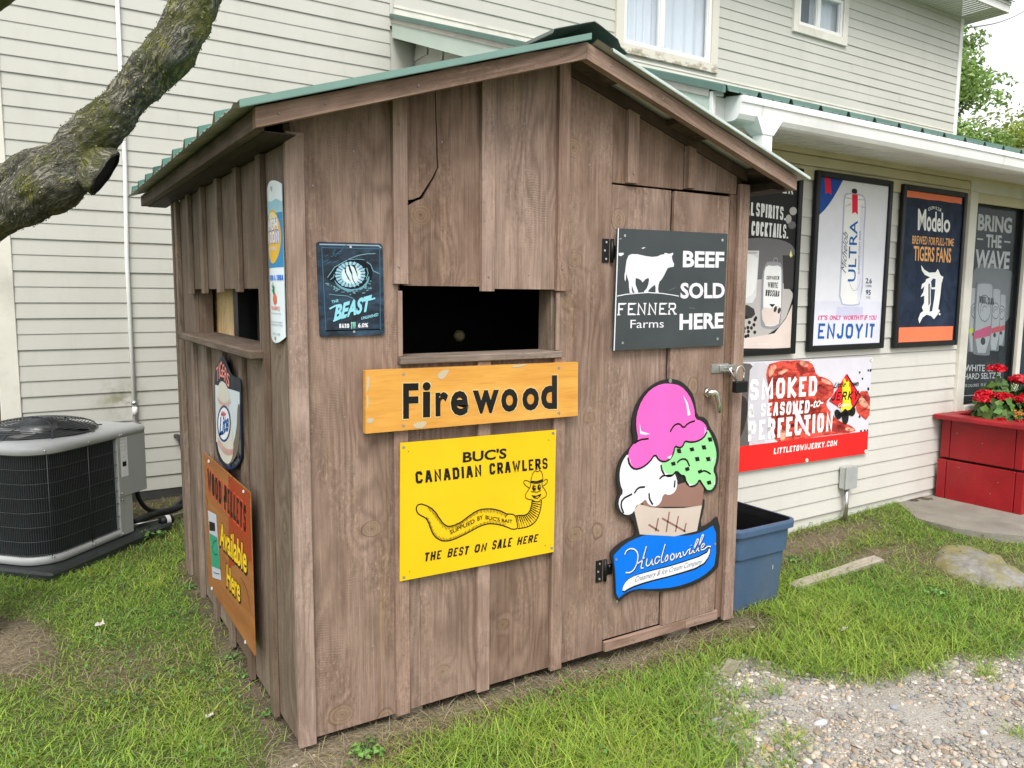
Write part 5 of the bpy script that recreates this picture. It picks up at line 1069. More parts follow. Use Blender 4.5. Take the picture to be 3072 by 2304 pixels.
('l','lettering','black',4,.007,[(.477,.16),(.48,.164),(.486,.171),(.494,.181),(.506,.196),(.514,.207),(.519,.216),(.52,.222),(.519,.225),(.517,.227),(.514,.226),(.511,.224),(.508,.22),(.505,.213),(.501,.205),(.497,.196),(.493,.184),(.491,.175),(.491,.168),(.492,.164),(.495,.162),(.498,.16),(.499,.159),(.5,.159)]),
('l','lettering','black',4,.007,[(.508,.163),(.511,.168),(.517,.176),(.526,.19),(.539,.207),(.547,.221),(.553,.231),(.555,.238),(.553,.241),(.551,.243),(.549,.242),(.546,.24),(.543,.236),(.54,.23),(.536,.22),(.531,.207),(.526,.192),(.523,.18),(.522,.171),(.523,.166),(.526,.165),(.529,.163),(.53,.163),(.531,.162)]),
('l','lettering','black',4,.007,[(.54,.175),(.542,.176),(.545,.177),(.55,.179),(.556,.182),(.56,.184),(.563,.188),(.563,.191),(.561,.194),(.559,.196),(.556,.197),(.553,.196),(.549,.194),(.546,.19),(.544,.186),(.542,.182),(.542,.176),(.542,.172),(.544,.169),(.547,.167),(.552,.165),(.557,.165),(.563,.167),(.57,.169),(.577,.173),(.584,.175),(.59,.176),(.596,.176),(.601,.174),(.606,.173),(.608,.172),(.61,.171)]),
('l','lettering','white',5,.006,[(.047,.233),(.048,.234),(.049,.236),(.051,.24),(.053,.244),(.057,.248),(.061,.251),(.068,.253),(.075,.255),(.083,.255),(.09,.253),(.098,.251),(.106,.247),(.112,.242),(.117,.237),(.122,.231),(.125,.225),(.127,.217),(.128,.21),(.127,.201),(.126,.192),(.124,.183),(.121,.175),(.117,.168),(.113,.161),(.109,.155),(.103,.15),(.098,.146),(.091,.143),(.085,.142),(.078,.141),(.072,.142),(.065,.143),(.06,.145),(.057,.145),(.056,.146)]),
('l','lettering','white',5,.006,[(.178,.25),(.177,.247),(.176,.243),(.173,.236),(.17,.226),(.166,.216),(.163,.206),(.159,.195),(.156,.183),(.153,.174),(.151,.166),(.149,.159),(.149,.154),(.15,.151),(.151,.149),(.154,.148),(.158,.148),(.161,.148),(.163,.148),(.164,.149)]),
('l','lettering','white',5,.006,[(.121,.175),(.123,.175),(.126,.176),(.131,.178),(.137,.179),(.144,.182),(.15,.184),(.155,.188),(.161,.192),(.165,.195),(.168,.197),(.169,.197)]),
('l','lettering','white',5,.006,[(.186,.189),(.185,.187),(.184,.184),(.183,.179),(.181,.172),(.18,.166),(.18,.161),(.182,.158),(.185,.155),(.188,.153),(.191,.153),(.194,.153),(.198,.154),(.202,.157),(.206,.162),(.21,.168),(.214,.175),(.217,.181),(.219,.184),(.221,.186)]),
('l','lettering','white',5,.006,[(.221,.186),(.22,.185),(.219,.181),(.218,.176),(.216,.169),(.216,.163),(.217,.159),(.219,.155),(.223,.154),(.225,.152),(.227,.151),(.228,.151)]),
('l','lettering','white',5,.006,[(.267,.182),(.265,.182),(.263,.183),(.258,.185),(.253,.187),(.248,.187),(.244,.186),(.24,.183),(.237,.179),(.235,.174),(.234,.17),(.234,.166),(.235,.161),(.237,.158),(.239,.156),(.242,.154),(.246,.154),(.25,.155),(.253,.157),(.257,.16),(.26,.164),(.263,.167),(.264,.169),(.265,.17)]),
('l','lettering','white',5,.006,[(.297,.241),(.296,.237),(.292,.228),(.288,.215),(.282,.198),(.277,.184),(.275,.173),(.274,.165),(.275,.16),(.276,.156),(.278,.154),(.281,.153),(.284,.154),(.287,.155),(.289,.155),(.29,.155)]),
('l','lettering','white',5,.006,[(.293,.156),(.294,.158),(.297,.163),(.301,.169),(.306,.178),(.31,.183),(.313,.184),(.316,.181),(.317,.174),(.317,.169),(.316,.164),(.313,.16),(.31,.158),(.306,.156),(.303,.156),(.3,.157),(.297,.159),(.295,.16),(.294,.161),(.293,.162)]),
('l','lettering','white',5,.006,[(.345,.185),(.345,.184),(.343,.183),(.341,.181),(.338,.178),(.335,.175),(.334,.172),(.334,.168),(.335,.163),(.336,.16),(.338,.157),(.34,.155),(.344,.154),(.347,.154),(.35,.155),(.353,.157),(.356,.16),(.358,.163),(.359,.166),(.359,.169),(.358,.173),(.357,.176),(.355,.179),(.353,.181),(.35,.182),(.348,.184),(.346,.184),(.345,.185)]),
('l','lettering','white',5,.006,[(.372,.183),(.371,.181),(.371,.178),(.371,.173),(.371,.166),(.37,.16),(.37,.157),(.37,.155)]),
('l','lettering','white',5,.006,[(.37,.155),(.371,.157),(.374,.16),(.378,.165),(.383,.172),(.387,.177),(.391,.18),(.394,.18),(.397,.179),(.399,.177),(.399,.173),(.399,.169),(.397,.164),(.397,.16),(.399,.159),(.402,.158),(.406,.16),(.409,.161),(.411,.162),(.412,.162)]),
('l','lettering','white',5,.006,[(.415,.185),(.415,.183),(.417,.179),(.418,.174),(.421,.167),(.424,.163),(.428,.163),(.433,.167),(.439,.174),(.444,.18),(.447,.184),(.451,.186),(.453,.187),(.455,.187),(.456,.187),(.457,.187)]),
('l','lettering','white',5,.006,[(.463,.192),(.463,.19),(.462,.186),(.46,.181),(.459,.174),(.458,.169),(.459,.165),(.461,.164),(.465,.165),(.467,.166),(.469,.166),(.47,.166)]),
('l','lettering','white',5,.006,[(.468,.204),(.468,.204),(.469,.205),(.469,.205),(.469,.206),(.47,.207),(.47,.207),(.47,.207)]),
('l','lettering','white',5,.006,[(.473,.164),(.476,.168),(.481,.175),(.49,.186),(.501,.2),(.51,.212),(.515,.22),(.516,.226),(.515,.229),(.513,.231),(.51,.23),(.507,.228),(.504,.224),(.501,.218),(.497,.21),(.493,.2),(.489,.189),(.487,.179),(.487,.172),(.488,.168),(.491,.166),(.494,.165),(.495,.164),(.496,.163)]),
('l','lettering','white',5,.006,[(.504,.168),(.507,.172),(.513,.181),(.522,.194),(.534,.211),(.543,.225),(.549,.236),(.551,.242),(.549,.246),(.547,.247),(.545,.247),(.542,.245),(.539,.241),(.536,.234),(.531,.224),(.527,.212),(.522,.196),(.519,.184),(.518,.176),(.519,.171),(.522,.169),(.525,.168),(.526,.167),(.527,.167)]),
('l','lettering','white',5,.006,[(.536,.179),(.538,.18),(.541,.181),(.546,.183),(.552,.186),(.556,.189),(.558,.192),(.559,.195),(.557,.199),(.555,.201),(.552,.201),(.549,.2),(.545,.198),(.542,.195),(.54,.191),(.538,.186),(.538,.181),(.538,.176),(.54,.173),(.543,.171),(.548,.17),(.553,.17),(.559,.171),(.565,.173),(.573,.177),(.579,.18),(.586,.181),(.592,.18),(.597,.179),(.601,.177),(.604,.176),(.606,.176)]),
('p','screw','steel',9,[(.307,1.024),(.305,1.018),(.3,1.015),(.293,1.015),(.288,1.019),(.286,1.025),(.287,1.031),(.293,1.034),(.299,1.034),(.305,1.03)]),
('p','screw','steel',9,[(.003,.218),(.002,.213),(-.003,.212),(-.008,.215),(-.01,.22),(-.008,.225),(-.004,.226),(.001,.223)]),
('p','screw','steel',9,[(.643,.184),(.641,.179),(.635,.178),(.63,.181),(.627,.187),(.629,.192),(.635,.193),(.641,.19)]),
('p','screw','steel',9,[(.013,.016),(.011,.011),(.006,.01),(.001,.013),(-.001,.018),(.001,.023),(.006,.024),(.011,.021)])]),
('cansign','L',-.006,(-.19,1.472),[
('p','picture','lightblue',1,[(0,.453),(0,.492),(.046,.501),(.092,.495),(.139,.501),(.185,.487),(.185,.453)]),
('p','picture','skyblue',1,[(0,.266),(.185,.266),(.185,.453),(0,.453)]),
('p','picture','teal',2,[(0,.34),(.015,.34),(.011,.487),(0,.487)]),
('p','picture','sun',3,[(.174,.374),(.172,.394),(.166,.413),(.157,.43),(.145,.445),(.131,.456),(.114,.464),(.097,.467),(.079,.466),(.062,.46),(.047,.451),(.034,.438),(.023,.422),(.015,.404),(.012,.384),(.012,.364),(.015,.344),(.023,.326),(.033,.309),(.047,.296),(.062,.287),(.079,.281),(.097,.28),(.114,.283),(.13,.291),(.145,.302),(.157,.317),(.166,.334),(.172,.353)]),
('p','picture','palesun',4,[(.159,.407),(.158,.418),(.153,.428),(.146,.437),(.137,.445),(.126,.452),(.113,.456),(.1,.458),(.086,.458),(.072,.456),(.059,.452),(.048,.445),(.039,.438),(.032,.428),(.027,.418),(.026,.408)]),
('t','lettering','white',5,'HIGH',(.033,.396),(.152,.396),(.033,.433),.03,'S'),
('t','lettering','white',5,'NOON',(.026,.351),(.159,.351),(.026,.391),.03,'S'),
('t','lettering','blue',4,'HIGH',(.03,.393),(.153,.393),(.03,.436),.06,'S'),
('t','lettering','blue',4,'NOON',(.023,.348),(.162,.348),(.023,.393),.06,'S'),
('t','lettering','white',5,'PINEAPPLE',(.052,.325),(.137,.325),(.052,.338),.02,'S'),
('t','lettering','blue',4,'VODKA & SODA',(.026,.221),(.181,.221),(.026,.24),.03,'S'),
('p','picture','orange',4,[(.124,.156),(.121,.165),(.114,.172),(.104,.175),(.094,.174),(.085,.169),(.08,.16),(.08,.151),(.085,.142),(.094,.137),(.104,.136),(.114,.139),(.121,.146)]),
('p','picture','leaf',5,[(.089,.17),(.07,.187),(.081,.19),(.067,.204),(.083,.201),(.078,.218),(.096,.198),(.104,.204),(.098,.187),(.104,.175)]),
('t','lettering','orange',4,'PINEAPPLE',(.046,.116),(.148,.116),(.046,.13),.01,'S'),
('t','lettering','greyblue',4,'WITH NATURAL JUICE',(.033,.101),(.159,.101),(.033,.107),0,'B'),
('t','lettering','greyblue',4,'MADE WITH REAL VODKA',(.028,.071),(.167,.071),(.028,.077),0,'B'),
('t','lettering','greyblue',4,'AND SPARKLING WATER',(.028,.061),(.167,.061),(.028,.067),0,'B'),
('t','lettering','greyblue',4,'12 FL OZ',(.056,.028),(.148,.028),(.056,.036),0,'B'),
('p','screw','steel',6,[(.102,.54),(.099,.546),(.092,.549),(.086,.546),(.083,.54),(.086,.534),(.092,.532),(.099,.534)]),
('p','screw','steel',6,[(.105,.017),(.103,.022),(.096,.024),(.09,.022),(.087,.017),(.09,.012),(.096,.01),(.103,.012)])]),
('ball','L',-.032,(-1.154,.804),[
('p','plate','B',0,[(.26,.567),(.282,.564),(.303,.556),(.325,.543),(.346,.531),(.367,.519),(.391,.508),(.419,.498),(.45,.493),(.483,.493),(.518,.493),(.555,.495),(.576,.487),(.58,.47),(.579,.394),(.573,.255),(.565,.177),(.555,.159),(.53,.139),(.489,.116),(.432,.093),(.357,.072),(.291,.059),(.235,.055),(.174,.058),(.107,.067),(.061,.089),(.036,.124),(.029,.187),(.037,.276),(.047,.353),(.059,.419),(.071,.463),(.085,.485),(.105,.502),(.133,.513),(.157,.525),(.179,.539),(.205,.552),(.235,.563)]),
('p','picture','skyw',1,[(.079,.419),(.559,.437),(.55,.197),(.519,.161),(.058,.147)]),
('p','picture','navy',2,[(.561,.407),(.57,.393),(.573,.336),(.569,.235),(.561,.176),(.549,.158),(.523,.138),(.483,.114),(.429,.093),(.36,.074),(.296,.062),(.237,.059),(.246,.068),(.322,.089),(.392,.115),(.456,.147),(.501,.191),(.53,.246),(.547,.309),(.553,.379)]),
('p','picture','crowd',2,[(.528,.385),(.548,.384),(.557,.333),(.553,.233),(.546,.173),(.538,.156),(.512,.138),(.468,.118),(.415,.1),(.352,.083),(.302,.076),(.266,.077),(.278,.096),(.337,.132),(.396,.179),(.456,.237),(.493,.295),(.509,.356)]),
('p','picture','cream',3,[(.156,.424),(.186,.44),(.222,.449),(.265,.451),(.304,.446),(.337,.433),(.359,.418),(.369,.401),(.366,.384),(.351,.366),(.356,.338),(.38,.301),(.399,.268),(.412,.238),(.417,.206),(.414,.174),(.399,.145),(.373,.12),(.34,.101),(.298,.086),(.252,.08),(.2,.081),(.153,.09),(.113,.109),(.086,.139),(.073,.18),(.075,.226),(.091,.276),(.107,.315),(.124,.343),(.134,.371),(.139,.402)]),
('p','picture','navy',4,[(.382,.28),(.376,.262),(.365,.244),(.349,.227),(.329,.211),(.304,.197),(.277,.186),(.248,.177),(.218,.173),(.189,.172),(.163,.174),(.14,.181),(.121,.192),(.108,.205),(.101,.221),(.101,.239),(.107,.258),(.12,.277),(.138,.295),(.16,.311),(.186,.325),(.215,.335),(.244,.343),(.273,.346),(.301,.346),(.326,.342),(.347,.335),(.363,.325),(.375,.311),(.381,.296)]),
('p','picture','white',5,[(.36,.277),(.355,.261),(.346,.245),(.333,.231),(.315,.216),(.294,.204),(.271,.194),(.247,.187),(.222,.183),(.198,.183),(.176,.185),(.157,.192),(.141,.201),(.131,.213),(.125,.227),(.125,.243),(.13,.259),(.141,.276),(.156,.291),(.175,.305),(.197,.317),(.221,.326),(.245,.333),(.27,.336),(.293,.336),(.313,.332),(.331,.326),(.345,.316),(.355,.305),(.36,.291)]),
('l','picture','blue2',6,.006,[(.367,.278),(.362,.262),(.353,.245),(.338,.229),(.32,.215),(.297,.202),(.273,.192),(.247,.184),(.221,.18),(.195,.179),(.172,.182),(.151,.188),(.135,.198),(.123,.21),(.117,.225),(.117,.242),(.123,.259),(.134,.276),(.15,.292),(.17,.307),(.193,.32),(.219,.329),(.245,.336),(.271,.339),(.295,.339),(.318,.336),(.336,.329),(.351,.319),(.362,.307),(.367,.293),(.367,.278)]),
('t','lettering','blue2',7,'Lite',(.143,.187),(.345,.243),(.149,.272),.03,'I'),
('p','lettering','blue2',7,[(.127,.185),(.238,.211),(.24,.221),(.145,.2)]),
('t','lettering','red',7,'Miller',(.19,.286),(.303,.301),(.194,.309),.012,'I'),
('l','picture','red',5,.004,[(.126,.368),(.138,.348)]),
('l','picture','red',5,.004,[(.147,.364),(.16,.344)]),
('l','picture','red',5,.004,[(.169,.36),(.181,.34)]),
('l','picture','red',5,.004,[(.19,.357),(.202,.337)]),
('l','picture','red',5,.004,[(.211,.355),(.223,.335)]),
('l','picture','red',5,.004,[(.232,.355),(.244,.335)]),
('l','picture','red',5,.004,[(.253,.356),(.265,.336)]),
('l','picture','red',5,.004,[(.275,.358),(.286,.338)]),
('l','picture','red',5,.004,[(.296,.362),(.307,.342)]),
('l','picture','red',5,.004,[(.317,.367),(.328,.347)]),
('l','picture','red',5,.004,[(.338,.373),(.349,.353)]),
('l','picture','red',5,.004,[(.359,.379),(.37,.36)]),
('l','picture','red',5,.004,[(.38,.386),(.391,.367)]),
('l','picture','red',5,.004,[(.117,.172),(.096,.139)]),
('l','picture','red',5,.004,[(.137,.168),(.116,.135)]),
('l','picture','red',5,.004,[(.156,.164),(.135,.131)]),
('l','picture','red',5,.004,[(.175,.16),(.155,.128)]),
('l','picture','red',5,.004,[(.194,.157),(.174,.125)]),
('l','picture','red',5,.004,[(.213,.155),(.193,.122)]),
('l','picture','red',5,.004,[(.232,.153),(.212,.121)]),
('l','picture','red',5,.004,[(.251,.152),(.231,.12)]),
('l','picture','red',5,.004,[(.27,.152),(.25,.12)]),
('l','picture','red',5,.004,[(.289,.153),(.269,.121)]),
('l','picture','red',5,.004,[(.307,.154),(.288,.123)]),
('l','picture','red',5,.004,[(.326,.157),(.307,.125)]),
('l','picture','red',5,.004,[(.345,.16),(.326,.129)]),
('l','picture','red',5,.004,[(.363,.163),(.345,.132)]),
('l','picture','red',5,.004,[(.382,.167),(.363,.137)]),
('l','picture','red',5,.004,[(.4,.172),(.382,.141)]),
('l','picture','red',5,.004,[(.418,.176),(.4,.146)]),
('t','lettering','pinkl',6,'T',(.125,.436),(.166,.449),(.128,.501),.012,'B'),
('t','lettering','pinkl',6,'I',(.175,.455),(.19,.457),(.183,.527),.012,'B'),
('t','lettering','pinkl',6,'G',(.195,.464),(.245,.468),(.207,.538),.012,'B'),
('t','lettering','pinkl',6,'E',(.249,.47),(.286,.471),(.262,.529),.012,'B'),
('t','lettering','pinkl',6,'R',(.284,.457),(.33,.456),(.304,.521),.012,'B'),
('t','lettering','pinkl',6,'S',(.325,.444),(.38,.435),(.341,.503),.012,'B')]),
('pellets','L',-.045,(-1.35,.172),[
('p','plate','B',0,[(0,0),(.925,0),(.925,.685),(0,.685)]),
('p','picture','glow',1,[(.5,.25),(.92,.4),(.92,.68),(.55,.68)]),
('t','lettering','ink',2,'WOOD',(.079,.512),(.39,.504),(.089,.622),.03,'S'),
('t','lettering','ink',2,'PELLETS',(.443,.501),(.848,.497),(.461,.618),.03,'S'),
('t','lettering','redline',1,'WOOD',(.068,.5),(.397,.495),(.082,.629),.055,'S'),
('t','lettering','redline',1,'PELLETS',(.43,.49),(.857,.49),(.451,.624),.055,'S'),
('t','lettering','ink',2,'Available',(.304,.282),(.846,.307),(.326,.421),.06,'B'),
('t','lettering','yellow',3,'Available',(.318,.295),(.835,.318),(.338,.418),.025,'B'),
('t','lettering','ink',2,'Here',(.422,.122),(.713,.139),(.438,.249),.06,'B'),
('t','lettering','yellow',3,'Here',(.44,.137),(.701,.148),(.453,.247),.025,'B'),
('p','picture','bagtop',1,[(.059,.403),(.259,.429),(.319,.126),(.116,.075)]),
('p','picture','baggreen',2,[(.084,.293),(.27,.32),(.311,.175),(.108,.131)]),
('p','picture','ink',3,[(.086,.354),(.222,.379),(.224,.339),(.086,.307)]),
('l','picture','bagdark',3,.006,[(.246,.3),(.226,.292),(.186,.277),(.16,.258),(.148,.236),(.154,.222),(.178,.215),(.208,.218),(.243,.23),(.26,.236)]),
('l','picture','bagdark',3,.004,[(.152,.112),(.282,.144)]),
('l','picture','crackc',1,.004,[(.718,.269),(.806,.257),(.854,.226),(.878,.172)]),
('l','picture','crackc',1,.004,[(.016,.463),(.067,.447),(.045,.423)]),
('l','picture','crackc',1,.003,[(.642,.693),(.567,.653)]),
('p','screw','white',4,[(.159,.669),(.15,.661),(.13,.655),(.112,.654),(.105,.659),(.114,.667),(.134,.674),(.152,.674)]),
('p','screw','white',4,[(.846,.672),(.84,.665),(.826,.66),(.813,.659),(.808,.663),(.814,.67),(.828,.675),(.841,.676)]),
('p','screw','white',4,[(.119,.02),(.11,.011),(.09,.001),(.071,-.003),(.064,.002),(.073,.012),(.093,.021),(.113,.025)]),
('p','screw','white',4,[(.793,.008),(.786,-.001),(.772,-.009),(.758,-.012),(.753,-.008),(.759,.001),(.774,.009),(.788,.012)])]),
('spirits','H',.675,(2.798,1.266),[
('f','frame',.86,1.219,.042),
('p','picture','B',0,[(.04,.04),(.82,.04),(.82,1.179),(.04,1.179)]),
('p','picture','midgrey',1,[(.279,.736),(.354,.746),(.429,.753),(.504,.756),(.58,.756),(.655,.752),(.717,.743),(.764,.73),(.798,.713),(.816,.691),(.83,.658),(.839,.614),(.844,.559),(.844,.494),(.821,.451),(.775,.431),(.707,.434),(.617,.46),(.531,.478),(.449,.49),(.369,.495),(.293,.494),(.236,.507),(.197,.535),(.176,.578),(.173,.635),(.189,.68),(.224,.714)]),
('p','picture','lightgrey',2,[(.242,.444),(.359,.479),(.486,.493),(.624,.488),(.726,.467),(.788,.429),(.82,.403),(.821,.387),(.801,.335),(.759,.246),(.681,.178),(.568,.13),(.433,.105),(.279,.102),(.199,.182),(.19,.346)]),
('p','picture','beige',3,[(.206,.056),(.823,.036),(.819,.333),(.76,.24),(.648,.142),(.399,.117),(.201,.144)]),
('p','picture','darkg',3,[(.281,.341),(.38,.326),(.437,.302),(.45,.268),(.418,.246),(.342,.235),(.281,.236),(.238,.248),(.22,.277),(.228,.324)]),
('p','picture','darkg',3,[(.694,.652),(.837,.657),(.842,.434),(.722,.433)]),
('p','picture','glass',4,[(.172,.663),(.461,.674),(.461,.622),(.451,.385),(.418,.341),(.19,.333)]),
('p','picture','white',5,[(.241,.648),(.382,.653),(.453,.627),(.451,.57),(.446,.506),(.44,.435),(.409,.391),(.355,.372),(.293,.364),(.223,.368),(.184,.439),(.176,.577)]),
('p','picture','lightgrey',6,[(.172,.653),(.442,.666),(.442,.655),(.173,.638)]),
('p','picture','lightgrey',4,[(.818,.945),(.815,.933),(.805,.923),(.79,.917),(.773,.916),(.757,.92),(.746,.929),(.742,.94),(.745,.952),(.754,.962),(.769,.968),(.786,.969),(.802,.965),(.813,.956)]),
('p','picture','lightgrey',4,[(.767,.889),(.765,.876),(.757,.865),(.745,.858),(.732,.858),(.719,.863),(.71,.873),(.706,.885),(.708,.898),(.716,.909),(.727,.916),(.741,.917),(.754,.912),(.763,.902)]),
('p','picture','midgrey',4,[(.815,.854),(.812,.843),(.801,.833),(.785,.827),(.767,.826),(.751,.831),(.739,.839),(.734,.85),(.737,.861),(.748,.87),(.764,.876),(.782,.877),(.798,.873),(.81,.865)]),
('p','picture','flame',5,[(.763,.654),(.774,.691),(.794,.652),(.778,.64)]),
('p','picture','canedge',6,[(.535,.598),(.543,.605),(.578,.608),(.642,.608),(.677,.602),(.684,.59),(.692,.574),(.7,.553),(.706,.487),(.708,.374),(.708,.287),(.707,.226),(.697,.189),(.679,.178),(.658,.172),(.635,.17),(.602,.172),(.562,.176),(.532,.183),(.513,.193),(.502,.237),(.5,.316),(.499,.399),(.498,.484),(.506,.544),(.522,.578)]),
('p','picture','white',7,[(.571,.588),(.64,.588),(.679,.575),(.687,.551),(.694,.457),(.7,.293),(.682,.204),(.642,.191),(.598,.188),(.552,.194),(.525,.281),(.516,.446),(.519,.542),(.531,.573)]),
('p','picture','beige',8,[(.529,.314),(.585,.307),(.634,.31),(.673,.326),(.694,.302),(.693,.241),(.675,.205),(.639,.194),(.598,.192),(.551,.198),(.522,.231),(.508,.289)]),
('p','picture','canedge',8,[(.671,.595),(.668,.591),(.657,.587),(.64,.584),(.62,.582),(.597,.581),(.577,.582),(.56,.584),(.549,.588),(.545,.592),(.548,.596),(.559,.6),(.575,.603),(.596,.605),(.618,.605),(.639,.604),(.656,.602),(.667,.599)]),
('l','picture','canedge',9,.008,[(.645,.617),(.644,.61),(.638,.604),(.63,.6),(.621,.6),(.613,.603),(.606,.608),(.604,.616),(.605,.623),(.611,.629),(.619,.632),(.628,.632),(.637,.629),(.643,.624),(.645,.617)]),
('t','lettering','ink',9,'CUTWATER',(.543,.492),(.667,.493),(.544,.515),.02,'S'),
('t','lettering','ink',9,'WHITE',(.558,.442),(.658,.438),(.558,.477),.02,'S'),
('t','lettering','ink',9,'RUSSIAN',(.539,.387),(.674,.381),(.542,.427),.02,'S'),
('p','picture','ink',9,[(.579,.335),(.641,.333),(.611,.312)]),
('p','picture','darkg',9,[(.658,.298),(.651,.287),(.641,.281),(.632,.282),(.627,.291),(.628,.304),(.635,.315),(.645,.322),(.654,.32),(.659,.311)]),
('p','picture','darkg',9,[(.698,.288),(.69,.277),(.68,.271),(.671,.272),(.666,.281),(.667,.294),(.674,.305),(.685,.311),(.694,.31),(.699,.301)]),
('p','picture','ink',5,[(.457,.201),(.453,.192),(.443,.189),(.432,.193),(.427,.201),(.431,.209),(.441,.213),(.452,.209)]),
('p','picture','ink',5,[(.433,.181),(.429,.172),(.419,.169),(.409,.173),(.404,.181),(.408,.19),(.418,.193),(.428,.19)]),
('p','picture','ink',5,[(.411,.217),(.407,.209),(.397,.205),(.387,.209),(.382,.217),(.386,.226),(.396,.229),(.406,.226)]),
('p','picture','ink',5,[(.468,.153),(.464,.144),(.454,.141),(.443,.145),(.438,.153),(.442,.162),(.452,.165),(.463,.161)]),
('p','picture','ink',5,[(.333,.185),(.33,.176),(.32,.173),(.31,.177),(.305,.185),(.309,.193),(.319,.197),(.329,.193)]),
('p','picture','ink',5,[(.471,.245),(.468,.236),(.458,.233),(.447,.236),(.442,.245),(.446,.253),(.456,.257),(.467,.253)]),
('p','picture','ink',5,[(.361,.158),(.357,.15),(.347,.147),(.337,.15),(.332,.159),(.336,.167),(.346,.171),(.356,.167)]),
('p','picture','ink',5,[(.318,.159),(.314,.15),(.304,.147),(.294,.151),(.289,.159),(.293,.167),(.303,.171),(.313,.167)]),
('p','picture','ink',5,[(.406,.159),(.402,.15),(.392,.147),(.382,.151),(.377,.159),(.381,.168),(.391,.171),(.401,.167)]),
('p','picture','ink',5,[(.404,.132),(.4,.124),(.39,.121),(.38,.124),(.375,.133),(.379,.141),(.389,.145),(.399,.141)]),
('p','picture','ink',5,[(.367,.179),(.363,.171),(.353,.168),(.343,.171),(.338,.18),(.342,.188),(.352,.192),(.362,.188)]),
('p','picture','ink',5,[(.318,.183),(.314,.174),(.304,.171),(.294,.175),(.29,.183),(.293,.192),(.303,.195),(.313,.191)]),
('p','picture','ink',5,[(.382,.127),(.379,.119),(.368,.116),(.358,.119),(.353,.128),(.357,.136),(.367,.14),(.377,.136)]),
('p','picture','ink',5,[(.464,.233),(.46,.225),(.45,.222),(.439,.225),(.434,.234),(.438,.242),(.448,.245),(.459,.242)]),
('p','picture','ink',5,[(.313,.237),(.309,.229),(.3,.226),(.289,.229),(.285,.237),(.289,.246),(.298,.249),(.308,.246)]),
('p','picture','ink',5,[(.343,.161),(.339,.152),(.329,.149),(.319,.153),(.314,.161),(.318,.17),(.328,.173),(.338,.169)]),
('p','picture','ink',5,[(.399,.184),(.396,.175),(.386,.172),(.375,.176),(.371,.184),(.374,.193),(.384,.196),(.395,.192)]),
('p','picture','ink',5,[(.382,.251),(.378,.242),(.368,.239),(.358,.243),(.353,.251),(.357,.26),(.367,.263),(.377,.259)]),
('t','lettering','white',4,'REAL',(.234,.895),(.397,.888),(.235,.977),.02,'S'),
('t','lettering','white',4,'SPIRITS.',(.418,.888),(.707,.878),(.417,.972),.02,'S'),
('t','lettering','white',4,'REAL',(.195,.772),(.35,.765),(.195,.858),.02,'S'),
('t','lettering','white',4,'COCKTAILS.',(.38,.767),(.738,.762),(.381,.856),.02,'S'),
('t','lettering','white',4,'CUTWATER',(.276,1.056),(.769,1.048),(.282,1.127),.02,'S'),
('t','lettering','white',5,'PLEASE ENJOY RESPONSIBLY',(.313,.075),(.618,.066),(.312,.084),0,'B')]),
('ultra','H',.675,(3.799,1.272),[
('f','frame',.887,1.22,.042),
('p','picture','B',0,[(.035,.035),(.852,.035),(.852,1.185),(.035,1.185)]),
('p','picture','shade',1,[(.046,.351),(.85,.344),(.846,.029),(.061,.039)]),
('p','picture','navyblue',1,[(.043,1.185),(.043,1.185),(.106,1.185),(.235,1.184),(.301,1.184),(.301,1.184),(.282,1.158),(.246,1.108),(.204,1.057),(.157,1.007),(.114,.968),(.075,.941),(.056,.927),(.056,.927),(.052,.992),(.046,1.121)]),
('p','picture','red',2,[(.093,1.182),(.155,1.184),(.175,1.069),(.137,1.087),(.113,1.07)]),
('p','picture','canline',2,[(.325,1.085),(.348,1.094),(.4,1.099),(.481,1.1),(.533,1.095),(.555,1.085),(.571,1.06),(.579,1.022),(.583,.954),(.58,.856),(.586,.688),(.599,.448),(.57,.322),(.501,.314),(.43,.314),(.358,.323),(.322,.384),(.322,.497),(.321,.655),(.318,.855),(.316,.986),(.315,1.049)]),
('p','picture','can',3,[(.339,1.078),(.362,1.087),(.407,1.091),(.475,1.091),(.52,1.087),(.542,1.079),(.556,1.056),(.562,1.02),(.565,.953),(.563,.855),(.569,.689),(.581,.454),(.557,.331),(.496,.324),(.433,.324),(.369,.331),(.338,.39),(.339,.5),(.338,.655),(.334,.856),(.331,.985),(.329,1.044)]),
('p','picture','shade',4,[(.525,1.042),(.547,1.031),(.565,.86),(.581,.522),(.573,.347),(.542,.339),(.524,.515),(.517,.871)]),
('p','picture','shade2',2,[(.31,.31),(.614,.306),(.614,.234),(.303,.237)]),
('l','picture','canline',5,.006,[(.322,1.064),(.43,1.058),(.561,1.063)]),
('l','picture','canline',5,.005,[(.428,.507),(.429,.504),(.431,.497),(.435,.486),(.44,.472),(.447,.459),(.457,.447),(.469,.437),(.483,.427),(.498,.423),(.511,.425),(.525,.431),(.538,.442),(.547,.454),(.554,.466),(.558,.478),(.558,.491),(.559,.5),(.559,.506),(.559,.51)]),
('p','picture','ink',5,[(.403,1.104),(.403,1.121),(.417,1.13),(.444,1.132),(.461,1.125),(.468,1.109),(.454,1.099),(.42,1.097)]),
('p','picture','red',6,[(.408,1.092),(.473,1.095),(.487,.955),(.452,.972),(.421,.957)]),
('t','lettering','blue2',6,'ULTRA',(.505,.488),(.492,.915),(.413,.487),.008,'B'),
('t','lettering','grey',6,'Michelob',(.386,.543),(.385,.821),(.328,.562),0,'I'),
('t','lettering','grey',6,'SUPERIOR LIGHT BEER',(.546,.542),(.533,.847),(.529,.542),0,'B'),
('t','lettering','grey',6,'2.6 CARBS',(.339,.999),(.4,1.019),(.338,1.009),0,'B'),
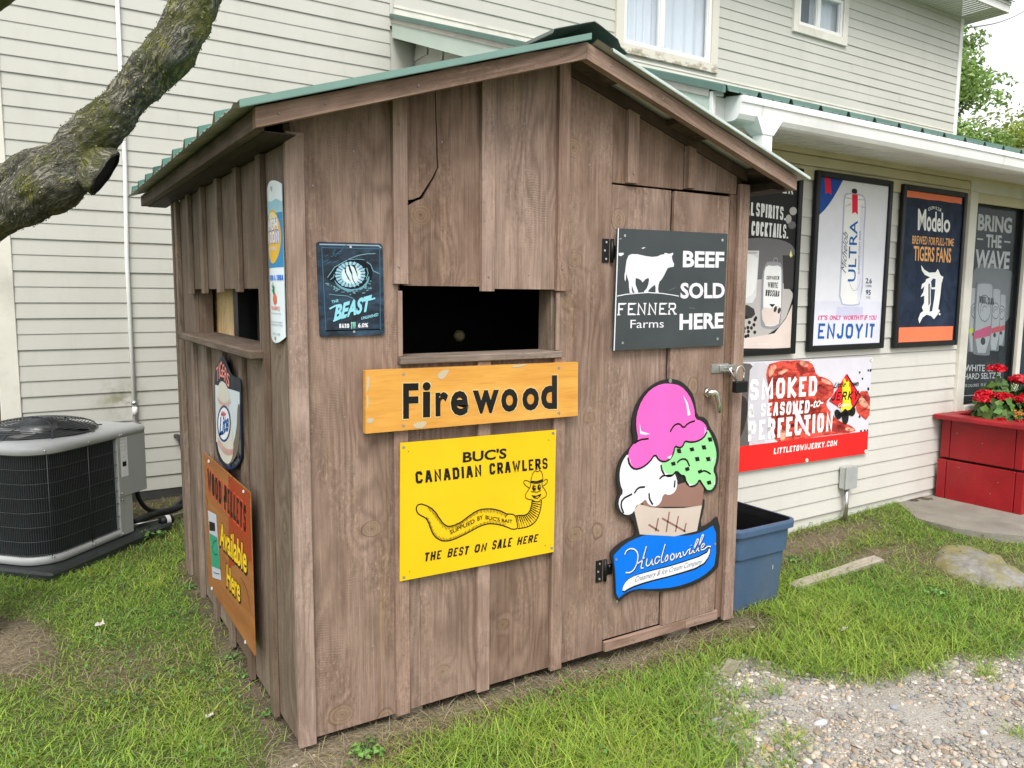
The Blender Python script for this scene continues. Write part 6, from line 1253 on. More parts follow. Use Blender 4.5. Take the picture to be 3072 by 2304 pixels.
('t','lettering','grey',6,'95 CALS',(.514,1.011),(.567,1.006),(.514,1.019),0,'B'),
('t','lettering','navy2',6,'2.6',(.63,.477),(.702,.476),(.629,.515),.015,'B'),
('t','lettering','grey',6,'CARBS',(.631,.451),(.703,.45),(.63,.467),0,'B'),
('t','lettering','navy2',6,'95',(.638,.395),(.699,.394),(.636,.431),.015,'B'),
('t','lettering','grey',6,'CALS',(.641,.369),(.694,.368),(.639,.385),0,'B'),
('t','lettering','pinkt',6,"IT'S",(.099,.218),(.202,.219),(.103,.25),.02,'B'),
('t','lettering','pinkt',6,'ONLY',(.226,.217),(.359,.217),(.229,.249),.02,'B'),
('t','lettering','pinkt',6,'WORTH',(.382,.215),(.567,.214),(.386,.248),.02,'B'),
('t','lettering','pinkt',6,'IT',(.584,.213),(.623,.214),(.588,.246),.02,'B'),
('t','lettering','pinkt',6,'IF',(.638,.212),(.672,.213),(.642,.246),.02,'B'),
('t','lettering','pinkt',6,'YOU',(.69,.211),(.783,.212),(.694,.245),.02,'B'),
('t','lettering','blue2',6,'ENJOY',(.106,.089),(.62,.079),(.11,.195),.018,'S'),
('t','lettering','blue2',6,'IT',(.662,.086),(.767,.08),(.666,.189),.018,'S')]),
('tigers','H',.675,(4.822,1.266),[
('f','frame',.903,1.219,.042),
('p','picture','B',0,[(.035,.035),(.868,.035),(.868,1.184),(.035,1.184)]),
('p','picture','orange',1,[(.056,1.189),(.84,1.188),(.837,1.127),(.749,1.131),(.663,1.128),(.516,1.132),(.352,1.127),(.212,1.131),(.058,1.127)]),
('p','picture','orange',1,[(.068,.156),(.842,.155),(.842,.035),(.073,.039)]),
('p','picture','stripe',1,[(.096,.54),(.12,.502),(.148,.467),(.181,.435),(.192,.429),(.179,.451),(.151,.486),(.106,.535)]),
('p','picture','stripe',1,[(.083,.361),(.115,.333),(.143,.295),(.169,.245),(.167,.242),(.137,.287),(.108,.325),(.08,.358)]),
('p','picture','stripe',1,[(.6,.597),(.639,.541),(.656,.456),(.649,.342),(.633,.259),(.608,.207),(.583,.236),(.559,.344),(.555,.455),(.572,.569)]),
('p','picture','stripe',1,[(.728,.64),(.769,.664),(.811,.674),(.856,.67),(.859,.647),(.82,.605),(.799,.562),(.794,.515),(.778,.509),(.752,.543),(.731,.578),(.716,.611)]),
('p','picture','stripe',1,[(.673,.367),(.707,.35),(.748,.327),(.796,.298),(.81,.275),(.79,.258),(.767,.263),(.742,.293),(.711,.324),(.674,.359)]),
('p','picture','stripe',1,[(.268,.628),(.335,.652),(.357,.597),(.332,.464),(.332,.339),(.357,.221),(.345,.193),(.297,.255),(.263,.369),(.244,.534)]),
('p','picture','stripe',1,[(.773,.472),(.816,.478),(.844,.473),(.857,.455),(.842,.447),(.798,.446),(.77,.452),(.757,.463)]),
('t','lettering','white',3,'C',(.367,1.044),(.388,1.052),(.356,1.065),.012,'S'),
('t','lettering','white',3,'E',(.394,1.054),(.414,1.06),(.385,1.075),.012,'S'),
('t','lettering','white',3,'R',(.418,1.06),(.438,1.063),(.413,1.082),.012,'S'),
('t','lettering','white',3,'V',(.442,1.064),(.462,1.064),(.439,1.084),.012,'S'),
('t','lettering','white',3,'E',(.467,1.062),(.485,1.06),(.466,1.083),.012,'S'),
('t','lettering','white',3,'Z',(.49,1.058),(.511,1.055),(.493,1.08),.012,'S'),
('t','lettering','white',3,'A',(.513,1.052),(.539,1.047),(.523,1.076),.012,'S'),
('t','lettering','white',3,'M',(.235,.893),(.348,.896),(.22,1.052),.022,'B'),
('t','lettering','white',3,'o',(.357,.89),(.422,.891),(.347,1.003),.022,'B'),
('t','lettering','white',3,'d',(.428,.892),(.496,.893),(.413,1.044),.022,'B'),
('t','lettering','white',3,'e',(.503,.893),(.561,.894),(.493,.999),.022,'B'),
('t','lettering','white',3,'l',(.567,.894),(.588,.893),(.552,1.044),.022,'B'),
('t','lettering','white',3,'o',(.599,.893),(.694,.896),(.59,.993),.022,'B'),
('t','lettering','peach',3,'BREWED',(.171,.788),(.378,.79),(.169,.849),.012,'B'),
('t','lettering','peach',3,'FOR',(.398,.79),(.489,.79),(.397,.849),.012,'B'),
('t','lettering','peach',3,'FULL-TIME',(.501,.79),(.762,.792),(.5,.849),.012,'B'),
('t','lettering','peach',3,'TIGERS',(.203,.662),(.492,.661),(.196,.775),.018,'B'),
('t','lettering','peach',3,'FANS',(.524,.66),(.737,.66),(.517,.776),.018,'B'),
('p','lettering','white',4,[(.312,.632),(.361,.598),(.431,.577),(.523,.581),(.551,.609),(.6,.558),(.641,.549),(.619,.49),(.614,.399),(.598,.296),(.625,.279),(.587,.245),(.545,.214),(.499,.24),(.436,.251),(.381,.229),(.342,.183),(.321,.219),(.346,.263),(.385,.28),(.361,.308),(.388,.342),(.385,.398),(.331,.388),(.367,.425),(.376,.47),(.334,.447),(.34,.486),(.384,.504),(.396,.526),(.45,.541),(.372,.559),(.327,.591)]),
('p','lettering','navyp',5,[(.466,.51),(.492,.533),(.53,.529),(.53,.466),(.48,.463)]),
('p','lettering','navyp',5,[(.478,.449),(.532,.449),(.528,.376),(.511,.279),(.475,.272),(.474,.342),(.452,.319),(.431,.487),(.455,.497)]),
('l','lettering','white',6,.012,[(.453,.51),(.476,.33),(.451,.296)]),
('p','lettering','white',5,[(.637,.253),(.633,.247),(.623,.244),(.612,.247),(.607,.254),(.611,.26),(.621,.263),(.632,.26)])]),
('jerky','H',.69,(3.105,.482),[
('p','banner_sheet','B',0,[(.019,.025),(1.474,-0),(1.465,.727),(.003,.748)]),
('p','picture','darkjar',1,[(.018,.195),(.003,.745),(.121,.733),(.166,.702),(.122,.597),(.116,.461),(.147,.192)]),
('p','picture','greyj',2,[(.166,.734),(.257,.735),(.297,.713),(.285,.669),(.296,.534),(.33,.304),(.299,.188),(.202,.188),(.145,.22),(.127,.282),(.118,.375),(.117,.497),(.118,.602),(.12,.69)]),
('p','picture','jarblk',2,[(.02,.535),(.043,.534),(.069,.523),(.099,.501),(.115,.468),(.116,.424),(.106,.371),(.087,.309),(.062,.265),(.031,.238),(.014,.303),(.01,.459)]),
('p','picture','bacon',3,[(.316,.487),(.337,.505),(.379,.507),(.441,.493),(.507,.489),(.577,.495),(.663,.489),(.766,.472),(.841,.441),(.887,.395),(.88,.356),(.82,.324),(.75,.298),(.67,.278),(.578,.273),(.475,.282),(.408,.301),(.376,.329),(.346,.377),(.319,.444)]),
('p','picture','bacon',3,[(.416,.739),(.618,.737),(.738,.723),(.769,.698),(.792,.669),(.807,.637),(.844,.615),(.903,.604),(.956,.586),(1.001,.559),(1.023,.527),(1.022,.49),(1.005,.465),(.972,.451),(.952,.433),(.945,.412),(.951,.393),(.969,.376),(1.004,.347),(1.055,.305),(1.129,.269),(1.225,.239),(1.287,.212),(1.312,.187),(1.233,.178),(1.055,.183),(.883,.185),(.718,.185),(.569,.186),(.435,.189),(.365,.235),(.355,.324),(.356,.394),(.368,.443),(.355,.5),(.316,.565),(.292,.616),(.282,.654),(.288,.689),(.308,.723)]),
('p','picture','bacon',3,[(1.353,.479),(1.432,.475),(1.473,.414),(1.476,.294),(1.435,.256),(1.352,.299),(1.307,.336),(1.299,.367),(1.3,.407),(1.309,.456)]),
('p','picture','bacondark',4,[(.323,.66),(.355,.639),(.388,.642),(.424,.67),(.46,.677),(.496,.663),(.501,.652),(.474,.643),(.44,.618),(.397,.578),(.365,.542),(.344,.511),(.325,.516),(.308,.557),(.301,.601),(.305,.647)]),
('p','picture','bacondark',4,[(.596,.723),(.628,.712),(.656,.693),(.678,.666),(.677,.647),(.654,.635),(.632,.639),(.611,.658),(.595,.683),(.585,.714)]),
('p','picture','bacondark',4,[(.861,.558),(.913,.539),(.949,.516),(.968,.488),(.957,.476),(.914,.478),(.877,.489),(.846,.506),(.832,.528),(.834,.554)]),
('p','picture','bacondark',4,[(.421,.338),(.454,.315),(.467,.286),(.462,.25),(.443,.224),(.409,.207),(.393,.221),(.394,.267),(.397,.304),(.402,.334)]),
('p','picture','bacondark',4,[(1.353,.446),(1.428,.444),(1.466,.432),(1.469,.409),(1.435,.392),(1.367,.38),(1.329,.392),(1.321,.429)]),
('p','picture','bacondark',4,[(.994,.263),(1.059,.265),(1.131,.248),(1.21,.211),(1.2,.192),(1.103,.189),(1.031,.207),(.985,.243)]),
('p','picture','baconfat',5,[(.349,.717),(.38,.714),(.381,.695),(.353,.661),(.332,.641),(.317,.634),(.309,.645),(.307,.672),(.313,.694),(.327,.711)]),
('p','picture','baconfat',5,[(.627,.728),(.659,.73),(.69,.72),(.72,.698),(.713,.688),(.668,.69),(.637,.7),(.62,.719)]),
('p','picture','baconfat',5,[(.421,.672),(.466,.682),(.493,.683),(.501,.675),(.481,.663),(.432,.645),(.405,.644),(.401,.659)]),
('p','picture','baconfat',5,[(.876,.597),(.932,.583),(.972,.568),(.995,.55),(.978,.547),(.922,.558),(.883,.574),(.86,.594)]),
('p','picture','baconfat',5,[(1.368,.438),(1.438,.389),(1.474,.356),(1.476,.339),(1.438,.344),(1.361,.372),(1.325,.405),(1.331,.443)]),
('p','picture','baconfat',5,[(.478,.272),(.507,.249),(.514,.225),(.501,.201),(.482,.192),(.458,.199),(.45,.223),(.459,.263)]),
('p','picture','baconfat',5,[(1.202,.223),(1.257,.216),(1.29,.206),(1.3,.194),(1.277,.189),(1.223,.191),(1.191,.201),(1.18,.218)]),
('p','picture','B',6,[(.57,.457),(.591,.45),(.614,.425),(.641,.382),(.673,.334),(.71,.281),(.744,.241),(.775,.213),(.78,.2),(.759,.2),(.725,.225),(.676,.274),(.637,.315),(.606,.349),(.583,.389),(.568,.436)]),
('p','band','redband',7,[(.018,.196),(1.47,.172),(1.474,-0),(.019,.025)]),
('t','lettering','white',8,'SMOKED',(.127,.492),(.826,.48),(.124,.63),.03,'K'),
('t','lettering','white',8,'& SEASONED',(.121,.379),(.752,.363),(.124,.469),.03,'K'),
('t','lettering','white',8,'PERFECTION',(.129,.221),(1.028,.212),(.126,.356),.03,'K'),
('t','lettering','white',8,'LITTLETOWNJERKY.COM',(.393,.108),(1.089,.098),(.398,.149),.03,'K'),
('t','lettering','white',8,'-to-',(.763,.391),(.908,.402),(.762,.446),.015,'I'),
('p','picture','black',8,[(1.166,.617),(1.349,.442),(1.288,.369),(1.192,.33),(.973,.432)]),
('p','picture','reddia',9,[(1.153,.612),(1.333,.443),(1.26,.368),(1.174,.336),(.982,.434)]),
('p','picture','yellow',10,[(1.118,.531),(1.127,.577),(1.14,.587),(1.155,.562),(1.171,.555),(1.188,.568),(1.203,.551),(1.216,.504),(1.222,.463),(1.221,.427),(1.231,.397),(1.251,.37),(1.241,.355),(1.202,.349),(1.162,.347),(1.122,.347),(1.111,.364),(1.13,.398),(1.133,.439),(1.12,.485)]),
('t','lettering','black',11,'Little',(1.008,.521),(1.152,.523),(1.022,.56),.02,'I'),
('t','lettering','black',11,'Town',(1.192,.52),(1.314,.519),(1.188,.564),.02,'I'),
('t','lettering','black',11,'JERKY',(.99,.431),(1.31,.42),(1.004,.494),.02,'S'),
('t','lettering','white',11,'Company',(1.083,.381),(1.225,.379),(1.083,.408),.005,'I'),
('p','picture','black',11,[(1.117,.33),(1.122,.315),(1.121,.302),(1.113,.293),(1.101,.289),(1.086,.291),(1.071,.298),(1.057,.31),(1.047,.324),(1.042,.339),(1.043,.352),(1.051,.361),(1.063,.365),(1.077,.363),(1.093,.356),(1.107,.345)]),
('p','picture','black',11,[(1.214,.3),(1.213,.281),(1.207,.264),(1.198,.252),(1.185,.246),(1.17,.247),(1.156,.255),(1.144,.269),(1.135,.287),(1.131,.307),(1.132,.327),(1.137,.343),(1.147,.355),(1.16,.361),(1.174,.36),(1.188,.352),(1.2,.339),(1.209,.321)]),
('p','picture','black',11,[(1.292,.329),(1.286,.316),(1.275,.305),(1.263,.3),(1.25,.299),(1.238,.305),(1.23,.315),(1.226,.328),(1.227,.342),(1.233,.355),(1.243,.365),(1.255,.371),(1.268,.371),(1.28,.366),(1.289,.356),(1.293,.343)]),
('p','picture','black',11,[(1.076,.338),(1.254,.347),(1.257,.308),(1.088,.305)]),
('p','picture','black',6,[(1.329,.619),(1.327,.613),(1.321,.611),(1.314,.614),(1.311,.62),(1.313,.626),(1.319,.629),(1.326,.626)]),
('p','picture','black',6,[(1.369,.571),(1.367,.565),(1.361,.562),(1.354,.565),(1.35,.572),(1.353,.578),(1.359,.58),(1.366,.577)]),
('p','picture','black',6,[(1.435,.629),(1.433,.623),(1.427,.621),(1.42,.624),(1.417,.63),(1.419,.636),(1.425,.639),(1.432,.636)]),
('p','picture','black',6,[(1.466,.628),(1.463,.621),(1.455,.618),(1.447,.621),(1.443,.629),(1.446,.636),(1.453,.639),(1.462,.636)]),
('p','picture','black',6,[(1.453,.49),(1.45,.481),(1.441,.478),(1.432,.482),(1.427,.491),(1.43,.5),(1.439,.503),(1.448,.499)]),
('p','picture','black',6,[(1.361,.289),(1.359,.281),(1.351,.279),(1.343,.283),(1.339,.29),(1.342,.298),(1.349,.3),(1.357,.297)]),
('p','picture','black',6,[(1.391,.177),(1.388,.17),(1.381,.167),(1.372,.171),(1.368,.179),(1.371,.187),(1.378,.189),(1.387,.185)]),
('p','picture','black',6,[(1.438,.176),(1.435,.169),(1.427,.166),(1.419,.17),(1.415,.178),(1.417,.185),(1.425,.188),(1.433,.184)]),
('p','picture','black',6,[(1.468,.176),(1.466,.17),(1.46,.168),(1.453,.171),(1.45,.178),(1.452,.184),(1.458,.186),(1.465,.183)]),
('p','grommet','cream',12,[(.032,.728),(.03,.722),(.025,.718),(.018,.716),(.011,.718),(.006,.723),(.003,.729),(.005,.736),(.01,.74),(.017,.741),(.024,.739),(.029,.735)]),
('p','grommet','darkjar',13,[(.022,.729),(.021,.726),(.018,.725),(.015,.726),(.013,.729),(.014,.732),(.017,.733),(.02,.731)]),
('p','grommet','cream',12,[(1.474,.71),(1.472,.702),(1.466,.697),(1.457,.696),(1.447,.698),(1.44,.704),(1.437,.711),(1.438,.718),(1.445,.723),(1.454,.725),(1.464,.722),(1.471,.717)]),
('p','grommet','darkjar',13,[(1.461,.71),(1.46,.707),(1.456,.706),(1.452,.707),(1.45,.711),(1.451,.714),(1.455,.715),(1.459,.713)]),
('p','grommet','cream',12,[(1.472,.015),(1.47,.008),(1.464,.003),(1.455,.002),(1.445,.005),(1.437,.011),(1.434,.019),(1.436,.026),(1.442,.031),(1.452,.032),(1.461,.029),(1.469,.023)]),
('p','grommet','darkjar',13,[(1.459,.017),(1.458,.014),(1.454,.013),(1.45,.014),(1.448,.018),(1.449,.021),(1.453,.022),(1.457,.02)]),
('p','grommet','cream',12,[(.04,.035),(.038,.029),(.033,.025),(.026,.024),(.019,.026),(.014,.032),(.011,.038),(.013,.045),(.018,.049),(.025,.05),(.032,.047),(.038,.042)]),
('p','grommet','darkjar',13,[(.03,.036),(.029,.034),(.026,.033),(.023,.034),(.021,.037),(.022,.04),(.025,.041),(.029,.039)]),
('p','grommet','cream',12,[(.756,.725),(.755,.718),(.749,.713),(.741,.712),(.733,.714),(.726,.719),(.724,.726),(.725,.732),(.731,.737),(.739,.739),(.747,.737),(.754,.731)]),
('p','grommet','darkjar',13,[(.745,.725),(.744,.722),(.74,.721),(.737,.722),(.735,.725),(.736,.728),(.74,.729),(.743,.728)]),
('p','grommet','cream',12,[(.769,.025),(.768,.018),(.762,.014),(.754,.013),(.746,.016),(.739,.022),(.736,.029),(.738,.036),(.744,.04),(.752,.041),(.76,.038),(.767,.032)]),
('p','grommet','darkjar',13,[(.758,.026),(.757,.024),(.753,.023),(.75,.024),(.748,.028),(.749,.03),(.752,.031),(.756,.03)])]),
('seltzer','H',.77,(6.051,.728),[
('p','picture','B',0,[(0,-.04),(.98,-.04),(.98,1.86),(0,1.86)]),
('p','picture','mist',1,[(.05,1.159),(.138,1.21),(.244,1.225),(.371,1.204),(.519,1.182),(.691,1.161),(.789,1.067),(.81,.898),(.769,.781),(.667,.718),(.513,.688),(.312,.691),(.163,.724),(.064,.787),(.013,.897),(.008,1.055)]),
('t','lettering','lgrey',2,'BRING',(.054,1.487),(.632,1.486),(.048,1.625),.035,'B'),
('t','lettering','lgrey',2,'THE',(.208,1.352),(.473,1.354),(.202,1.462),.035,'B'),
('t','lettering','lgrey',2,'WAVE',(.047,1.177),(.637,1.176),(.049,1.33),.035,'B'),
('l','lettering','lgrey',2,.012,[(.055,1.417),(.155,1.416)]),
('l','lettering','lgrey',2,.012,[(.515,1.414),(.626,1.411)]),
('p','picture','cane',3,[(.041,1.011),(.104,1.008),(.139,1.003),(.147,.995),(.162,.858),(.184,.591),(.191,.455),(.182,.451),(.149,.452),(.092,.459),(.058,.464),(.046,.465),(.029,.599),(.006,.862),(-.001,.998),(.006,1.008)]),
('p','picture','canb',4,[(.044,1.005),(.099,1.004),(.131,.999),(.138,.988),(.153,.853),(.175,.592),(.152,.462),(.086,.466),(.042,.599),(.019,.86),(.01,.993),(.015,1.001)]),
('p','picture','lime',5,[(.03,.655),(.17,.68),(.17,.633),(.028,.62)]),
('l','picture','canink',5,.006,[(.15,.812),(.15,.794),(.144,.777),(.134,.764),(.12,.756),(.103,.753),(.086,.756),(.069,.765),(.055,.778),(.045,.795),(.04,.813),(.04,.831),(.045,.847),(.056,.86),(.07,.869),(.086,.872),(.104,.869),(.12,.86),(.134,.847),(.145,.831),(.15,.812)]),
('l','picture','canink',6,.005,[(.08,.798),(.078,.804),(.078,.81),(.08,.816),(.083,.82),(.088,.823),(.094,.824),(.1,.822),(.106,.819),(.11,.814)]),
('l','picture','canink',6,.005,[(.063,.792),(.059,.804),(.059,.816),(.063,.827),(.071,.836),(.081,.841),(.093,.842),(.105,.84),(.116,.833),(.125,.823)]),
('l','picture','cane',5,.007,[(.084,1.026),(.083,1.016),(.076,1.009),(.066,1.009),(.058,1.015),(.054,1.025),(.055,1.035),(.062,1.042),(.071,1.042),(.08,1.036)]),
('p','picture','canink',6,[(.132,.61),(.129,.599),(.119,.593),(.106,.594),(.094,.6),(.088,.611),(.091,.621),(.101,.627),(.114,.627),(.126,.62)]),
('p','picture','cane',3,[(.514,.959),(.58,.956),(.617,.95),(.625,.942),(.638,.829),(.655,.61),(.66,.497),(.651,.493),(.616,.495),(.557,.502),(.521,.506),(.509,.507),(.494,.617),(.475,.834),(.47,.946),(.478,.956)]),
('p','picture','canb',4,[(.518,.953),(.575,.953),(.608,.947),(.616,.936),(.629,.824),(.646,.611),(.62,.505),(.551,.508),(.507,.617),(.488,.831),(.482,.941),(.487,.949)]),
('p','picture','redc',5,[(.496,.659),(.642,.685),(.643,.636),(.494,.623)]),
('l','picture','canink',5,.006,[(.624,.794),(.624,.775),(.619,.758),(.608,.745),(.593,.737),(.576,.734),(.558,.738),(.54,.746),(.526,.759),(.515,.776),(.509,.794),(.509,.813),(.515,.829),(.525,.842),(.54,.851),(.557,.853),(.575,.851),(.593,.842),(.608,.829),(.619,.812),(.624,.794)]),
('l','picture','canink',6,.005,[(.551,.78),(.549,.786),(.549,.792),(.551,.797),(.554,.802),(.56,.804),(.566,.805),(.572,.804),(.578,.8),(.583,.795)]),
('l','picture','canink',6,.005,[(.534,.773),(.53,.786),(.529,.798),(.533,.809),(.541,.818),(.552,.823),(.564,.824),(.577,.821),(.589,.815),(.598,.805)]),
('l','picture','cane',5,.007,[(.559,.974),(.557,.964),(.551,.957),(.541,.957),(.532,.964),(.527,.974),(.529,.985),(.535,.991),(.545,.991),(.554,.985)]),
('p','picture','canink',6,[(.603,.613),(.6,.603),(.59,.597),(.576,.597),(.564,.604),(.558,.614),(.561,.625),(.571,.631),(.585,.63),(.597,.624)]),
('p','picture','cane',9,[(.39,1.009),(.467,1.006),(.51,.999),(.519,.989),(.534,.854),(.555,.591),(.56,.456),(.549,.452),(.509,.453),(.439,.46),(.397,.465),(.383,.468),(.365,.6),(.344,.859),(.338,.993),(.347,1.004)]),
('p','picture','canb',10,[(.394,1.001),(.461,1.001),(.499,.994),(.509,.981),(.524,.848),(.543,.592),(.513,.465),(.432,.469),(.381,.6),(.359,.856),(.351,.987),(.357,.996)]),
('p','picture','redc',11,[(.368,.65),(.54,.68),(.54,.624),(.366,.608)]),
('l','picture','canink',11,.006,[(.518,.811),(.518,.789),(.512,.769),(.499,.754),(.482,.744),(.462,.741),(.44,.744),(.42,.755),(.403,.77),(.39,.79),(.384,.811),(.384,.833),(.39,.853),(.403,.868),(.42,.878),(.44,.881),(.461,.878),(.482,.868),(.499,.852),(.512,.833),(.518,.811)]),
('l','picture','canink',12,.005,[(.432,.794),(.43,.801),(.43,.809),(.432,.815),(.436,.82),(.443,.824),(.45,.824),(.457,.823),(.464,.819),(.47,.813)]),
('l','picture','canink',12,.005,[(.412,.787),(.407,.801),(.407,.816),(.412,.829),(.421,.839),(.433,.845),(.448,.847),(.463,.843),(.476,.836),(.488,.824)]),
('l','picture','cane',11,.007,[(.442,1.024),(.44,1.013),(.432,1.007),(.42,1.007),(.41,1.013),(.405,1.023),(.407,1.034),(.415,1.04),(.427,1.04),(.437,1.034)]),
('p','picture','canink',12,[(.493,.596),(.49,.584),(.478,.577),(.462,.577),(.447,.585),(.44,.597),(.444,.609),(.456,.617),(.472,.616),(.486,.609)]),
('p','picture','cane',15,[(.172,1.059),(.294,1.057),(.364,1.047),(.379,1.028),(.393,.873),(.405,.579),(.403,.427),(.386,.42),(.321,.421),(.21,.43),(.144,.438),(.121,.446),(.102,.594),(.089,.88),(.09,1.032),(.104,1.051)]),
('p','picture','canb',16,[(.179,1.045),(.286,1.045),(.348,1.035),(.363,1.014),(.376,.863),(.387,.582),(.327,.443),(.198,.45),(.128,.595),(.114,.876),(.112,1.023),(.121,1.038)]),
('p','picture','pinkc',17,[(.113,.636),(.387,.685),(.387,.592),(.11,.568)]),
('l','picture','canink',17,.006,[(.363,.833),(.363,.797),(.352,.765),(.332,.74),(.304,.724),(.272,.719),(.237,.725),(.205,.741),(.178,.767),(.158,.798),(.148,.833),(.148,.868),(.158,.9),(.178,.925),(.205,.941),(.238,.947),(.272,.941),(.304,.925),(.332,.9),(.352,.868),(.363,.833)]),
('l','picture','canink',18,.005,[(.225,.805),(.221,.817),(.221,.829),(.225,.84),(.232,.848),(.242,.853),(.254,.854),(.265,.852),(.276,.845),(.285,.836)]),
('l','picture','canink',18,.005,[(.193,.793),(.185,.817),(.185,.84),(.193,.862),(.207,.878),(.227,.888),(.25,.891),(.274,.885),(.296,.873),(.314,.854)]),
('l','picture','cane',17,.007,[(.258,1.075),(.253,1.065),(.239,1.058),(.221,1.058),(.205,1.064),(.198,1.074),(.202,1.084),(.216,1.091),(.234,1.091),(.25,1.085)]),
('p','picture','canink',18,[(.312,.547),(.307,.528),(.287,.516),(.261,.517),(.238,.53),(.228,.55),(.233,.569),(.252,.581),(.278,.581),(.301,.568)]),
('t','lettering','canink',22,'WHITE CLAW',(.162,.879),(.411,.86),(.148,.94),.01,'S'),
('t','lettering','lgrey',2,'WHITE CLAW',(.011,.297),(.696,.265),(.009,.355),.008,'B'),
('t','lettering','lgrey',2,'HARD SELTZER',(.011,.225),(.653,.206),(.009,.277),.004,'B'),
('t','lettering','lgrey',2,'100 CALORIES   5% ALCOHOL',(.02,.159),(.546,.144),(.019,.184),0,'B'),
('l','picture','lgrey',2,.006,[(-0,.086),(.904,.057)])])]
# ================================================================ SIGNS
STK = {  # stroke letters: centre lines in a unit box
 'A': [[(0, 0), (.36, 1), (.64, 1), (1, 0)], [(.2, .3), (.8, .3)]], 'B': [[(0, 0), (0, 1), (.8, 1), (1, .88), (1, .64), (.82, .52), (0, .52)], [(.82, .52), (1, .4), (1, .12), (.82, 0), (0, 0)]],
 'C': [[(1, .72), (1, .85), (.8, 1), (.2, 1), (0, .85), (0, .15), (.2, 0), (.8, 0), (1, .15), (1, .28)]], 'D': [[(0, 0), (0, 1), (.72, 1), (1, .8), (1, .2), (.72, 0), (0, 0)]],
 'E': [[(1, 1), (0, 1), (0, 0), (1, 0)], [(0, .5), (.8, .5)]], 'F': [[(1, 1), (0, 1), (0, 0)], [(0, .5), (.8, .5)]], 'G': [[(1, .72), (1, .85), (.8, 1), (.2, 1), (0, .85), (0, .15), (.2, 0), (.8, 0), (1, .15), (1, .46), (.55, .46)]],
 'H': [[(0, 0), (0, 1)], [(1, 0), (1, 1)], [(0, .5), (1, .5)]], 'I': [[(.5, 0), (.5, 1)]], 'J': [[(1, 1), (1, .15), (.8, 0), (.2, 0), (0, .15), (0, .3)]], 'K': [[(0, 0), (0, 1)], [(1, 1), (.12, .48), (1, 0)]],
 'L': [[(0, 1), (0, 0), (1, 0)]], 'M': [[(0, 0), (0, 1), (.5, .25), (1, 1), (1, 0)]], 'N': [[(0, 0), (0, 1), (1, 0), (1, 1)]], 'O': [[(.22, 1), (.78, 1), (1, .84), (1, .16), (.78, 0), (.22, 0), (0, .16), (0, .84), (.22, 1)]],
 'P': [[(0, 0), (0, 1), (.8, 1), (1, .87), (1, .55), (.8, .42), (0, .42)]], 'Q': [[(.22, 1), (.78, 1), (1, .84), (1, .16), (.78, 0), (.22, 0), (0, .16), (0, .84), (.22, 1)], [(.6, .3), (1, 0)]],
 'R': [[(0, 0), (0, 1), (.8, 1), (1, .87), (1, .6), (.8, .47), (0, .47)], [(.5, .47), (1, 0)]], 'S': [[(1, .74), (1, .86), (.8, 1), (.2, 1), (0, .86), (0, .64), (.2, .52), (.8, .48), (1, .36), (1, .14), (.8, 0), (.2, 0), (0, .14), (0, .26)]],
 'T': [[(.5, 0), (.5, 1)], [(0, 1), (1, 1)]], 'U': [[(0, 1), (0, .15), (.2, 0), (.8, 0), (1, .15), (1, 1)]], 'V': [[(0, 1), (.5, 0), (1, 1)]], 'W': [[(0, 1), (.25, 0), (.5, .75), (.75, 0), (1, 1)]], 'X': [[(0, 0), (1, 1)], [(0, 1), (1, 0)]],
 'Y': [[(0, 1), (.5, .45), (1, 1)], [(.5, .45), (.5, 0)]], 'Z': [[(0, 1), (1, 1), (0, 0), (1, 0)]], '&': [[(1, .4), (.5, 0), (.2, 0), (0, .15), (0, .35), (.6, .7), (.6, .9), (.45, 1), (.25, 1), (.12, .88), (.12, .72), (1, 0)]],
 '-': [[(.1, .48), (.9, .48)]], '.': [[(.5, 0), (.5, .06)]]}
WID = {'I': .34, '.': .34, 'M': 1.3, 'W': 1.4, '-': .7, ' ': .55, 'J': .85, 'L': .85, 'E': .85, 'F': .82, 'T': .9, '&': 1.1, 'S': .95}
def ribbon(pts, w):
    """flat ribbon along pts, mitred; returns rows of left/right points"""
    P = [pts[0]]
    for p in pts[1:]:
        if abs(p[0]-P[-1][0])+abs(p[1]-P[-1][1]) > 1e-6: P.append(p)
    n = len(P); closed = n > 2 and abs(P[0][0]-P[-1][0])+abs(P[0][1]-P[-1][1]) < 1e-6
    if closed: P = P[:-1]; n -= 1
    L, R = [], []
    def nrm(a, b):
        d = (b[0]-a[0], b[1]-a[1]); l = math.hypot(*d) or 1; return (-d[1]/l, d[0]/l)
    for i in range(n):
        if closed: a, b = nrm(P[i-1], P[i]), nrm(P[i], P[(i+1) % n])
        else: a = nrm(P[max(i-1, 0)], P[max(i, 1)]); b = nrm(P[min(i, n-2)], P[min(i+1, n-1)])
        m = (a[0]+b[0], a[1]+b[1]); l = math.hypot(*m)
        if l < .3: m, k = a, 1.
        else: m = (m[0]/l, m[1]/l); k = min(1/max(.25, m[0]*a[0]+m[1]*a[1]), 1.8)
        L.append((P[i][0]+m[0]*w*.5*k, P[i][1]+m[1]*w*.5*k)); R.append((P[i][0]-m[0]*w*.5*k, P[i][1]-m[1]*w*.5*k))
    if closed: L.append(L[0]); R.append(R[0])
    return L, R
def clean(P):
    r = []
    for p in P:
        if not r or abs(p[0]-r[-1][0])+abs(p[1]-r[-1][1]) > 2e-5: r.append(p)
    if len(r) > 1 and abs(r[0][0]-r[-1][0])+abs(r[0][1]-r[-1][1]) < 2e-5: r.pop()
    return r
LAY = .00035
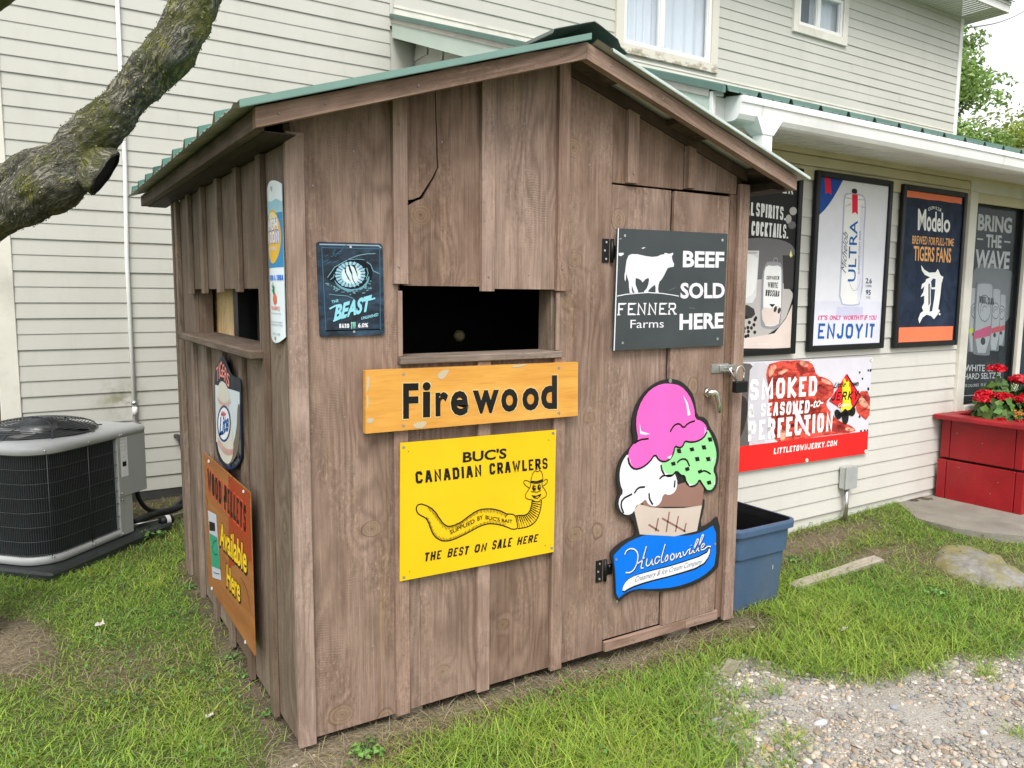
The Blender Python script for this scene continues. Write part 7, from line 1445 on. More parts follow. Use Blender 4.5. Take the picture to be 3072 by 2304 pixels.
class Flat:
    """prints for one part of a sign, all of one colour"""
    def __init__(s, strips=0): s.v = []; s.f = []; s.strips = strips
    def poly(s, P, y):
        P = clean(P)
        if len(P) < 3: return
        if s.strips:                              # cut into upright strips so that prints follow a curved plate
            xa, xb = min(p[0] for p in P), max(p[0] for p in P); st = s.strips
            def cut(Q, X, sg):
                R = []
                for i in range(len(Q)):
                    a, c = Q[i], Q[(i+1) % len(Q)]; da, dc = (a[0]-X)*sg, (c[0]-X)*sg
                    if da >= 0: R.append(a)
                    if (da >= 0) != (dc >= 0): t = da/(da-dc); R.append((X, a[1]+(c[1]-a[1])*t))
                return R
            k0, k1 = int(xa/st), int(xb/st); s.strips = 0
            for k in range(k0, k1+1):
                Q = cut(P, k*st, 1) if k*st > xa else P
                Q = cut(Q, (k+1)*st, -1) if (k+1)*st < xb and len(Q) > 2 else Q
                if len(Q) > 2: s.poly(Q, y)
            s.strips = st; return
        b = len(s.v); s.v += [(p[0], y, p[1]) for p in P]
        A = sum(P[i][0]*P[(i+1) % len(P)][1]-P[(i+1) % len(P)][0]*P[i][1] for i in range(len(P)))
        for t in tessellate_polygon([[Vector((p[0], p[1], 0)) for p in P]]):
            a, c, d = (P[i] for i in t); ar = (c[0]-a[0])*(d[1]-a[1])-(d[0]-a[0])*(c[1]-a[1])
            if abs(ar) < 1e-12: continue
            s.f.append(tuple(b+i for i in (t if ar > 0 else t[::-1])))
    def line(s, P, w, y):
        L, R = ribbon(P, w); b = len(s.v); n = len(L); s.v += [(p[0], y, p[1]) for p in L]+[(p[0], y, p[1]) for p in R]
        s.f += [(b+n+i, b+n+i+1, b+i+1, b+i) for i in range(n-1)]
def bfont(txt, off, shear=0.):
    cu = bpy.data.curves.new('t', 'FONT'); cu.body = txt; cu.offset = off; cu.shear = shear; cu.resolution_u = 3
    o = bpy.data.objects.new('t', cu); COL.objects.link(o); bpy.context.view_layer.update()
    me = bpy.data.meshes.new_from_object(o); V = [(v.co.x, v.co.y) for v in me.vertices]; F = [tuple(p.vertices) for p in me.polygons]
    bpy.data.objects.remove(o); bpy.data.curves.remove(cu); bpy.data.meshes.remove(me); return V, F
def text(fl, txt, BL, BR, TL, off, st, y):
    ex = (BR[0]-BL[0], BR[1]-BL[1]); ez = (TL[0]-BL[0], TL[1]-BL[1]); w, h = math.hypot(*ex), math.hypot(*ez)
    if st in 'SKF':
        ws = [WID.get(c, 1.) for c in txt]; gap = .34 if st != 'F' else .42; tot = sum(ws)+gap*(len(txt)-1); um = w/tot
        th = min(h*(.22 if st != 'F' else .15), um*.5)*(1+ (off-.03)*6 if st != 'F' else 1)
        if st == 'K': th = min(h*.22, um*.5)
        x = 0.; kk = 0
        for c, cw in zip(txt, ws):
            for q in STK.get(c, []):
                t = th*(.8 if c in 'SBE8&' and st == 'S' else 1.); P = [((x+cw*um*.0+t*.5+(cw*um-t)*a), t*.5+(h-t)*b) for a, b in q]
                yy = y-LAY*.12*(kk % 3); kk += 1
                if abs(q[0][0]-q[-1][0])+abs(q[0][1]-q[-1][1]) > 1e-6:     # square ends reach the box
                    for e, i in ((0, 1), (-1, -2)):
                        d = (P[e][0]-P[i][0], P[e][1]-P[i][1]); l = math.hypot(*d) or 1
                        if (abs(d[1]) > abs(d[0]) and q[e][1] in (0, 1)) or (abs(d[0]) > abs(d[1]) and q[e][0] in (0, 1)): P[e] = (P[e][0]+d[0]/l*t*.5, P[e][1]+d[1]/l*t*.5)
                fl.line([(BL[0]+ex[0]*a/w+ez[0]*b/h, BL[1]+ex[1]*a/w+ez[1]*b/h) for a, b in P], t, yy)
                if st == 'F':
                    for e in (0, -1):
                        if q[e][1] in (0, 1) and q[e][0] in (0, 1): a, b = P[e]; b = t*.3 if q[e][1] == 0 else h-t*.3; fl.line([(BL[0]+ex[0]*(a+k)/w+ez[0]*b/h, BL[1]+ex[1]*(a+k)/w+ez[1]*b/h) for k in (-t*1.1, t*1.1)], t*.6, yy-LAY*.5)
            x += (cw+gap)*um
        return
    V, F = bfont(txt, off, .32 if st in 'IR' else 0.)
    if not V: return
    xs = [v[0] for v in V]; ys = [v[1] for v in V]; x0, x1, y1 = min(xs), max(xs), max(ys); y0 = 0. if (len(txt) > 1 or min(ys) > -.05) and any(c in txt for c in 'gjpqy,&') else min(ys)
    b = len(fl.v); fl.v += [(BL[0]+ex[0]*(a-x0)/(x1-x0)+ez[0]*(c-y0)/(y1-y0), y, BL[1]+ex[1]*(a-x0)/(x1-x0)+ez[1]*(c-y0)/(y1-y0)) for a, c in V]
    fl.f += [tuple(b+i for i in f) for f in F]
COLS = {'pale': (232, 196, 130), 'black': (26, 26, 26), 'ink': (34, 33, 30), 'worn': (205, 190, 160), 'rimblue': (70, 110, 140), 'rimpale': (150, 175, 195), 'eyedark': (16, 26, 36), 'eyelid': (110, 160, 175), 'iris': (150, 200, 222), 'irisglow': (215, 235, 240), 'irisray': (190, 225, 235), 'scale': (120, 165, 180), 'scaledim': (75, 115, 145), 'cyan': (150, 220, 235), 'white': (240, 240, 246), 'mint': (150, 225, 205),
 'scr': (130, 135, 138), 'brown': (155, 118, 106), 'tan': (214, 198, 186), 'brown2': (150, 110, 102), 'green': (160, 232, 160), 'pink': (250, 108, 202), 'blue': (0, 120, 235), 'grey': (95, 98, 112), 'lightblue': (165, 210, 228), 'skyblue': (60, 145, 200), 'teal': (40, 110, 120), 'sun': (240, 190, 60), 'palesun': (243, 225, 165), 'orange': (236, 116, 80), 'peach': (250, 165, 105), 'navyblue': (25, 70, 150), 'pinkl': (240, 150, 140), 'peach': (250, 165, 105), 'navyblue': (25, 70, 150), 'pinkl': (240, 150, 140), 'peach': (250, 165, 105), 'navyblue': (25, 70, 150), 'pinkl': (240, 150, 140), 'peach': (250, 165, 105), 'navyblue': (25, 70, 150), 'pinkl': (240, 150, 140), 'leaf': (40, 140, 90), 'greyblue': (130, 150, 165),
 'skyw': (205, 215, 222), 'crowd': (120, 110, 95), 'cream': (212, 208, 196), 'navy': (25, 40, 80), 'blue2': (25, 85, 155), 'red': (215, 30, 60), 'glow': (165, 70, 35), 'redline': (240, 80, 50), 'yellow': (255, 210, 40), 'bagtop': (200, 205, 215), 'baggreen': (60, 160, 125), 'bagdark': (25, 90, 70), 'crackc': (80, 50, 30), 'midgrey': (105, 103, 105), 'lightgrey': (175, 170, 168), 'beige': (208, 192, 185), 'darkg': (58, 56, 56), 'glass': (205, 205, 208), 'flame': (250, 215, 140), 'canedge': (140, 142, 148),
 'shade': (205, 205, 228), 'shade2': (190, 190, 215), 'canline': (170, 172, 192), 'can': (226, 228, 240), 'navy2': (40, 55, 90), 'pinkt': (205, 60, 120), 'stripe': (20, 34, 54), 'navyp': (38, 54, 78), 'darkjar': (92, 86, 84), 'greyj': (188, 184, 192), 'jarblk': (50, 44, 42), 'bacon': (192, 62, 48), 'bacondark': (140, 36, 34), 'baconfat': (226, 140, 116), 'redband': (226, 36, 34), 'reddia': (222, 36, 40), 'mist': (120, 128, 132), 'lgrey': (200, 205, 208), 'lime': (190, 205, 70), 'redc': (190, 90, 105), 'pinkc': (190, 90, 130), 'cane': (120, 128, 134), 'canb': (168, 176, 182), 'canink': (58, 66, 72)}
def patt(name, ca, cb, sc_, rough=.4, detail=5, lo=.35, hi=.7, stretch=(1, 1, 1), spec=.4):
    k = N(name); f = k.noise(k.mapp(k.coord(), stretch), sc_, detail, .62, .6); return k.done(k.mix(k.ramp(f, lo, hi), srgb(*ca), srgb(*cb)), rough, 0, spec)
_pm = {}
def pmat(k, f=.8):
    if k == 'steel': return M['steel']
    if k[:5] == 'bacon' and k not in _pm: c = COLS[k]; _pm[k] = patt('print_'+k, tuple(x*.72 for x in c), tuple(min(255, x*1.18+18) for x in c), 11, .5, 6, .38, .62, (1, 1, 2.4), .2)
    if k[:5] == 'bacon': return _pm[k]
    if (k, f) not in _pm: _pm[(k, f)] = plain('print_'+k, tuple(min(.86, x*f) for x in srgb(*COLS[k])), .6, 0, .18, .06, 5, dirt=.1)
    return _pm[(k, f)]
def woodprint(name, ca, cb, cc):
    k = N(name); v = k.coord(); f = k.noise(k.mapp(v, (1, 1, 9)), 2.2, 5, .6, .4); c = k.mix(k.ramp(f, .3, .7), ca, cb); g = k.noise(k.mapp(v, (9, 9, 160)), 1, 3); c = k.mix(k.ramp(g, .5, .8, 0, .4), c, cc)
    k.bump(g, .25, .002); return k.done(c, .55, 0, .3)
BASE = {'firewood': woodprint('varnished_board', (.56, .25, .04), (.70, .365, .075), (.36, .13, .025)), 'beast': patt('dark_blue_hide', (18, 28, 40), (56, 84, 108), 11, .45, 6, .42, .8, (1, 1, 2)), 'bait': plain('yellow_sign', (.74, .475, .004), .45, 0, .35, .05, 3, dirt=.1), 'beef': plain('slate_sign', (.044, .054, .056), .5, 0, .3, .12, 5, dirt=.08), 'icecream': plain('black_edge', (.016, .016, .016), .4, 0, .4),
 'cansign': plain('can_white', (.68, .76, .8), .35, 0, .5, .03), 'ball': plain('navy_tin', (.01, .015, .03), .5, 0, .2), 'pellets': woodprint('printed_wood', (.25, .092, .027), (.36, .15, .045), (.17, .055, .015)), 'spirits': plain('charcoal_print', (.018, .018, .019), .6, 0, .2, .25, 3), 'ultra': plain('lilac_white_print', (.78, .78, .85), .6, 0, .2, .03), 'tigers': patt('navy_print', (22, 34, 54), (42, 56, 80), 7, .6, 5, spec=.18), 'jerky': plain('pale_vinyl', (.68, .66, .74), .45, 0, .3, .04), 'seltzer': patt('slate_print', (36, 42, 48), (70, 78, 84), 2.5, .6, 3, spec=.15)}
SL_ = {  # object name, label, category, thickness
 'firewood': ('firewood_sign', 'long orange varnished board with black routed letters Firewood under the opening', 'sign', .0235), 'beast': ('drink_sign', 'small dark blue embossed metal sign with a glowing eye left of the opening', 'sign', .006), 'bait': ('bait_sign', 'yellow bait sign with black lettering and a worm in a hat', 'sign', .004), 'beef': ('beef_sign', 'dark grey square sign with a white cow reading beef sold here', 'sign', .012), 'icecream': ('ice_cream_sign', 'cut-out ice cream cone sign with pink scoop and blue banner on shed door', 'sign', .008),
 'cansign': ('can_sign', 'tall narrow can-shaped tin sign in white and blue near the shed corner', 'sign', .002), 'ball': ('baseball_sign', 'navy tin sign with a baseball bottle and oval logo below the side opening', 'sign', .003), 'pellets': ('pellet_sign', 'orange wood-grain wood pellets sign low on the side of the shed', 'sign', .005), 'spirits': ('framed_poster', 'dark framed cocktail poster with glass and can, partly behind the shed', 'poster', .03), 'ultra': ('framed_poster', 'white framed beer poster with a tall slim can and blue corner', 'poster', .03), 'tigers': ('framed_poster', 'navy framed beer poster with orange bars and a white letter D', 'poster', .03), 'jerky': ('jerky_banner', 'red and grey vinyl jerky banner with bacon under the framed posters', 'banner', .003), 'seltzer': ('window_poster', 'grey seltzer poster with four cans inside the shop window', 'poster', .002)}
def build_sign(rec):
    name, plane, off, org, items = rec; on, lab, cat, th = SL_[name]
    if plane == 'F': loc, rz = Vector((org[0], off, org[1])), 0.
    elif plane == 'L': loc, rz = Vector((off, -org[0], org[1])), -math.pi/2
    else: loc, rz = RPSI @ Vector((org[0], off, org[1])), PSI
    root = empty(on, loc, rz, lab, cat, 'framed posters on the shop wall' if on == 'framed_poster' else None); groups = {}
    curved = name == 'cansign'; bulge = lambda x: -.010*(1-((x-.0925)/.0925)**2) if curved else 0.
    if curved:
        Wc, Hc = .185, .566; mb = MB(); rows = []; r2 = []
        for i in range(25):
            x = Wc*i/24; t = abs(2*i/24-1); zb, zt = .025*t*t+0, Hc-.02*t*t
            rows.append([(x, bulge(x), zb), (x, bulge(x), zt)]); r2.append([(x, bulge(x)+.002, zb), (x, bulge(x)+.002, zt)])
        mb.strip(rows, True); mb.strip(r2, True); mb.build('plate', BASE[name], root, fix=False)
    for it in items:
        if it[0] == 'f':
            _, part, Wd, Hd, t = it; mb = MB(); m2 = M['black']
            for a in ((0, t, 0, Hd), (Wd-t, Wd, 0, Hd), (t+.0004, Wd-t-.0004, 0, t), (t+.0004, Wd-t-.0004, Hd-t, Hd)): mb.box(a[0], a[1], -.006, .028, a[2], a[3], ch=.006)
            mb.build('frame', m2, root); mb = MB(); mb.box(t*.5, Wd-t*.5, .012, .0275, t*.5, Hd-t*.5, ch=.001); mb.build('backing', M['black'], root); continue
        part, mk, ly = it[1], it[2], it[3]
        if it[0] == 'p' and mk == 'B' and ly == 0 and part != 'picture':
            mb = MB(); P = clean(it[4]); mb.prism(P, lambda a, b, d: (a, d, b), 0., th); mb.build(part, BASE[name], root); continue
        fl = groups.setdefault((part, mk), Flat(.0155 if curved else 0)); y = -.0006-LAY*ly+(.0 if part != 'picture' or plane != 'H' else .0)
        if name in ('spirits', 'ultra', 'tigers'): y += .0105
        n0 = len(fl.v)
        if it[0] == 'p': fl.poly(it[4], y)
        elif it[0] == 'l': fl.line(it[5], it[4], y)
        else: text(fl, it[4], it[5], it[6], it[7], it[8], it[9], y)
        if curved: fl.v[n0:] = [(a, b+bulge(a), c) for a, b, c in fl.v[n0:]]
    for (part, mk), fl in groups.items():
        if not fl.f: continue
        me = bpy.data.meshes.new(part); me.from_pydata(fl.v, [], fl.f); me.materials.append(BASE[name] if mk == 'B' else pmat(mk, 1.2 if plane == 'H' else .8)); o = bpy.data.objects.new(part, me); COL.objects.link(o); o.parent = root  # shop wall prints get lighter colours to offset the shade under the eave
for rec in ART: build_sign(rec)
mb = MB(); mb.box(0, .8, -.001, .001, 0, 1.6, ch=.0003); wp = mb.build('window_poster', patt('navy_poster', (24, 34, 60), (44, 56, 86), 3, .4)); wp.location = RPSI @ Vector((6.87, C1+.05, .81)); wp.rotation_euler = (0, 0, PSI); tag(wp, 'dark navy poster in the second shop window at the edge of the picture', 'poster')
# ================================================================ COOLING UNIT
A_AC = math.atan2(.7018, .7124)
ac = empty('cooling_unit', (-.69, 2.34, 0), A_AC, 'grey outdoor cooling unit with black wire coil guard and domed fan grille', 'cooling unit')
M['acgrey'] = plain('ac_grey', (.43, .44, .44), .42, .1, .45, .04, 5, dirt=.1); M['acdark'] = plain('coil', (.016, .021, .024), .6, .2, .4, .3, 60); M['wire'] = plain('guard_wire', (.06, .066, .07), .45, .3, .5); M['padblk'] = plain('pad_plastic', (.022, .027, .026), .5, 0, .4, .25, 9, .2, 60)
def rrect(s0, s1, d0, d1, r, n=8, rs=None):
    P = []
    for cx, cy, a0 in ((s0+r, d0+r, 180), (s1-.03, d0+.03, 270), (s1-.03, d1-.03, 0), (s0+r, d1-r, 90)):
        rr = r if cx < (s0+s1)/2 else .03
        for k in range(n+1): a = math.radians(a0+90*k/n); P.append((cx+rr*math.cos(a), cy+rr*math.sin(a)))
    return P
S0, S1, D0, D1 = .0, .72, .07, .80
mb = MB(); mb.box(-.06, 1.0, -.03, .96, -.06, .062, ch=.014); o = mb.build('pad', M['padblk'], ac)
def ring(mb, prof, off):
    rows = []
    for (e, z) in prof: rows.append([(p[0], p[1], z) for p in rrect(S0-e, S1+e, D0-e, D1+e, .17+e)])
    mb.strip(rows, True, True)
mb = MB(); ring(mb, [(-.03, .063), (.0, .066), (.006, .07), (.006, .112), (-.012, .114)], 0); mb.build('base_pan', M['acgrey'], ac, fix=False)
mb = MB(); ring(mb, [(-.022, .05), (-.022, .72)], 0); mb.build('coil', M['acdark'], ac, fix=False)
mb = MB(); per = rrect(S0-.003, S1+.003, D0-.003, D1+.003, .173, 10)
seg = []; 
for i in range(len(per)):
    a, b = per[i], per[(i+1) % len(per)]; seg.append((a, b, math.hypot(b[0]-a[0], b[1]-a[1])))
tot = sum(x[2] for x in seg)
def at_len(t):
    for a, b, l in seg:
        if t <= l: return (a[0]+(b[0]-a[0])*t/l, a[1]+(b[1]-a[1])*t/l)
        t -= l
    return seg[-1][1]
nb = int(tot/.0125)
for i in range(nb):
    x, y = at_len(tot*i/nb)
    if x > .585: continue
    mb.tube([(x, y, .116), (x, y, .722)], .0014, 4, False)
hz = [(x, y) for x, y in (at_len(tot*i/120) for i in range(121)) if x <= .62]
for z in (.125, .205, .29, .375, .46, .545, .63, .71):
    run = [p for p in (at_len(tot*i/160) for i in range(161))]
    cur = []
    for p in run:
        if p[0] <= .61: cur.append((p[0]*1.0, p[1]-.002, z))
        else:
            if len(cur) > 1: mb.tube(cur, .0022, 5, False)
            cur = []
    if len(cur) > 1: mb.tube(cur, .0022, 5, False)
for s_ in (.05, .36): mb.tube([(s_, D0-.008, .11), (s_, D0-.008, .725)], .003, 6)
mb.build('wire_guard', M['wire'], ac)
mb = MB(); mb.box(.605, .725, .062, .30, .07, .345, ch=.004); mb.build('corner_post', M['acgrey'], ac)
mb = MB(); mb.box(.603, .865, .058, .34, .325, .722, ch=.004); cb = mb.build('control_box', M['acgrey'], ac)
def lbl(x0, z0, x1, z1, y):
    mb = MB(); mb.box(x0, x1, y, y+.001, z0, z1, ch=.0002); L = mb.build('label', plain('label_white', (.85, .86, .88), .5), cb)
    fl = Flat()
    for k in range(13):
        z = z1-.012-k*.0115; 
        if k == 8: continue
        if k % 2: continue
        for q in range(2): a = x0+.008+q*.025; fl.line([(a, z), (a+random.uniform(.008, .016), z)], .0014, y-.0006)
    fl.poly([(x0+.012, z0+.068), (x0+.047, z0+.068), (x0+.047, z0+.10), (x0+.012, z0+.10)], y-.0007)
    me = bpy.data.meshes.new('lettering'); me.from_pydata(fl.v, [], fl.f); me.materials.append(pmat('ink')); o = bpy.data.objects.new('lettering', me); COL.objects.link(o); o.parent = L
lbl(.629, .455, .693, .712, .0566)
mb = MB(); rows = []
for e, z in ((.012, .716), (.016, .724), (.018, .745), (.008, .764), (-.02, .776), (-.05, .782), (-.14, .785)):
    rows.append([((p[0] if p[0] < .5 else p[0]+.14), p[1], z) for p in rrect(S0-e, S1+e, D0-e, D1+e, .17+e)])
mb.strip(rows, True, True); P = [(v[0], v[1]) for v in rows[-1]]; mb.add([(a, b, .7849) for a, b in P], [tuple(range(len(P)))]); mb.add([(v[0], v[1], .717) for v in rows[0]], [tuple(range(len(P)))]); mb.build('top_cover', M['acgrey'], ac, fix=False)
mb = MB(); cx, cy, R_ = .38, .43, .325
for k in range(17):
    r = R_*(1-k/18.)**.9; z = .792+.075*math.sqrt(max(0, 1-(r/R_)**2))+.0; mb.tube([(cx+r*math.cos(a), cy+r*math.sin(a), z) for a in np.linspace(0, 6.2832, 49)], .0028, 5, False)
for k in range(8):
    a = k*math.pi/4+.2; mb.tube([(cx+R_*t*math.cos(a+.25*(1-t)), cy+R_*t*math.sin(a+.25*(1-t)), .789+.075*math.sqrt(max(0, 1-t*t))) for t in np.linspace(1.1, .08, 14)], .004, 6)
mb.build('fan_grille', M['wire'], ac)
mb = MB(); mb.tube([(cx, cy, .74), (cx, cy, .83)], [.11, .095], 24); 
for k in range(4):
    a = k*math.pi/2+.4; mb.add([(cx+.1*math.cos(a), cy+.1*math.sin(a), .80), (cx+.3*math.cos(a-.2), cy+.3*math.sin(a-.2), .80), (cx+.3*math.cos(a+.35), cy+.3*math.sin(a+.35), .77), (cx+.1*math.cos(a+.6), cy+.1*math.sin(a+.6), .77)], [(0, 1, 2, 3)])
mb.build('fan', M['steel'], ac, fix=False)
mb = MB(); mb.tube([(cx, cy, .786), (cx, cy, .7895)], R_*.98, 40); mb.build('fan_opening', M['acdark'], ac)
mb = MB()
for s_, z in ((.045, .118), (.36, .095), (.61, .09), (.62, .352), (.622, .73), (.36, .735), (.03, .745), (.62, .31), (.64, .733)): mb.tube([(s_, .06, z), (s_, .046, z)], .006, 8)
mb.build('screw', M['steel'], ac)
IW = (Matrix.Translation((-.69, 2.34, 0)) @ Matrix.Rotation(A_AC, 4, 'Z')).inverted()
def acl(u, c, z): return IW @ (RPSI @ Vector((u, c, z)))
M['hose'] = plain('black_hose', (.02, .022, .024), .45, 0, .4, .3, 30, .3, 50)
def curve(pts, n=28):
    P = [Vector(p) for p in pts]; r = []
    for i in range(len(P)-1):
        p0, p1, p2, p3 = P[max(i-1, 0)], P[i], P[i+1], P[min(i+2, len(P)-1)]
        for k in range(n//(len(P)-1)+1):
            t = k/(n//(len(P)-1)+1); r.append(.5*((2*p1)+(p2-p0)*t+(2*p0-5*p1+4*p2-p3)*t*t+(3*p1-p0-3*p2+p3)*t**3))
    return r+[P[-1]]
mb = MB(); mb.tube(curve([acl(-.1, 3.12, .40), acl(-.1, 3.14, .25), acl(-.02, 3.2, .12), acl(.14, 3.3, .085), acl(.24, 3.38, .15), acl(.29, 3.5, .3), acl(.3, 3.8, .5), acl(.3, 3.97, .5)], 48), .016, 10); mb.build('hose', M['hose'], ac)
mb = MB(); mb.tube(curve([acl(-.16, 3.0, .10), acl(0, 3.2, .085), acl(.16, 3.3, .08), acl(.34, 3.5, .09), acl(.6, 3.9, .1)], 30), .026, 12); mb.build('insulated_pipe', M['hose'], ac)
mb = MB(); mb.tube([acl(-.17, 2.98, .09), acl(.0, 3.05, .08), acl(.3, 3.25, .075), acl(.5, 3.9, .08)], .006, 8); mb.build('copper_line', M['steel'], ac)
mb = MB(); a, b = acl(.012, 3.03, .073), acl(.105, 3.06, .073); d = b-a; mb.tube([a, a+d*.08, a+d*.92, b], [.012, .033, .033, .012], 18); fd = mb.build('filter_drier', M['black'], ac)
mb = MB(); mb.tube([a+d*.42, a+d*.72], .0336, 18, False); mb.build('label', plain('label_paper', (.7, .66, .68), .5), fd)
# ================================================================ BLUE BIN
M['binliner'] = plain('black_bin_liner', (.006, .006, .007), .5, 0, .3)
M['blue'] = plain('blue_plastic', (.056, .1, .18), .42, 0, .4, .1, 4, .12, 25, .5)
bn = empty('storage_bin', (2.565, .325, float(gh(2.5, .1))), 0, 'blue plastic storage bin without lid standing beside the shed', 'bin')
def rr2(w, d, r, n=7):
    P = []
    for cx, cy, a0 in ((-w/2+r, -d/2+r, 180), (w/2-r, -d/2+r, 270), (w/2-r, d/2-r, 0), (-w/2+r, d/2-r, 90)):
        for k in range(n+1): a = math.radians(a0+90*k/n); P.append((cx+r*math.cos(a), cy+r*math.sin(a)))
    return P
HB = .475
lev = [(.39, .50, .0), (.40, .51, .01), (.425, .545, .30), (.432, .572, .302), (.445, .585, .43), (.482, .62, .432), (.486, .624, .462), (.48, .618, HB), (.455, .592, HB)]
mb = MB(); mb.strip([[(a, b, z) for a, b in rr2(w, d, .055)] for w, d, z in lev], False, True)
for z in (0.,): mb.add([(a, b, z) for a, b in rr2(.39, .5, .055)], [tuple(range(32))])
for x in (-.06, .06): mb.box(x-.03, x+.03, -.259-.0, -.252, .03, .29, ch=.004, mat=Matrix.Rotation(.0, 4, 'X'))
o = mb.build('tub', M['blue'], bn, fix=False)
mb = MB(); mb.strip([[(a, b, z) for a, b in rr2(w, d, .05)] for w, d, z in ((.452, .589, HB-.004), (.43, .57, .43), (.40, .53, .3), (.36, .48, .02))], False, True); mb.add([(a, b, .02) for a, b in rr2(.36, .48, .05)], [tuple(range(32))]); mb.build('liner', M['binliner'], bn, fix=False)  # near-black inner surface of the tub
mb = MB(); mb.box(.062, .073, -.2625, -.2605, .165, .185, ch=.0005); mb.box(.1, .104, -.268, -.2662, .2, .26, ch=.0005); mb.build('scratch', pmat('lgrey'), bn)
# ================================================================ PLANTER WITH FLOWERS
M['red'] = plain('red_paint', (.29, .006, .011), .45, 0, .4, .14, 5, .2, 60, .12); M['redtop'] = plain('red_paint_top', (.30, .012, .018), .5, 0, .4, .22, 6, .2, 60)
pt = empty('flower_box', RPSI @ Vector((5.58, .05, .015)), PSI, 'red painted two tier wooden flower box under the shop window', 'planter')
def tier(n, z0, z1, e):
    mb = MB(); mb.box(-e, .02-e, .065-e, .55, z0, z1, 1, .004); mb.box(-e, .02-e, -e, .06-e, z0, z1, 2, .004); mb.box(-e, .02-e, .555, .625, z0, z1, 2, .004); mb.box(.0225-e, 1.7, -e-.002, .02-e, z0, z1-.002, 0, .004); mb.box(.0225, 1.7, .60, .62, z0, z1, 0); mb.box(1.68, 1.7, .021, .6, z0, z1); mb.build('side_board', M['red'], pt)
tier(0, .0, .325, .03); tier(1, .338, .655, .0)
mb = MB(); mb.box(-.09, .07, -.09, .655, .6575, .695, 1, .006); mb.box(.0705, 1.8, -.09, .03, .6575, .694, 0, .006); mb.box(.0705, 1.8, .56, .65, .6575, .693, 0, .006); mb.build('rim_board', M['redtop'], pt)
mb = MB(); mb.box(.021, 1.68, .021, .6, .3, .64, ch=.01); mb.build('soil', plain('potting_soil', (.03, .022, .016), .95, 0, .1, .4, 40, .6, 60), pt)
mb = MB(); 
for y, z in ((.15, .22), (.45, .28), (.3, .5), (.5, .55), (.2, .12)): mb.tube([(-.031 if z < .33 else -.001, y, z), (-.033 if z < .33 else -.003, y, z)], .0035, 7)
mb.build('screw', M['nail'], pt)
k = N('geranium_leaf'); t = k.attr('tint', 'Color'); k.b.inputs['Subsurface Weight'].default_value = .0; M['leafv'] = k.done(t, .5, 0, .3)
def leafcards(pos, nrm, size, col, aspect=.6, rng=RNG):
    """one bent leaf (2 quads) per position"""
    n = len(pos); nrm = nrm/np.linalg.norm(nrm, axis=1)[:, None]; r = rng.normal(size=(n, 3)); t = np.cross(nrm, r); t /= np.linalg.norm(t, axis=1)[:, None]; b = np.cross(nrm, t)
    size = np.asarray(size).reshape(-1, 1)*np.ones((n, 1)); fold = .25*size*nrm
    v = np.stack([pos-t*size*.5, pos-t*size*.05+b*size*aspect*.5+fold, pos+t*size*.5, pos-t*size*.05-b*size*aspect*.5+fold, ], 1).reshape(-1, 3)
    I = np.arange(n)[:, None]*4; F = np.concatenate([I+np.array([[0, 2, 1]]), I+np.array([[0, 3, 2]])]); return v, F, np.repeat(col, 4, 0)
def geranium(x, y, h, spread, heads, label):
    r = np.random.RandomState(int(x*1000) % 997); g = empty('geranium', RPSI @ Vector((x, y, .655)), 0, label, 'flower', 'red geraniums in the flower box')
    n = 210; a = r.uniform(0, 6.28, n); rad = spread*np.sqrt(r.rand(n)); z = h*(.15+.7*r.rand(n))*(1-.5*(rad/spread)**2); pos = np.c_[rad*np.cos(a), rad*np.sin(a)*.8, z]
    nr = np.c_[pos[:, 0]*2.2, pos[:, 1]*2.2-.25*spread, .6*np.ones(n)*spread]+r.normal(size=(n, 3))*.05; base = np.array([(.045, .115, .022)]); cl = base*(.6+.9*r.rand(n, 1))*np.c_[1+.5*r.rand(n), np.ones(n), np.ones(n)]
    v, F, c = leafcards(pos, nr, .055+.03*r.rand(n), cl, .95, r); rawmesh('leaf', v, [F], M['leafv'], g, c)
    st = MB()
    for hx, hy, hz, hr in heads: st.tube(curve([(hx*.3, hy*.3, .0), (hx*.7, hy*.7, hz*.6), (hx, hy, hz)], 8), .004, 6)
    st.build('stem', plain('stem_green', (.1, .17, .05), .6), g)
    for hx, hy, hz, hr in heads:
        m = 130; d = r.normal(size=(m, 3)); d /= np.linalg.norm(d, axis=1)[:, None]; d[:, 2] = np.abs(d[:, 2])*.8-.15; p = np.array((hx, hy, hz))+d*np.array((hr, hr, hr*.62))*(.75+.3*r.rand(m, 1))
        col = np.array([(.55, .006, .018)])*(.55+.75*r.rand(m, 1)); v, F, c = leafcards(p, d+r.normal(size=(m, 3))*.45, .035+.012*r.rand(m), col, 1., r); rawmesh('flower_head', v, [F], M['leafv'], g, c)
geranium(5.80, .36, .27, .20, [(-.08, .06, .23, .065), (-.16, .05, .20, .05), (.02, -.02, .215, .065), (.12, -.1, .19, .055), (-.02, -.16, .03, .03), (-.15, -.1, .045, .035)], 'red geranium with a wide low cluster of heads at the left of the box')
geranium(6.02, .46, .40, .2, [(-.03, .02, .42, .062), (.15, -.08, .33, .075), (.24, -.05, .31, .07), (.1, -.18, .20, .055), (.2, -.2, .19, .06)], 'tall red geranium with one flower head standing above the rest')
geranium(6.38, .34, .34, .22, [(-.12, -.1, .31, .07), (.02, -.02, .36, .06), (-.1, -.2, .18, .06)], 'red geranium at the right edge of the picture in the flower box')
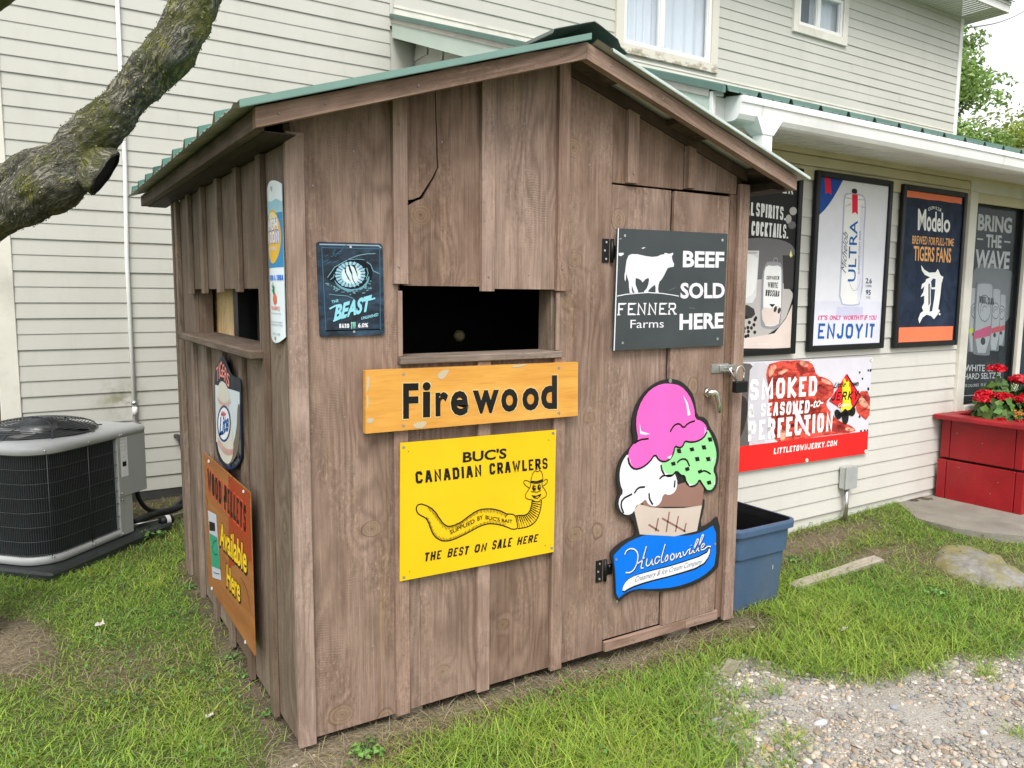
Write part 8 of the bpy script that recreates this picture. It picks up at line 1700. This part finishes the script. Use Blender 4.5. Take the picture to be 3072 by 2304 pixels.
lp = np.random.RandomState(5); n = 16; og = MB(); ln = empty('lantana', RPSI @ Vector((5.74, .17, .66)), 0, 'small orange flower low among the geranium leaves', 'flower'); pos = lp.normal(size=(n, 3))*np.array((.022, .022, .012))+np.array((0, 0, .1)); v, F, c = leafcards(pos, lp.normal(size=(n, 3))+np.array((0, -.5, 1)), .022*np.ones(n), np.array([(.75, .2, .02)])*(.7+.5*lp.rand(n, 1)), 1., lp); rawmesh('flower_head', v, [F], M['leafv'], ln, c); og.tube([(0, 0, -.02), (0, 0, .1)], .003, 6); og.build('stem', plain('stem_olive', (.1, .15, .05), .6), ln)
# small flag stuck in the box
fg = empty('small_flag', RPSI @ Vector((6.13, .12, .67)), PSI, 'small striped flag with blue starred corner among the flowers', 'flag')
mb = MB(); mb.tube([(0, 0, -.03), (0, 0, .17)], .003, 6); mb.build('stick', M['oldwood'], fg)
def cloth(x0, x1, z0, z1): return [[(x0+(x1-x0)*i/8, .012*math.sin(9*(x0+(x1-x0)*i/8)*6)-.004, z) for i in range(9)] for z in (z0, z1)]
mb = MB(); mb.strip(cloth(0, .07, .02, .1), True); mb.build('canton', pmat('blue2'), fg, fix=False)
for k_ in range(6): mb = MB(); mb.strip(cloth(0 if k_ > 2 else .07, .14, .1+.012*k_-(.08 if k_ < 3 else .036), .1+.012*(k_+1)-(.08 if k_ < 3 else .036)), True); mb.build('stripe', pmat('red' if k_ % 2 else 'white'), fg, fix=False)
mb = MB()
for i in range(3):
    for j in range(3): x = .012+.022*i; mb.tube([(x, .012*math.sin(54*x)-.0055, .035+.025*j), (x, .012*math.sin(54*x)-.0065, .035+.025*j)], .005, 6)
mb.build('star', pmat('white'), fg)
# ================================================================ TREE WITH THE BIG LIMB
k = N('bark'); v = k.coord(); gc_ = k.attr('gc'); rg_ = k.math('ABSOLUTE', k.math('SUBTRACT', k.noise(k.mapp(gc_, (9, 34, 1)), 1., 5, .62, 1.2), .5)); lv = k.math('MULTIPLY', rg_, .9); n1 = k.noise(v, 3.6, 6, .7); n2 = k.noise(v, 45, 5, .7); n3 = k.noise(v, 11, 5, .75); n4 = k.noise(k.mapp(v, loc=(3, 1, 2)), 8, 5, .75)
c = k.mix(k.ramp(n2, .32, .7), (.11, .105, .082), (.36, .345, .275)); c = k.mix(k.ramp(lv, .0, .06, .6, 0), c, (.03, .027, .02))
c = k.mix(k.ramp(n1, .48, .58, 0, .85), c, (.15, .155, .05)); c = k.mix(k.math('MULTIPLY', k.ramp(n3, .54, .62), k.ramp(n2, .4, .6)), c, (.28, .27, .05)); c = k.mix(k.math('MULTIPLY', k.ramp(n4, .6, .66), k.ramp(n2, .45, .6)), c, (.3, .33, .27))
k.bump(k.math('ADD', k.math('MULTIPLY', n2, .8), k.math('MULTIPLY', k.ramp(lv, 0, .09), 1.)), .9, .02); M['bark'] = k.done(c, .95, 0, .15)
M['cut'] = plain('dark_cut_wood', (.02, .02, .021), .8, 0, .2, .4, 25, .4, 60)
def limb_mesh(pts, rad, n=64, per=14, amp=.02, bumps=()):
    P = []; R = []
    for i in range(len(pts)-1):
        p0, p1, p2, p3 = [Vector(pts[j]) for j in (max(i-1, 0), i, i+1, min(i+2, len(pts)-1))]
        for q in range(per):
            t = q/per; P.append(.5*((2*p1)+(p2-p0)*t+(2*p0-5*p1+4*p2-p3)*t*t+(3*p1-p0-3*p2+p3)*t**3)); R.append(rad[i]+(rad[i+1]-rad[i])*(t*t*(3-2*t)))
    P.append(Vector(pts[-1])); R.append(rad[-1]); rows = []; ref = None
    for i, p in enumerate(P):
        d = (P[min(i+1, len(P)-1)]-P[max(i-1, 0)]).normalized(); ref = d.orthogonal().normalized() if ref is None else (ref-d*ref.dot(d)).normalized(); q = d.cross(ref); r_ = []
        for k in range(n):
            a = 6.28318*k/n; dr = ref*math.cos(a)+q*math.sin(a); b = p+dr*R[i]
            h = amp*(mnoise.noise(b*5)*1.5+mnoise.noise(b*14)*.7)+amp*.35*mnoise.noise(b*38)+amp*.55*abs(mnoise.noise(Vector((a*2.6, i*.05, 3))))
            for (bp, br, bh) in bumps:
                dd = (b-Vector(bp)).length; h += bh*math.exp(-(dd/br)**2)
            r_.append(b+dr*h)
        rows.append(r_)
    return rows
tree = empty('tree', (-1.07, 1.62, -.02), 0, 'old tree at the left edge with a thick mossy limb and a dark cut stub', 'tree')
def tb(rows, name, mat, rel, parent=tree, caps=True):
    o_ = parent.location; mb = MB(); mb.strip([[(p[0]-o_[0], p[1]-o_[1], p[2]-o_[2]) for p in r] for r in rows], True, True); s_ = 0.; mb.g = []
    for i, r in enumerate(rows):
        if i: s_ += (Vector(r[0])-Vector(rows[i-1][0])).length
        q = (Vector(r[0])-Vector(r[len(r)//2])).length*.5; mb.g += [(s_, q*6.283*k/len(r), 0.) for k in range(len(r))]
    for r in ((rows[0], rows[-1]) if caps else (rows[0],)): mb.add([(p[0]-o_[0], p[1]-o_[1], p[2]-o_[2]) for p in r], [tuple(range(len(r)))])
    return mb.build(name, mat, parent, fix=False)
LP = [(-1.125, 1.64, -.12), (-1.13, 1.69, .5), (-1.16, 1.8, 1.2), (-1.192, 1.923, 1.822)]
tb(limb_mesh(LP+[(-1.026, 1.807, 1.901)], [.17, .135, .13, .13, .115], 48, 12, .02), 'trunk', M['bark'], None)
LL = [(-1.192, 1.923, 1.822), (-1.026, 1.807, 1.901), (-.837, 1.654, 2.003), (-.731, 1.573, 2.072), (-.631, 1.498, 2.151), (-.537, 1.43, 2.26), (-.438, 1.359, 2.375), (-.338, 1.3, 2.491), (-.248, 1.247, 2.6), (-.164, 1.184, 2.704), (-.096, 1.158, 2.828), (-.046, 1.143, 2.945), (-.007, 1.135, 3.068), (.019, 1.139, 3.219)]
limb = tb(limb_mesh(LL, [.108, .105, .097, .108, .130, .116, .096, .088, .089, .093, .095, .096, .097, .098], 96, 16, .017, [((-.50, 1.32, 2.17), .10, .035), ((-.31, 1.22, 2.40), .05, .012), ((-.14, 1.1, 2.66), .05, .01), ((-.13, 1.22, 2.8), .04, .01)]), 'limb', M['bark'], None)
tb(limb_mesh([(-.56, 1.46, 2.24), (-.623, 1.557, 2.277), (-.721, 1.662, 2.243), (-.83, 1.792, 2.176), (-.992, 1.956, 2.109), (-1.16, 2.06, 1.93)], [.03, .035, .042, .05, .055, .06], 40, 12, .012), 'branch', M['bark'], None)
tb(limb_mesh([(-1.19, 1.93, 1.8), (-1.39, 2.185, 2.219), (-1.112, 2.009, 2.648), (-.93, 1.926, 2.871), (-.815, 1.80, 2.99), (-.70, 1.742, 3.115), (-.53, 1.667, 3.31)], [.08, .07, .06, .05, .047, .046, .045], 40, 12, .012), 'branch', M['bark'], None)
ax = Vector((.778, -.30, -.55)).normalized(); p0 = Vector((-.53, 1.43, 2.25)); p1 = Vector((-.425, 1.285, 2.172)); mj = Vector((-.29, .16, -.44)).normalized(); mj = (mj-ax*mj.dot(ax)).normalized(); mn = ax.cross(mj)
rows = []
for t, k in ((0, .9), (.4, .98), (.75, 1.04), (.95, 1.02), (1., .9)): rows.append([p0.lerp(p1, t)+(mj*math.cos(a)*.112*k+mn*math.sin(a)*.08*k)*(1+.16*mnoise.noise(Vector((math.cos(a)*2, math.sin(a)*2, t*2)))) for a in np.linspace(0, 6.2832, 41)[:-1]])
stb = tb(rows, 'branch_stub', M['bark'], None, tree, False); mb = MB(); o_ = tree.location; rr_ = [[p1+(q-p1)*k+ax*h for q in rows[-2]] for k, h in ((.98, .0), (.95, .006), (.86, -.004))]
mb.strip([[q-o_ for q in r] for r in rr_], True, True); mb.add([q-o_ for q in rr_[-1]], [tuple(range(40))]); o = mb.build('cut_face', M['cut'], tree, fix=False)
bpy.context.view_layer.update(); o.parent = stb
# flakes of loose bark and moss standing off the limb outline
r = np.random.RandomState(8); me = limb.data; nv = len(me.vertices); co = np.zeros(nv*3, np.float32); no = np.zeros(nv*3, np.float32); me.vertices.foreach_get('co', co); me.vertices.foreach_get('normal', no); co = co.reshape(-1, 3); no = no.reshape(-1, 3)
ix = r.choice(nv, 1800); mo = fbm(co[ix, 0]*1.+co[ix, 2], co[ix, 1]+co[ix, 2]*.5, 7, 3)
pos = co[ix]+no[ix]*.003; col = np.where((mo > .55)[:, None], np.array([(.17, .18, .045)])*(.6+.9*r.rand(len(ix), 1)), np.array([(.2, .19, .15)])*(.4+1.*r.rand(len(ix), 1)))
v, F, c = leafcards(pos, no[ix]+r.normal(size=(len(ix), 3))*.4, .005+.009*r.rand(len(ix)), col, .8, r); rawmesh('bark_flake', v, [F], M['leafv'], limb, c)
# ================================================================ TREES FAR BEHIND
k = N('tree_leaf'); t = k.attr('tint', 'Color'); tr = k.n('ShaderNodeBsdfTranslucent'); k.l(t, tr.inputs[0]); ms = k.n('ShaderNodeMixShader'); ms.inputs[0].default_value = .35; k.done(t, .55, 0, .25); k.l(k.b.outputs[0], ms.inputs[1]); k.l(tr.outputs[0], ms.inputs[2]); k.l(ms.outputs[0], k.t.nodes['Material Output'].inputs[0]); M['leaf'] = k.m
M['farbark'] = plain('grey_bark', (.1, .085, .065), .9, 0, .2, .3, 3)
def far_tree(x, y, h, R, col, seed, label, n=9000, sz=.16, nb=34):
    r = np.random.RandomState(seed); root = empty('tree', (x, y, -.1), 0, label, 'tree', 'trees behind the house'); mb = MB()
    mb.tube([(0, 0, 0), (.1, .05, h*.3), (-.05, .1, h*.6), (0, 0, h*.88)], [.28, .22, .13, .04], 10)
    ctr = []
    for i in range(nb):
        a = r.uniform(0, 6.28); u = r.uniform(.3, 1.0); rad = R*math.sqrt(max(.05, 1-((u-.55)/.5)**2))*r.uniform(.35, 1.0); ctr.append((rad*math.cos(a), rad*math.sin(a), h*u, R*r.uniform(.2, .4)))
        mb.tube([(0, 0, h*u*.7), (rad*.5*math.cos(a), rad*.5*math.sin(a), h*u*.86), (rad*math.cos(a), rad*math.sin(a), h*u)], [.07, .045, .015], 6)
    mb.build('trunk', M['farbark'], root); ctr = np.array(ctr); ix = r.randint(0, nb, n); d = r.normal(size=(n, 3)); d /= np.linalg.norm(d, axis=1)[:, None]; p = ctr[ix, :3]+d*ctr[ix, 3:4]*np.array((1.25, 1.25, .62))*(r.rand(n, 1)**.45)
    tone = (.55+.75*r.rand(nb))[ix][:, None]*(.7+.6*r.rand(n, 1)); c = np.array([col])*tone
    v, F, cc = leafcards(p, d*.4+r.normal(size=(n, 3))*.6+np.array((0, 0, .5)), sz*(.6+.8*r.rand(n)), c, .5, r); rawmesh('crown', v, [F], M['leaf'], root, cc)
far_tree(19.7, 9.9, 8.5, 2.1, (.24, .36, .11), 3, 'green feathery tree rising behind the right corner of the house', 24000, .15, 60)
far_tree(25.6, 9.0, 6.7, 3.6, (.36, .44, .11), 4, 'yellow green tree low at the right edge behind the shop roof', 20000, .17, 54)
far_tree(22.2, 11.6, 6.0, 2.4, (.24, .35, .10), 9, 'low bushy tree between the house corner and the yellow green tree', 14000, .16, 44)
# overhead wire
a, b = Vector((11.62, 3.93+.22, 5.71)), Vector((28., 11.2, 11.2)); w_ = curve([a, a.lerp(b, .3)-Vector((0, 0, .1)), a.lerp(b, .65)-Vector((0, 0, .1)), b], 24); mb = MB(); mb.tube([p-a for p in w_], .011, 6); o = mb.build('overhead_wire', M['black']); o.location = a; tag(o, 'dark overhead wire running from the house corner to the right', 'wire')
# ================================================================ BOULDER, PLANK, SLAB
k = N('boulder_stone'); v = k.coord(); f = k.noise(v, 4, 6, .7); g = k.noise(v, 22, 5, .7); c = k.mix(k.ramp(g, .35, .7), (.17, .165, .15), (.3, .29, .265)); c = k.mix(k.math('MULTIPLY', k.ramp(f, .42, .58), .8), c, (.2, .175, .05)); c = k.mix(k.ramp(k.noise(v, 9, 6, .75), .6, .68, 0, .5), c, (.4, .39, .36)); k.bump(g, .5, .015); M['stone'] = k.done(c, .9, 0, .2)
rows = []; nr_, ns = 14, 72
for i in range(nr_+1):
    t = i/nr_; rr_ = math.sin(t*math.pi/2)**.9; z = .095*math.cos(t*math.pi/2)**.75-.035; r_ = []
    for kk in range(ns):
        a = 6.2832*kk/ns; e = 1+.14*math.cos(2*a+.6)+.08*math.cos(3*a+1.4); x, y = .36*e*math.cos(a)*rr_, .275*e*math.sin(a)*rr_; q = Vector((x, y, z)); h = .012*mnoise.noise(q*7)+.006*mnoise.noise(q*19); x2, y2 = x*math.cos(-.75)-y*math.sin(-.75)*-1*-1, 0; cs_, sn = math.cos(.95), math.sin(.95); r_.append((x*cs_-y*sn, x*sn+y*cs_, z+h*2))
    rows.append(r_)
mb = MB(); mb.strip(rows, True, True); o = mb.build('boulder', M['stone']); o.location = (4.25, -.23, float(gh(4.25, -.23))); tag(o, 'flat mossy boulder sunk into the grass', 'boulder')
mb = MB(); idn = 3.3; vs = []
for i in range(19):
    t = i/18; x = .86*t; wd = .075*(1-.12*math.sin(t*7)); 
    for yy, zz in ((-wd*.5, .0), (wd*.5, .0), (wd*.5, .034+.006*math.sin(t*9)), (-wd*.5, .032+.005*math.cos(t*8))): vs.append((x, yy+.008*math.sin(t*5), zz))
fs = [(i*4+k, i*4+(k+1) % 4, i*4+4+(k+1) % 4, i*4+4+k) for i in range(18) for k in range(4)]+[(0, 1, 2, 3), (72, 75, 74, 73)]
mb.add(vs, fs, [(p[0]+9, p[1]+p[2], idn) for p in vs]); o = mb.build('plank', M['oldwood']); o.location = (2.93, .115, float(gh(3.2, .12))-.012); o.rotation_euler = (.08, -.012, .04); tag(o, 'short weathered grey plank lying in the grass beside the bin', 'plank')
mb = MB(); P = []
for i in range(len(SLAB)):
    a, b = SLAB[i], SLAB[(i+1) % len(SLAB)]
    for q in range(6): t = q/6; x, y = a[0]+(b[0]-a[0])*t, a[1]+(b[1]-a[1])*t; j = .035*(float(fbm(x*1., y*1., 4, 6))-.5); P.append((x+j, y+j))
mb.prism(P, lambda a, b, d: (a, b, d), -.05, .022); o = mb.build('path', M['concrete']); o['kind'] = 'structure'
# ================================================================ GRASS, GRAVEL AND SMALL GROUND THINGS
CAM2 = np.array((-.787, -2.7249)); FW = np.array((math.sin(.56), math.cos(.56))); RT = np.array((math.cos(.56), -math.sin(.56)))
def infront(x, y, m=.06):
    d = np.stack([x, y], -1)-CAM2; f = d@FW; r_ = d@RT; return (f > 1.9) & (np.abs(r_) < f*(.653+m)+.12)
r = np.random.RandomState(21)
def scatter(n, x0, x1, y0, y1): x = r.uniform(x0, x1, n); y = r.uniform(y0, y1, n); k = infront(x, y); return x[k], y[k]
k = N('grass_blade'); t = k.attr('tint', 'Color'); tr = k.n('ShaderNodeBsdfTranslucent'); k.l(t, tr.inputs[0]); ms = k.n('ShaderNodeMixShader'); ms.inputs[0].default_value = .4; k.done(t, .5, 0, .3); k.l(k.b.outputs[0], ms.inputs[1]); k.l(tr.outputs[0], ms.inputs[2]); k.l(ms.outputs[0], k.t.nodes['Material Output'].inputs[0]); M['grass'] = k.m
def blades(x, y, L, wd, col, lean, droop=.5):
    n = len(x); a = r.uniform(0, 6.283, n); dx, dy = np.cos(a), np.sin(a); px, py = -dy, dx; z0 = gh(x, y)-.008; ts = (0, .38, .72, 1.); rows = []
    for i, t in enumerate(ts):
        o_ = lean*L*t*(1+droop*t); z = z0+L*t*np.sqrt(np.clip(1-(lean*.7*t)**2, .05, 1)); w = wd*(1, .9, .6, 0)[i]*.5
        cx, cy = x+dx*o_, y+dy*o_
        if i < 3: rows += [np.stack([cx+px*w, cy+py*w, z], -1), np.stack([cx-px*w, cy-py*w, z], -1)]
        else: rows.append(np.stack([cx, cy, z], -1))
    v = np.stack(rows, 1).reshape(-1, 3); b = np.arange(n)[:, None]*7; Q = np.concatenate([b+np.array([[0, 1, 3, 2]]), b+np.array([[2, 3, 5, 4]])]); T = b+np.array([[4, 5, 6]])
    sh = np.tile(np.array([.5, .5, .8, .8, 1.05, 1.05, 1.2]), n)[:, None]; return v, [Q, T], np.repeat(col, 7, 0)*(.6+.4*1.0)*np.ones_like(sh)
x, y = scatter(1350000, -2.3, 6.5, -2.0, 4.1); d, dry, sand = zones(x, y)
pr = d*np.clip(1.15-.08*np.hypot(x-CAM2[0], y-CAM2[1]), .35, 1); tuft = np.clip((fbm(x, y, 9, 12)-.25)*2.2, .42, 1.2); keep = r.rand(len(x)) < pr*tuft*.98
x, y, d, dry = x[keep], y[keep], d[keep], dry[keep]; n = len(x)
lush = blob(x, y, 2.6, -.45, .9, .5)+blob(x, y, .9, -.6, .5, .4)+.35
tn = fbm(x, y, 2.3, 5); L = (.024+.032*r.rand(n))*(.55+.55*np.clip(lush, 0, 1)+.25*tn)*(1-.45*dry); L *= np.where(x < .0, .8, 1.)
yg = np.clip(.35+.9*(tn-.4)+.25*r.randn(n), 0, 1)[:, None]; col = (1-yg)*np.array([(.165, .335, .05)])+yg*np.array([(.42, .52, .085)]); col = col*(.65+.65*r.rand(n, 1))
isd = (r.rand(n) < np.clip(dry*1.0+.06, 0, .9))[:, None]; col = np.where(isd, np.array([(.30, .25, .13)])*(.55+.7*r.rand(n, 1)), col); lg = r.rand(n) < .16; L = np.where(lg, L*1.75, L*(.75+.4*r.rand(n))); lean = np.clip(.4+.8*r.rand(n)+.35*dry+.25*lg, 0, 1.3)
v, F, c = blades(x, y, L, .0026+.0018*r.rand(n), col, lean); o = rawmesh('grass', v, F, M['grass'], None, c); tag(o, 'green lawn grass with dry worn patches around the shed', 'grass', kind='stuff'); print('blades', n)
# clover and other small broad leaves among the blades
x, y = scatter(90000, -2.2, 5.5, -1.5, 3.4); d, dry, sand = zones(x, y); keep = r.rand(len(x)) < np.clip((fbm(x, y, 2.7, 41)-.5)*3, .03, .8)*np.clip(d*1.3, 0, 1)*.5; x, y = x[keep], y[keep]; n = len(x)
p_ = np.stack([x, y, gh(x, y)+.012+.03*r.rand(n)], -1); v, F, c = leafcards(p_, r.normal(size=(n, 3))*.3+np.array((0, 0, 1)), .011+.010*r.rand(n), np.array([(.12, .25, .06)])*(.6+.8*r.rand(n, 1)), .95, r); o = rawmesh('clover', v, [F], M['grass'], None, c); tag(o, 'clover leaves growing through the lawn', 'clover', kind='stuff')
# dead straw lying flat
x, y = scatter(60000, -2.2, 5.0, -1.3, 3.2); d, dry, sand = zones(x, y); keep = r.rand(len(x)) < (dry*.7+.05*(1-sand)); x, y = x[keep], y[keep]; n = len(x)
v, F, c = blades(x, y, .03+.06*r.rand(n), .002+.0016*r.rand(n), np.array([(.42, .36, .24)])*(.45+.8*r.rand(n, 1)), 1.5+.0*x, .3); o = rawmesh('straw', v, F, M['grass'], None, c); tag(o, 'dead grass and straw lying on the worn ground', 'straw', kind='stuff')
# pebbles
def ico():
    bm = bmesh.new(); bmesh.ops.create_icosphere(bm, subdivisions=2, radius=1); bm.verts.ensure_lookup_table(); V = np.array([q.co[:] for q in bm.verts]); F_ = np.array([[w.index for w in f.verts] for f in bm.faces]); bm.free(); return V, F_
IV, IF = ico()
def stones(x, y, s, col, sink=.25):
    n = len(x); V = IV[None]*(1+.0*s[:, None, None]); 
    ph = r.uniform(0, 6.28, (n, 1)); fr = r.uniform(.8, 2.2, (n, 1)); V = V*(1+.13*np.sin(V[..., 0]*fr*2+ph)+.1*np.sin(V[..., 1]*fr*2.6+ph*2)+.08*np.sin(V[..., 2]*3+ph*3))[..., None]
    sc_ = np.stack([s*r.uniform(.8, 1.35, n), s*r.uniform(.65, 1.05, n), s*r.uniform(.38, .72, n)], -1); V = V*sc_[:, None]; a = r.uniform(0, 6.28, n); ca, sa = np.cos(a)[:, None], np.sin(a)[:, None]; tl = r.normal(size=n)[:, None]*.25
    X = V[..., 0]*ca-V[..., 1]*sa; Y = V[..., 0]*sa+V[..., 1]*ca; Z = V[..., 2]+tl*X; z = gh(x, y)+s*.5*(1-2*sink)+0.
    v = np.stack([X+x[:, None], Y+y[:, None], Z+z[:, None]], -1).reshape(-1, 3); F_ = (IF[None]+(np.arange(n)*len(IV))[:, None, None]).reshape(-1, 3); return v, [F_], np.repeat(col, len(IV), 0)
k = N('pebble'); t = k.attr('tint', 'Color'); f = k.noise(k.coord(), 140, 4, .7); k.bump(f, .15, .003); M['pebble'] = k.done(k.mix(k.ramp(f, .35, .7, 0, .35), t, (.12, .11, .1)), .75, 0, .25)
PAL = np.array([(.36, .35, .335), (.28, .28, .285), (.46, .43, .39), (.5, .49, .47), (.38, .315, .235), (.24, .25, .265), (.41, .35, .29), (.33, .31, .27), (.31, .25, .2), (.2, .215, .235)])*np.array([(1.1, 1.04, .96)])
x, y = scatter(300000, .2, 5.2, -2.6, .1); gd = pdist(x, y, GRAVEL); dens = np.clip(.55-gd/.16, 0, 1)*np.clip((fbm(x, y, 2.4, 31)-.2)*3.2, .3, 1.)*(1-.6*np.clip(blob(x, y, 1.78, -.62, .3, .12, -.3)+blob(x, y, 2.1, -.88, .34, .1, -.3)+blob(x, y, 2.4, -1.2, .4, .1, -.35), 0, 1)); keep = r.rand(len(x)) < dens*.8; x, y = x[keep], y[keep]; n = len(x)
s = np.clip(.0036*np.exp(.6*r.randn(n)), .0016, .017); col = PAL[r.randint(0, len(PAL), n)]*(.72+.5*r.rand(n, 1)); v, F, c = stones(x, y, s, col); o = rawmesh('gravel', v, F, M['pebble'], None, c); o.data.polygons.foreach_set('use_smooth', [True]*len(o.data.polygons)); tag(o, 'loose grey and tan gravel in front of the lawn', 'gravel', kind='stuff'); print('pebbles', n)
x = np.r_[r.uniform(-1.6, 4.9, 2600)]; y = r.uniform(-1., 2.6, 2600); d, dry, sand = zones(x, y); keep = (r.rand(len(x)) < np.clip(dry*.6+.03, 0, 1)) & infront(x, y) & ~((x > 0) & (x < 2.3) & (y > 0.02) & (y < 2.2)); x, y = x[keep], y[keep]; n = len(x)
v, F, c = stones(x, y, np.clip(.005*np.exp(.5*r.randn(n)), .003, .015), PAL[r.randint(0, len(PAL), n)]*(.6+.5*r.rand(n, 1)), .3); o = rawmesh('loose_pebbles', v, F, M['pebble'], None, c); tag(o, 'few small pebbles scattered on the worn soil', 'pebbles', kind='stuff')
def stone(x, y, s, col, label):
    v, F, c = stones(np.array([x]), np.array([y]), np.array([s]), np.array([col]), .25); z = float(gh(x, y)); o = rawmesh('stone', v-np.array((x, y, z)), F, M['pebble'], None, c); o.location = (x, y, z); o.data.polygons.foreach_set('use_smooth', [True]*len(o.data.polygons)); tag(o, label, 'stone', 'larger stones in the gravel')
stone(1.83, -.88, .020, (.52, .52, .55), 'rounded pale stone alone on the bare sandy gravel'); stone(2.209, -.957, .02, (.3, .32, .36), 'angular blue grey stone among the gravel'); stone(1.516, -.885, .02, (.42, .29, .16), 'tan stone beside the tuft at the edge of the gravel'); stone(2.349, -1.245, .018, (.5, .5, .52), 'white stone low in the gravel near the picture corner')
# torn paper and wood chip
def scrap(name, x, y, s, mat, label, cat):
    rr_ = np.random.RandomState(int(abs(x)*1e3) % 999); mb = MB(); n_ = 6; rows = [[(s*(i/(n_-1)-.5)+.15*s*rr_.randn(), s*.7*(j/(n_-1)-.5)+.12*s*rr_.randn(), .012+.25*s*abs(rr_.randn())) for i in range(n_)] for j in range(n_)]; mb.strip(rows); o = mb.build(name, mat, None, fix=False); o.location = (x, y, float(gh(x, y))+.012); tag(o, label, cat)
M['paper'] = plain('dirty_paper', (.5, .46, .42), .9, 0, .1, .2, 30)
scrap('paper_scrap', 2.655, -.40, .04, M['paper'], 'crumpled pale paper scrap in the middle of the right lawn', 'litter'); scrap('paper_scrap', -.537, 1.487, .035, M['paper'], 'pale paper scrap in the grass near the cooling unit', 'litter'); scrap('paper_scrap', -.235, .381, .025, M['paper'], 'small white scrap in the grass near the shed corner', 'litter')
mb = MB(); mb.box(-.075, .075, -.03, .03, 0, .02, 0, .004); o = mb.build('wood_chip', M['oldwood']); o.location = (1.87, -.37, float(gh(1.87, -.37))+.004); o.rotation_euler = (.1, -.06, .5); tag(o, 'piece of tan wood lying at the lawn edge by the gravel', 'wood chip')
mb = MB(); mb.tube(curve([(0, 0, .0), (.06, .015, .012), (.12, .005, .008)], 8), .004, 6); o = mb.build('twig', M['oldwood']); o.location = (-.01, -.21, float(gh(0, -.2))+.006); o.rotation_euler = (0, 0, -.5); tag(o, 'thin pale twig on the soil in front of the shed corner', 'twig')
# weeds
def weed(x, y, n_, s, label):
    n_ = n_*2; s = s*.8
    rr_ = np.random.RandomState(int((abs(x)*77+abs(y)*1e3)) % 991); o = empty('weed', (x, y, float(gh(x, y))), 0, label, 'plant', 'weeds around the shed'); a = rr_.uniform(0, 6.28, n_); rad = s*(.35+.75*rr_.rand(n_)); h = s*(.15+.55*rr_.rand(n_)); pos = np.c_[rad*np.cos(a), rad*np.sin(a), h]
    v, F, c = leafcards(pos, np.c_[.35*np.cos(a), .35*np.sin(a), np.ones(n_)]+rr_.normal(size=(n_, 3))*.2, s*(.30+.22*rr_.rand(n_)), np.array([(.11, .22, .045)])*(.7+.7*rr_.rand(n_, 1)), .8, rr_); rawmesh('leaf', v, [F], M['leafv'], o, c)
    st = MB()
    for p in pos: st.tube([(0, 0, -.004), tuple(p*np.array((.6, .6, .7))), tuple(p)], .0014, 4)
    st.build('stem', bpy.data.materials['stem_green'], o)
for x, y, n_, s, lb in ((-.035, .88, 12, .05, 'small leafy weed by the shed wall below the pellet sign'), (-.03, .69, 12, .045, 'pale green clover clump at the foot of the side wall'), (-.03, .31, 10, .045, 'clover clump by the side wall nearest the front corner'), (-.21, .82, 5, .075, 'broad leaved weed with two large leaves in the lawn left of the shed'), (-.17, .71, 4, .06, 'broad leaved weed standing close to the shed side'), (-.06, 1.83, 14, .05, 'clump of weeds by the far end of the shed side wall'), (.21, -.16, 26, .075, 'spreading rosette weed on dry soil in front of the shed'), (-.12, 2.9, 26, .11, 'leafy weeds between the cooling unit and the shed'), (.15, 2.6, 20, .09, 'dark leafy weeds in the shade behind the shed'), (3.55, -.35, 22, .08, 'dark green clover patch in the lawn before the boulder'), (3.3, .42, 18, .06, 'weed clump on bare soil near the shop wall'), (.62, -.72, 12, .06, 'small weed in the grass below the wide opening')): weed(x, y, n_, s, lb)
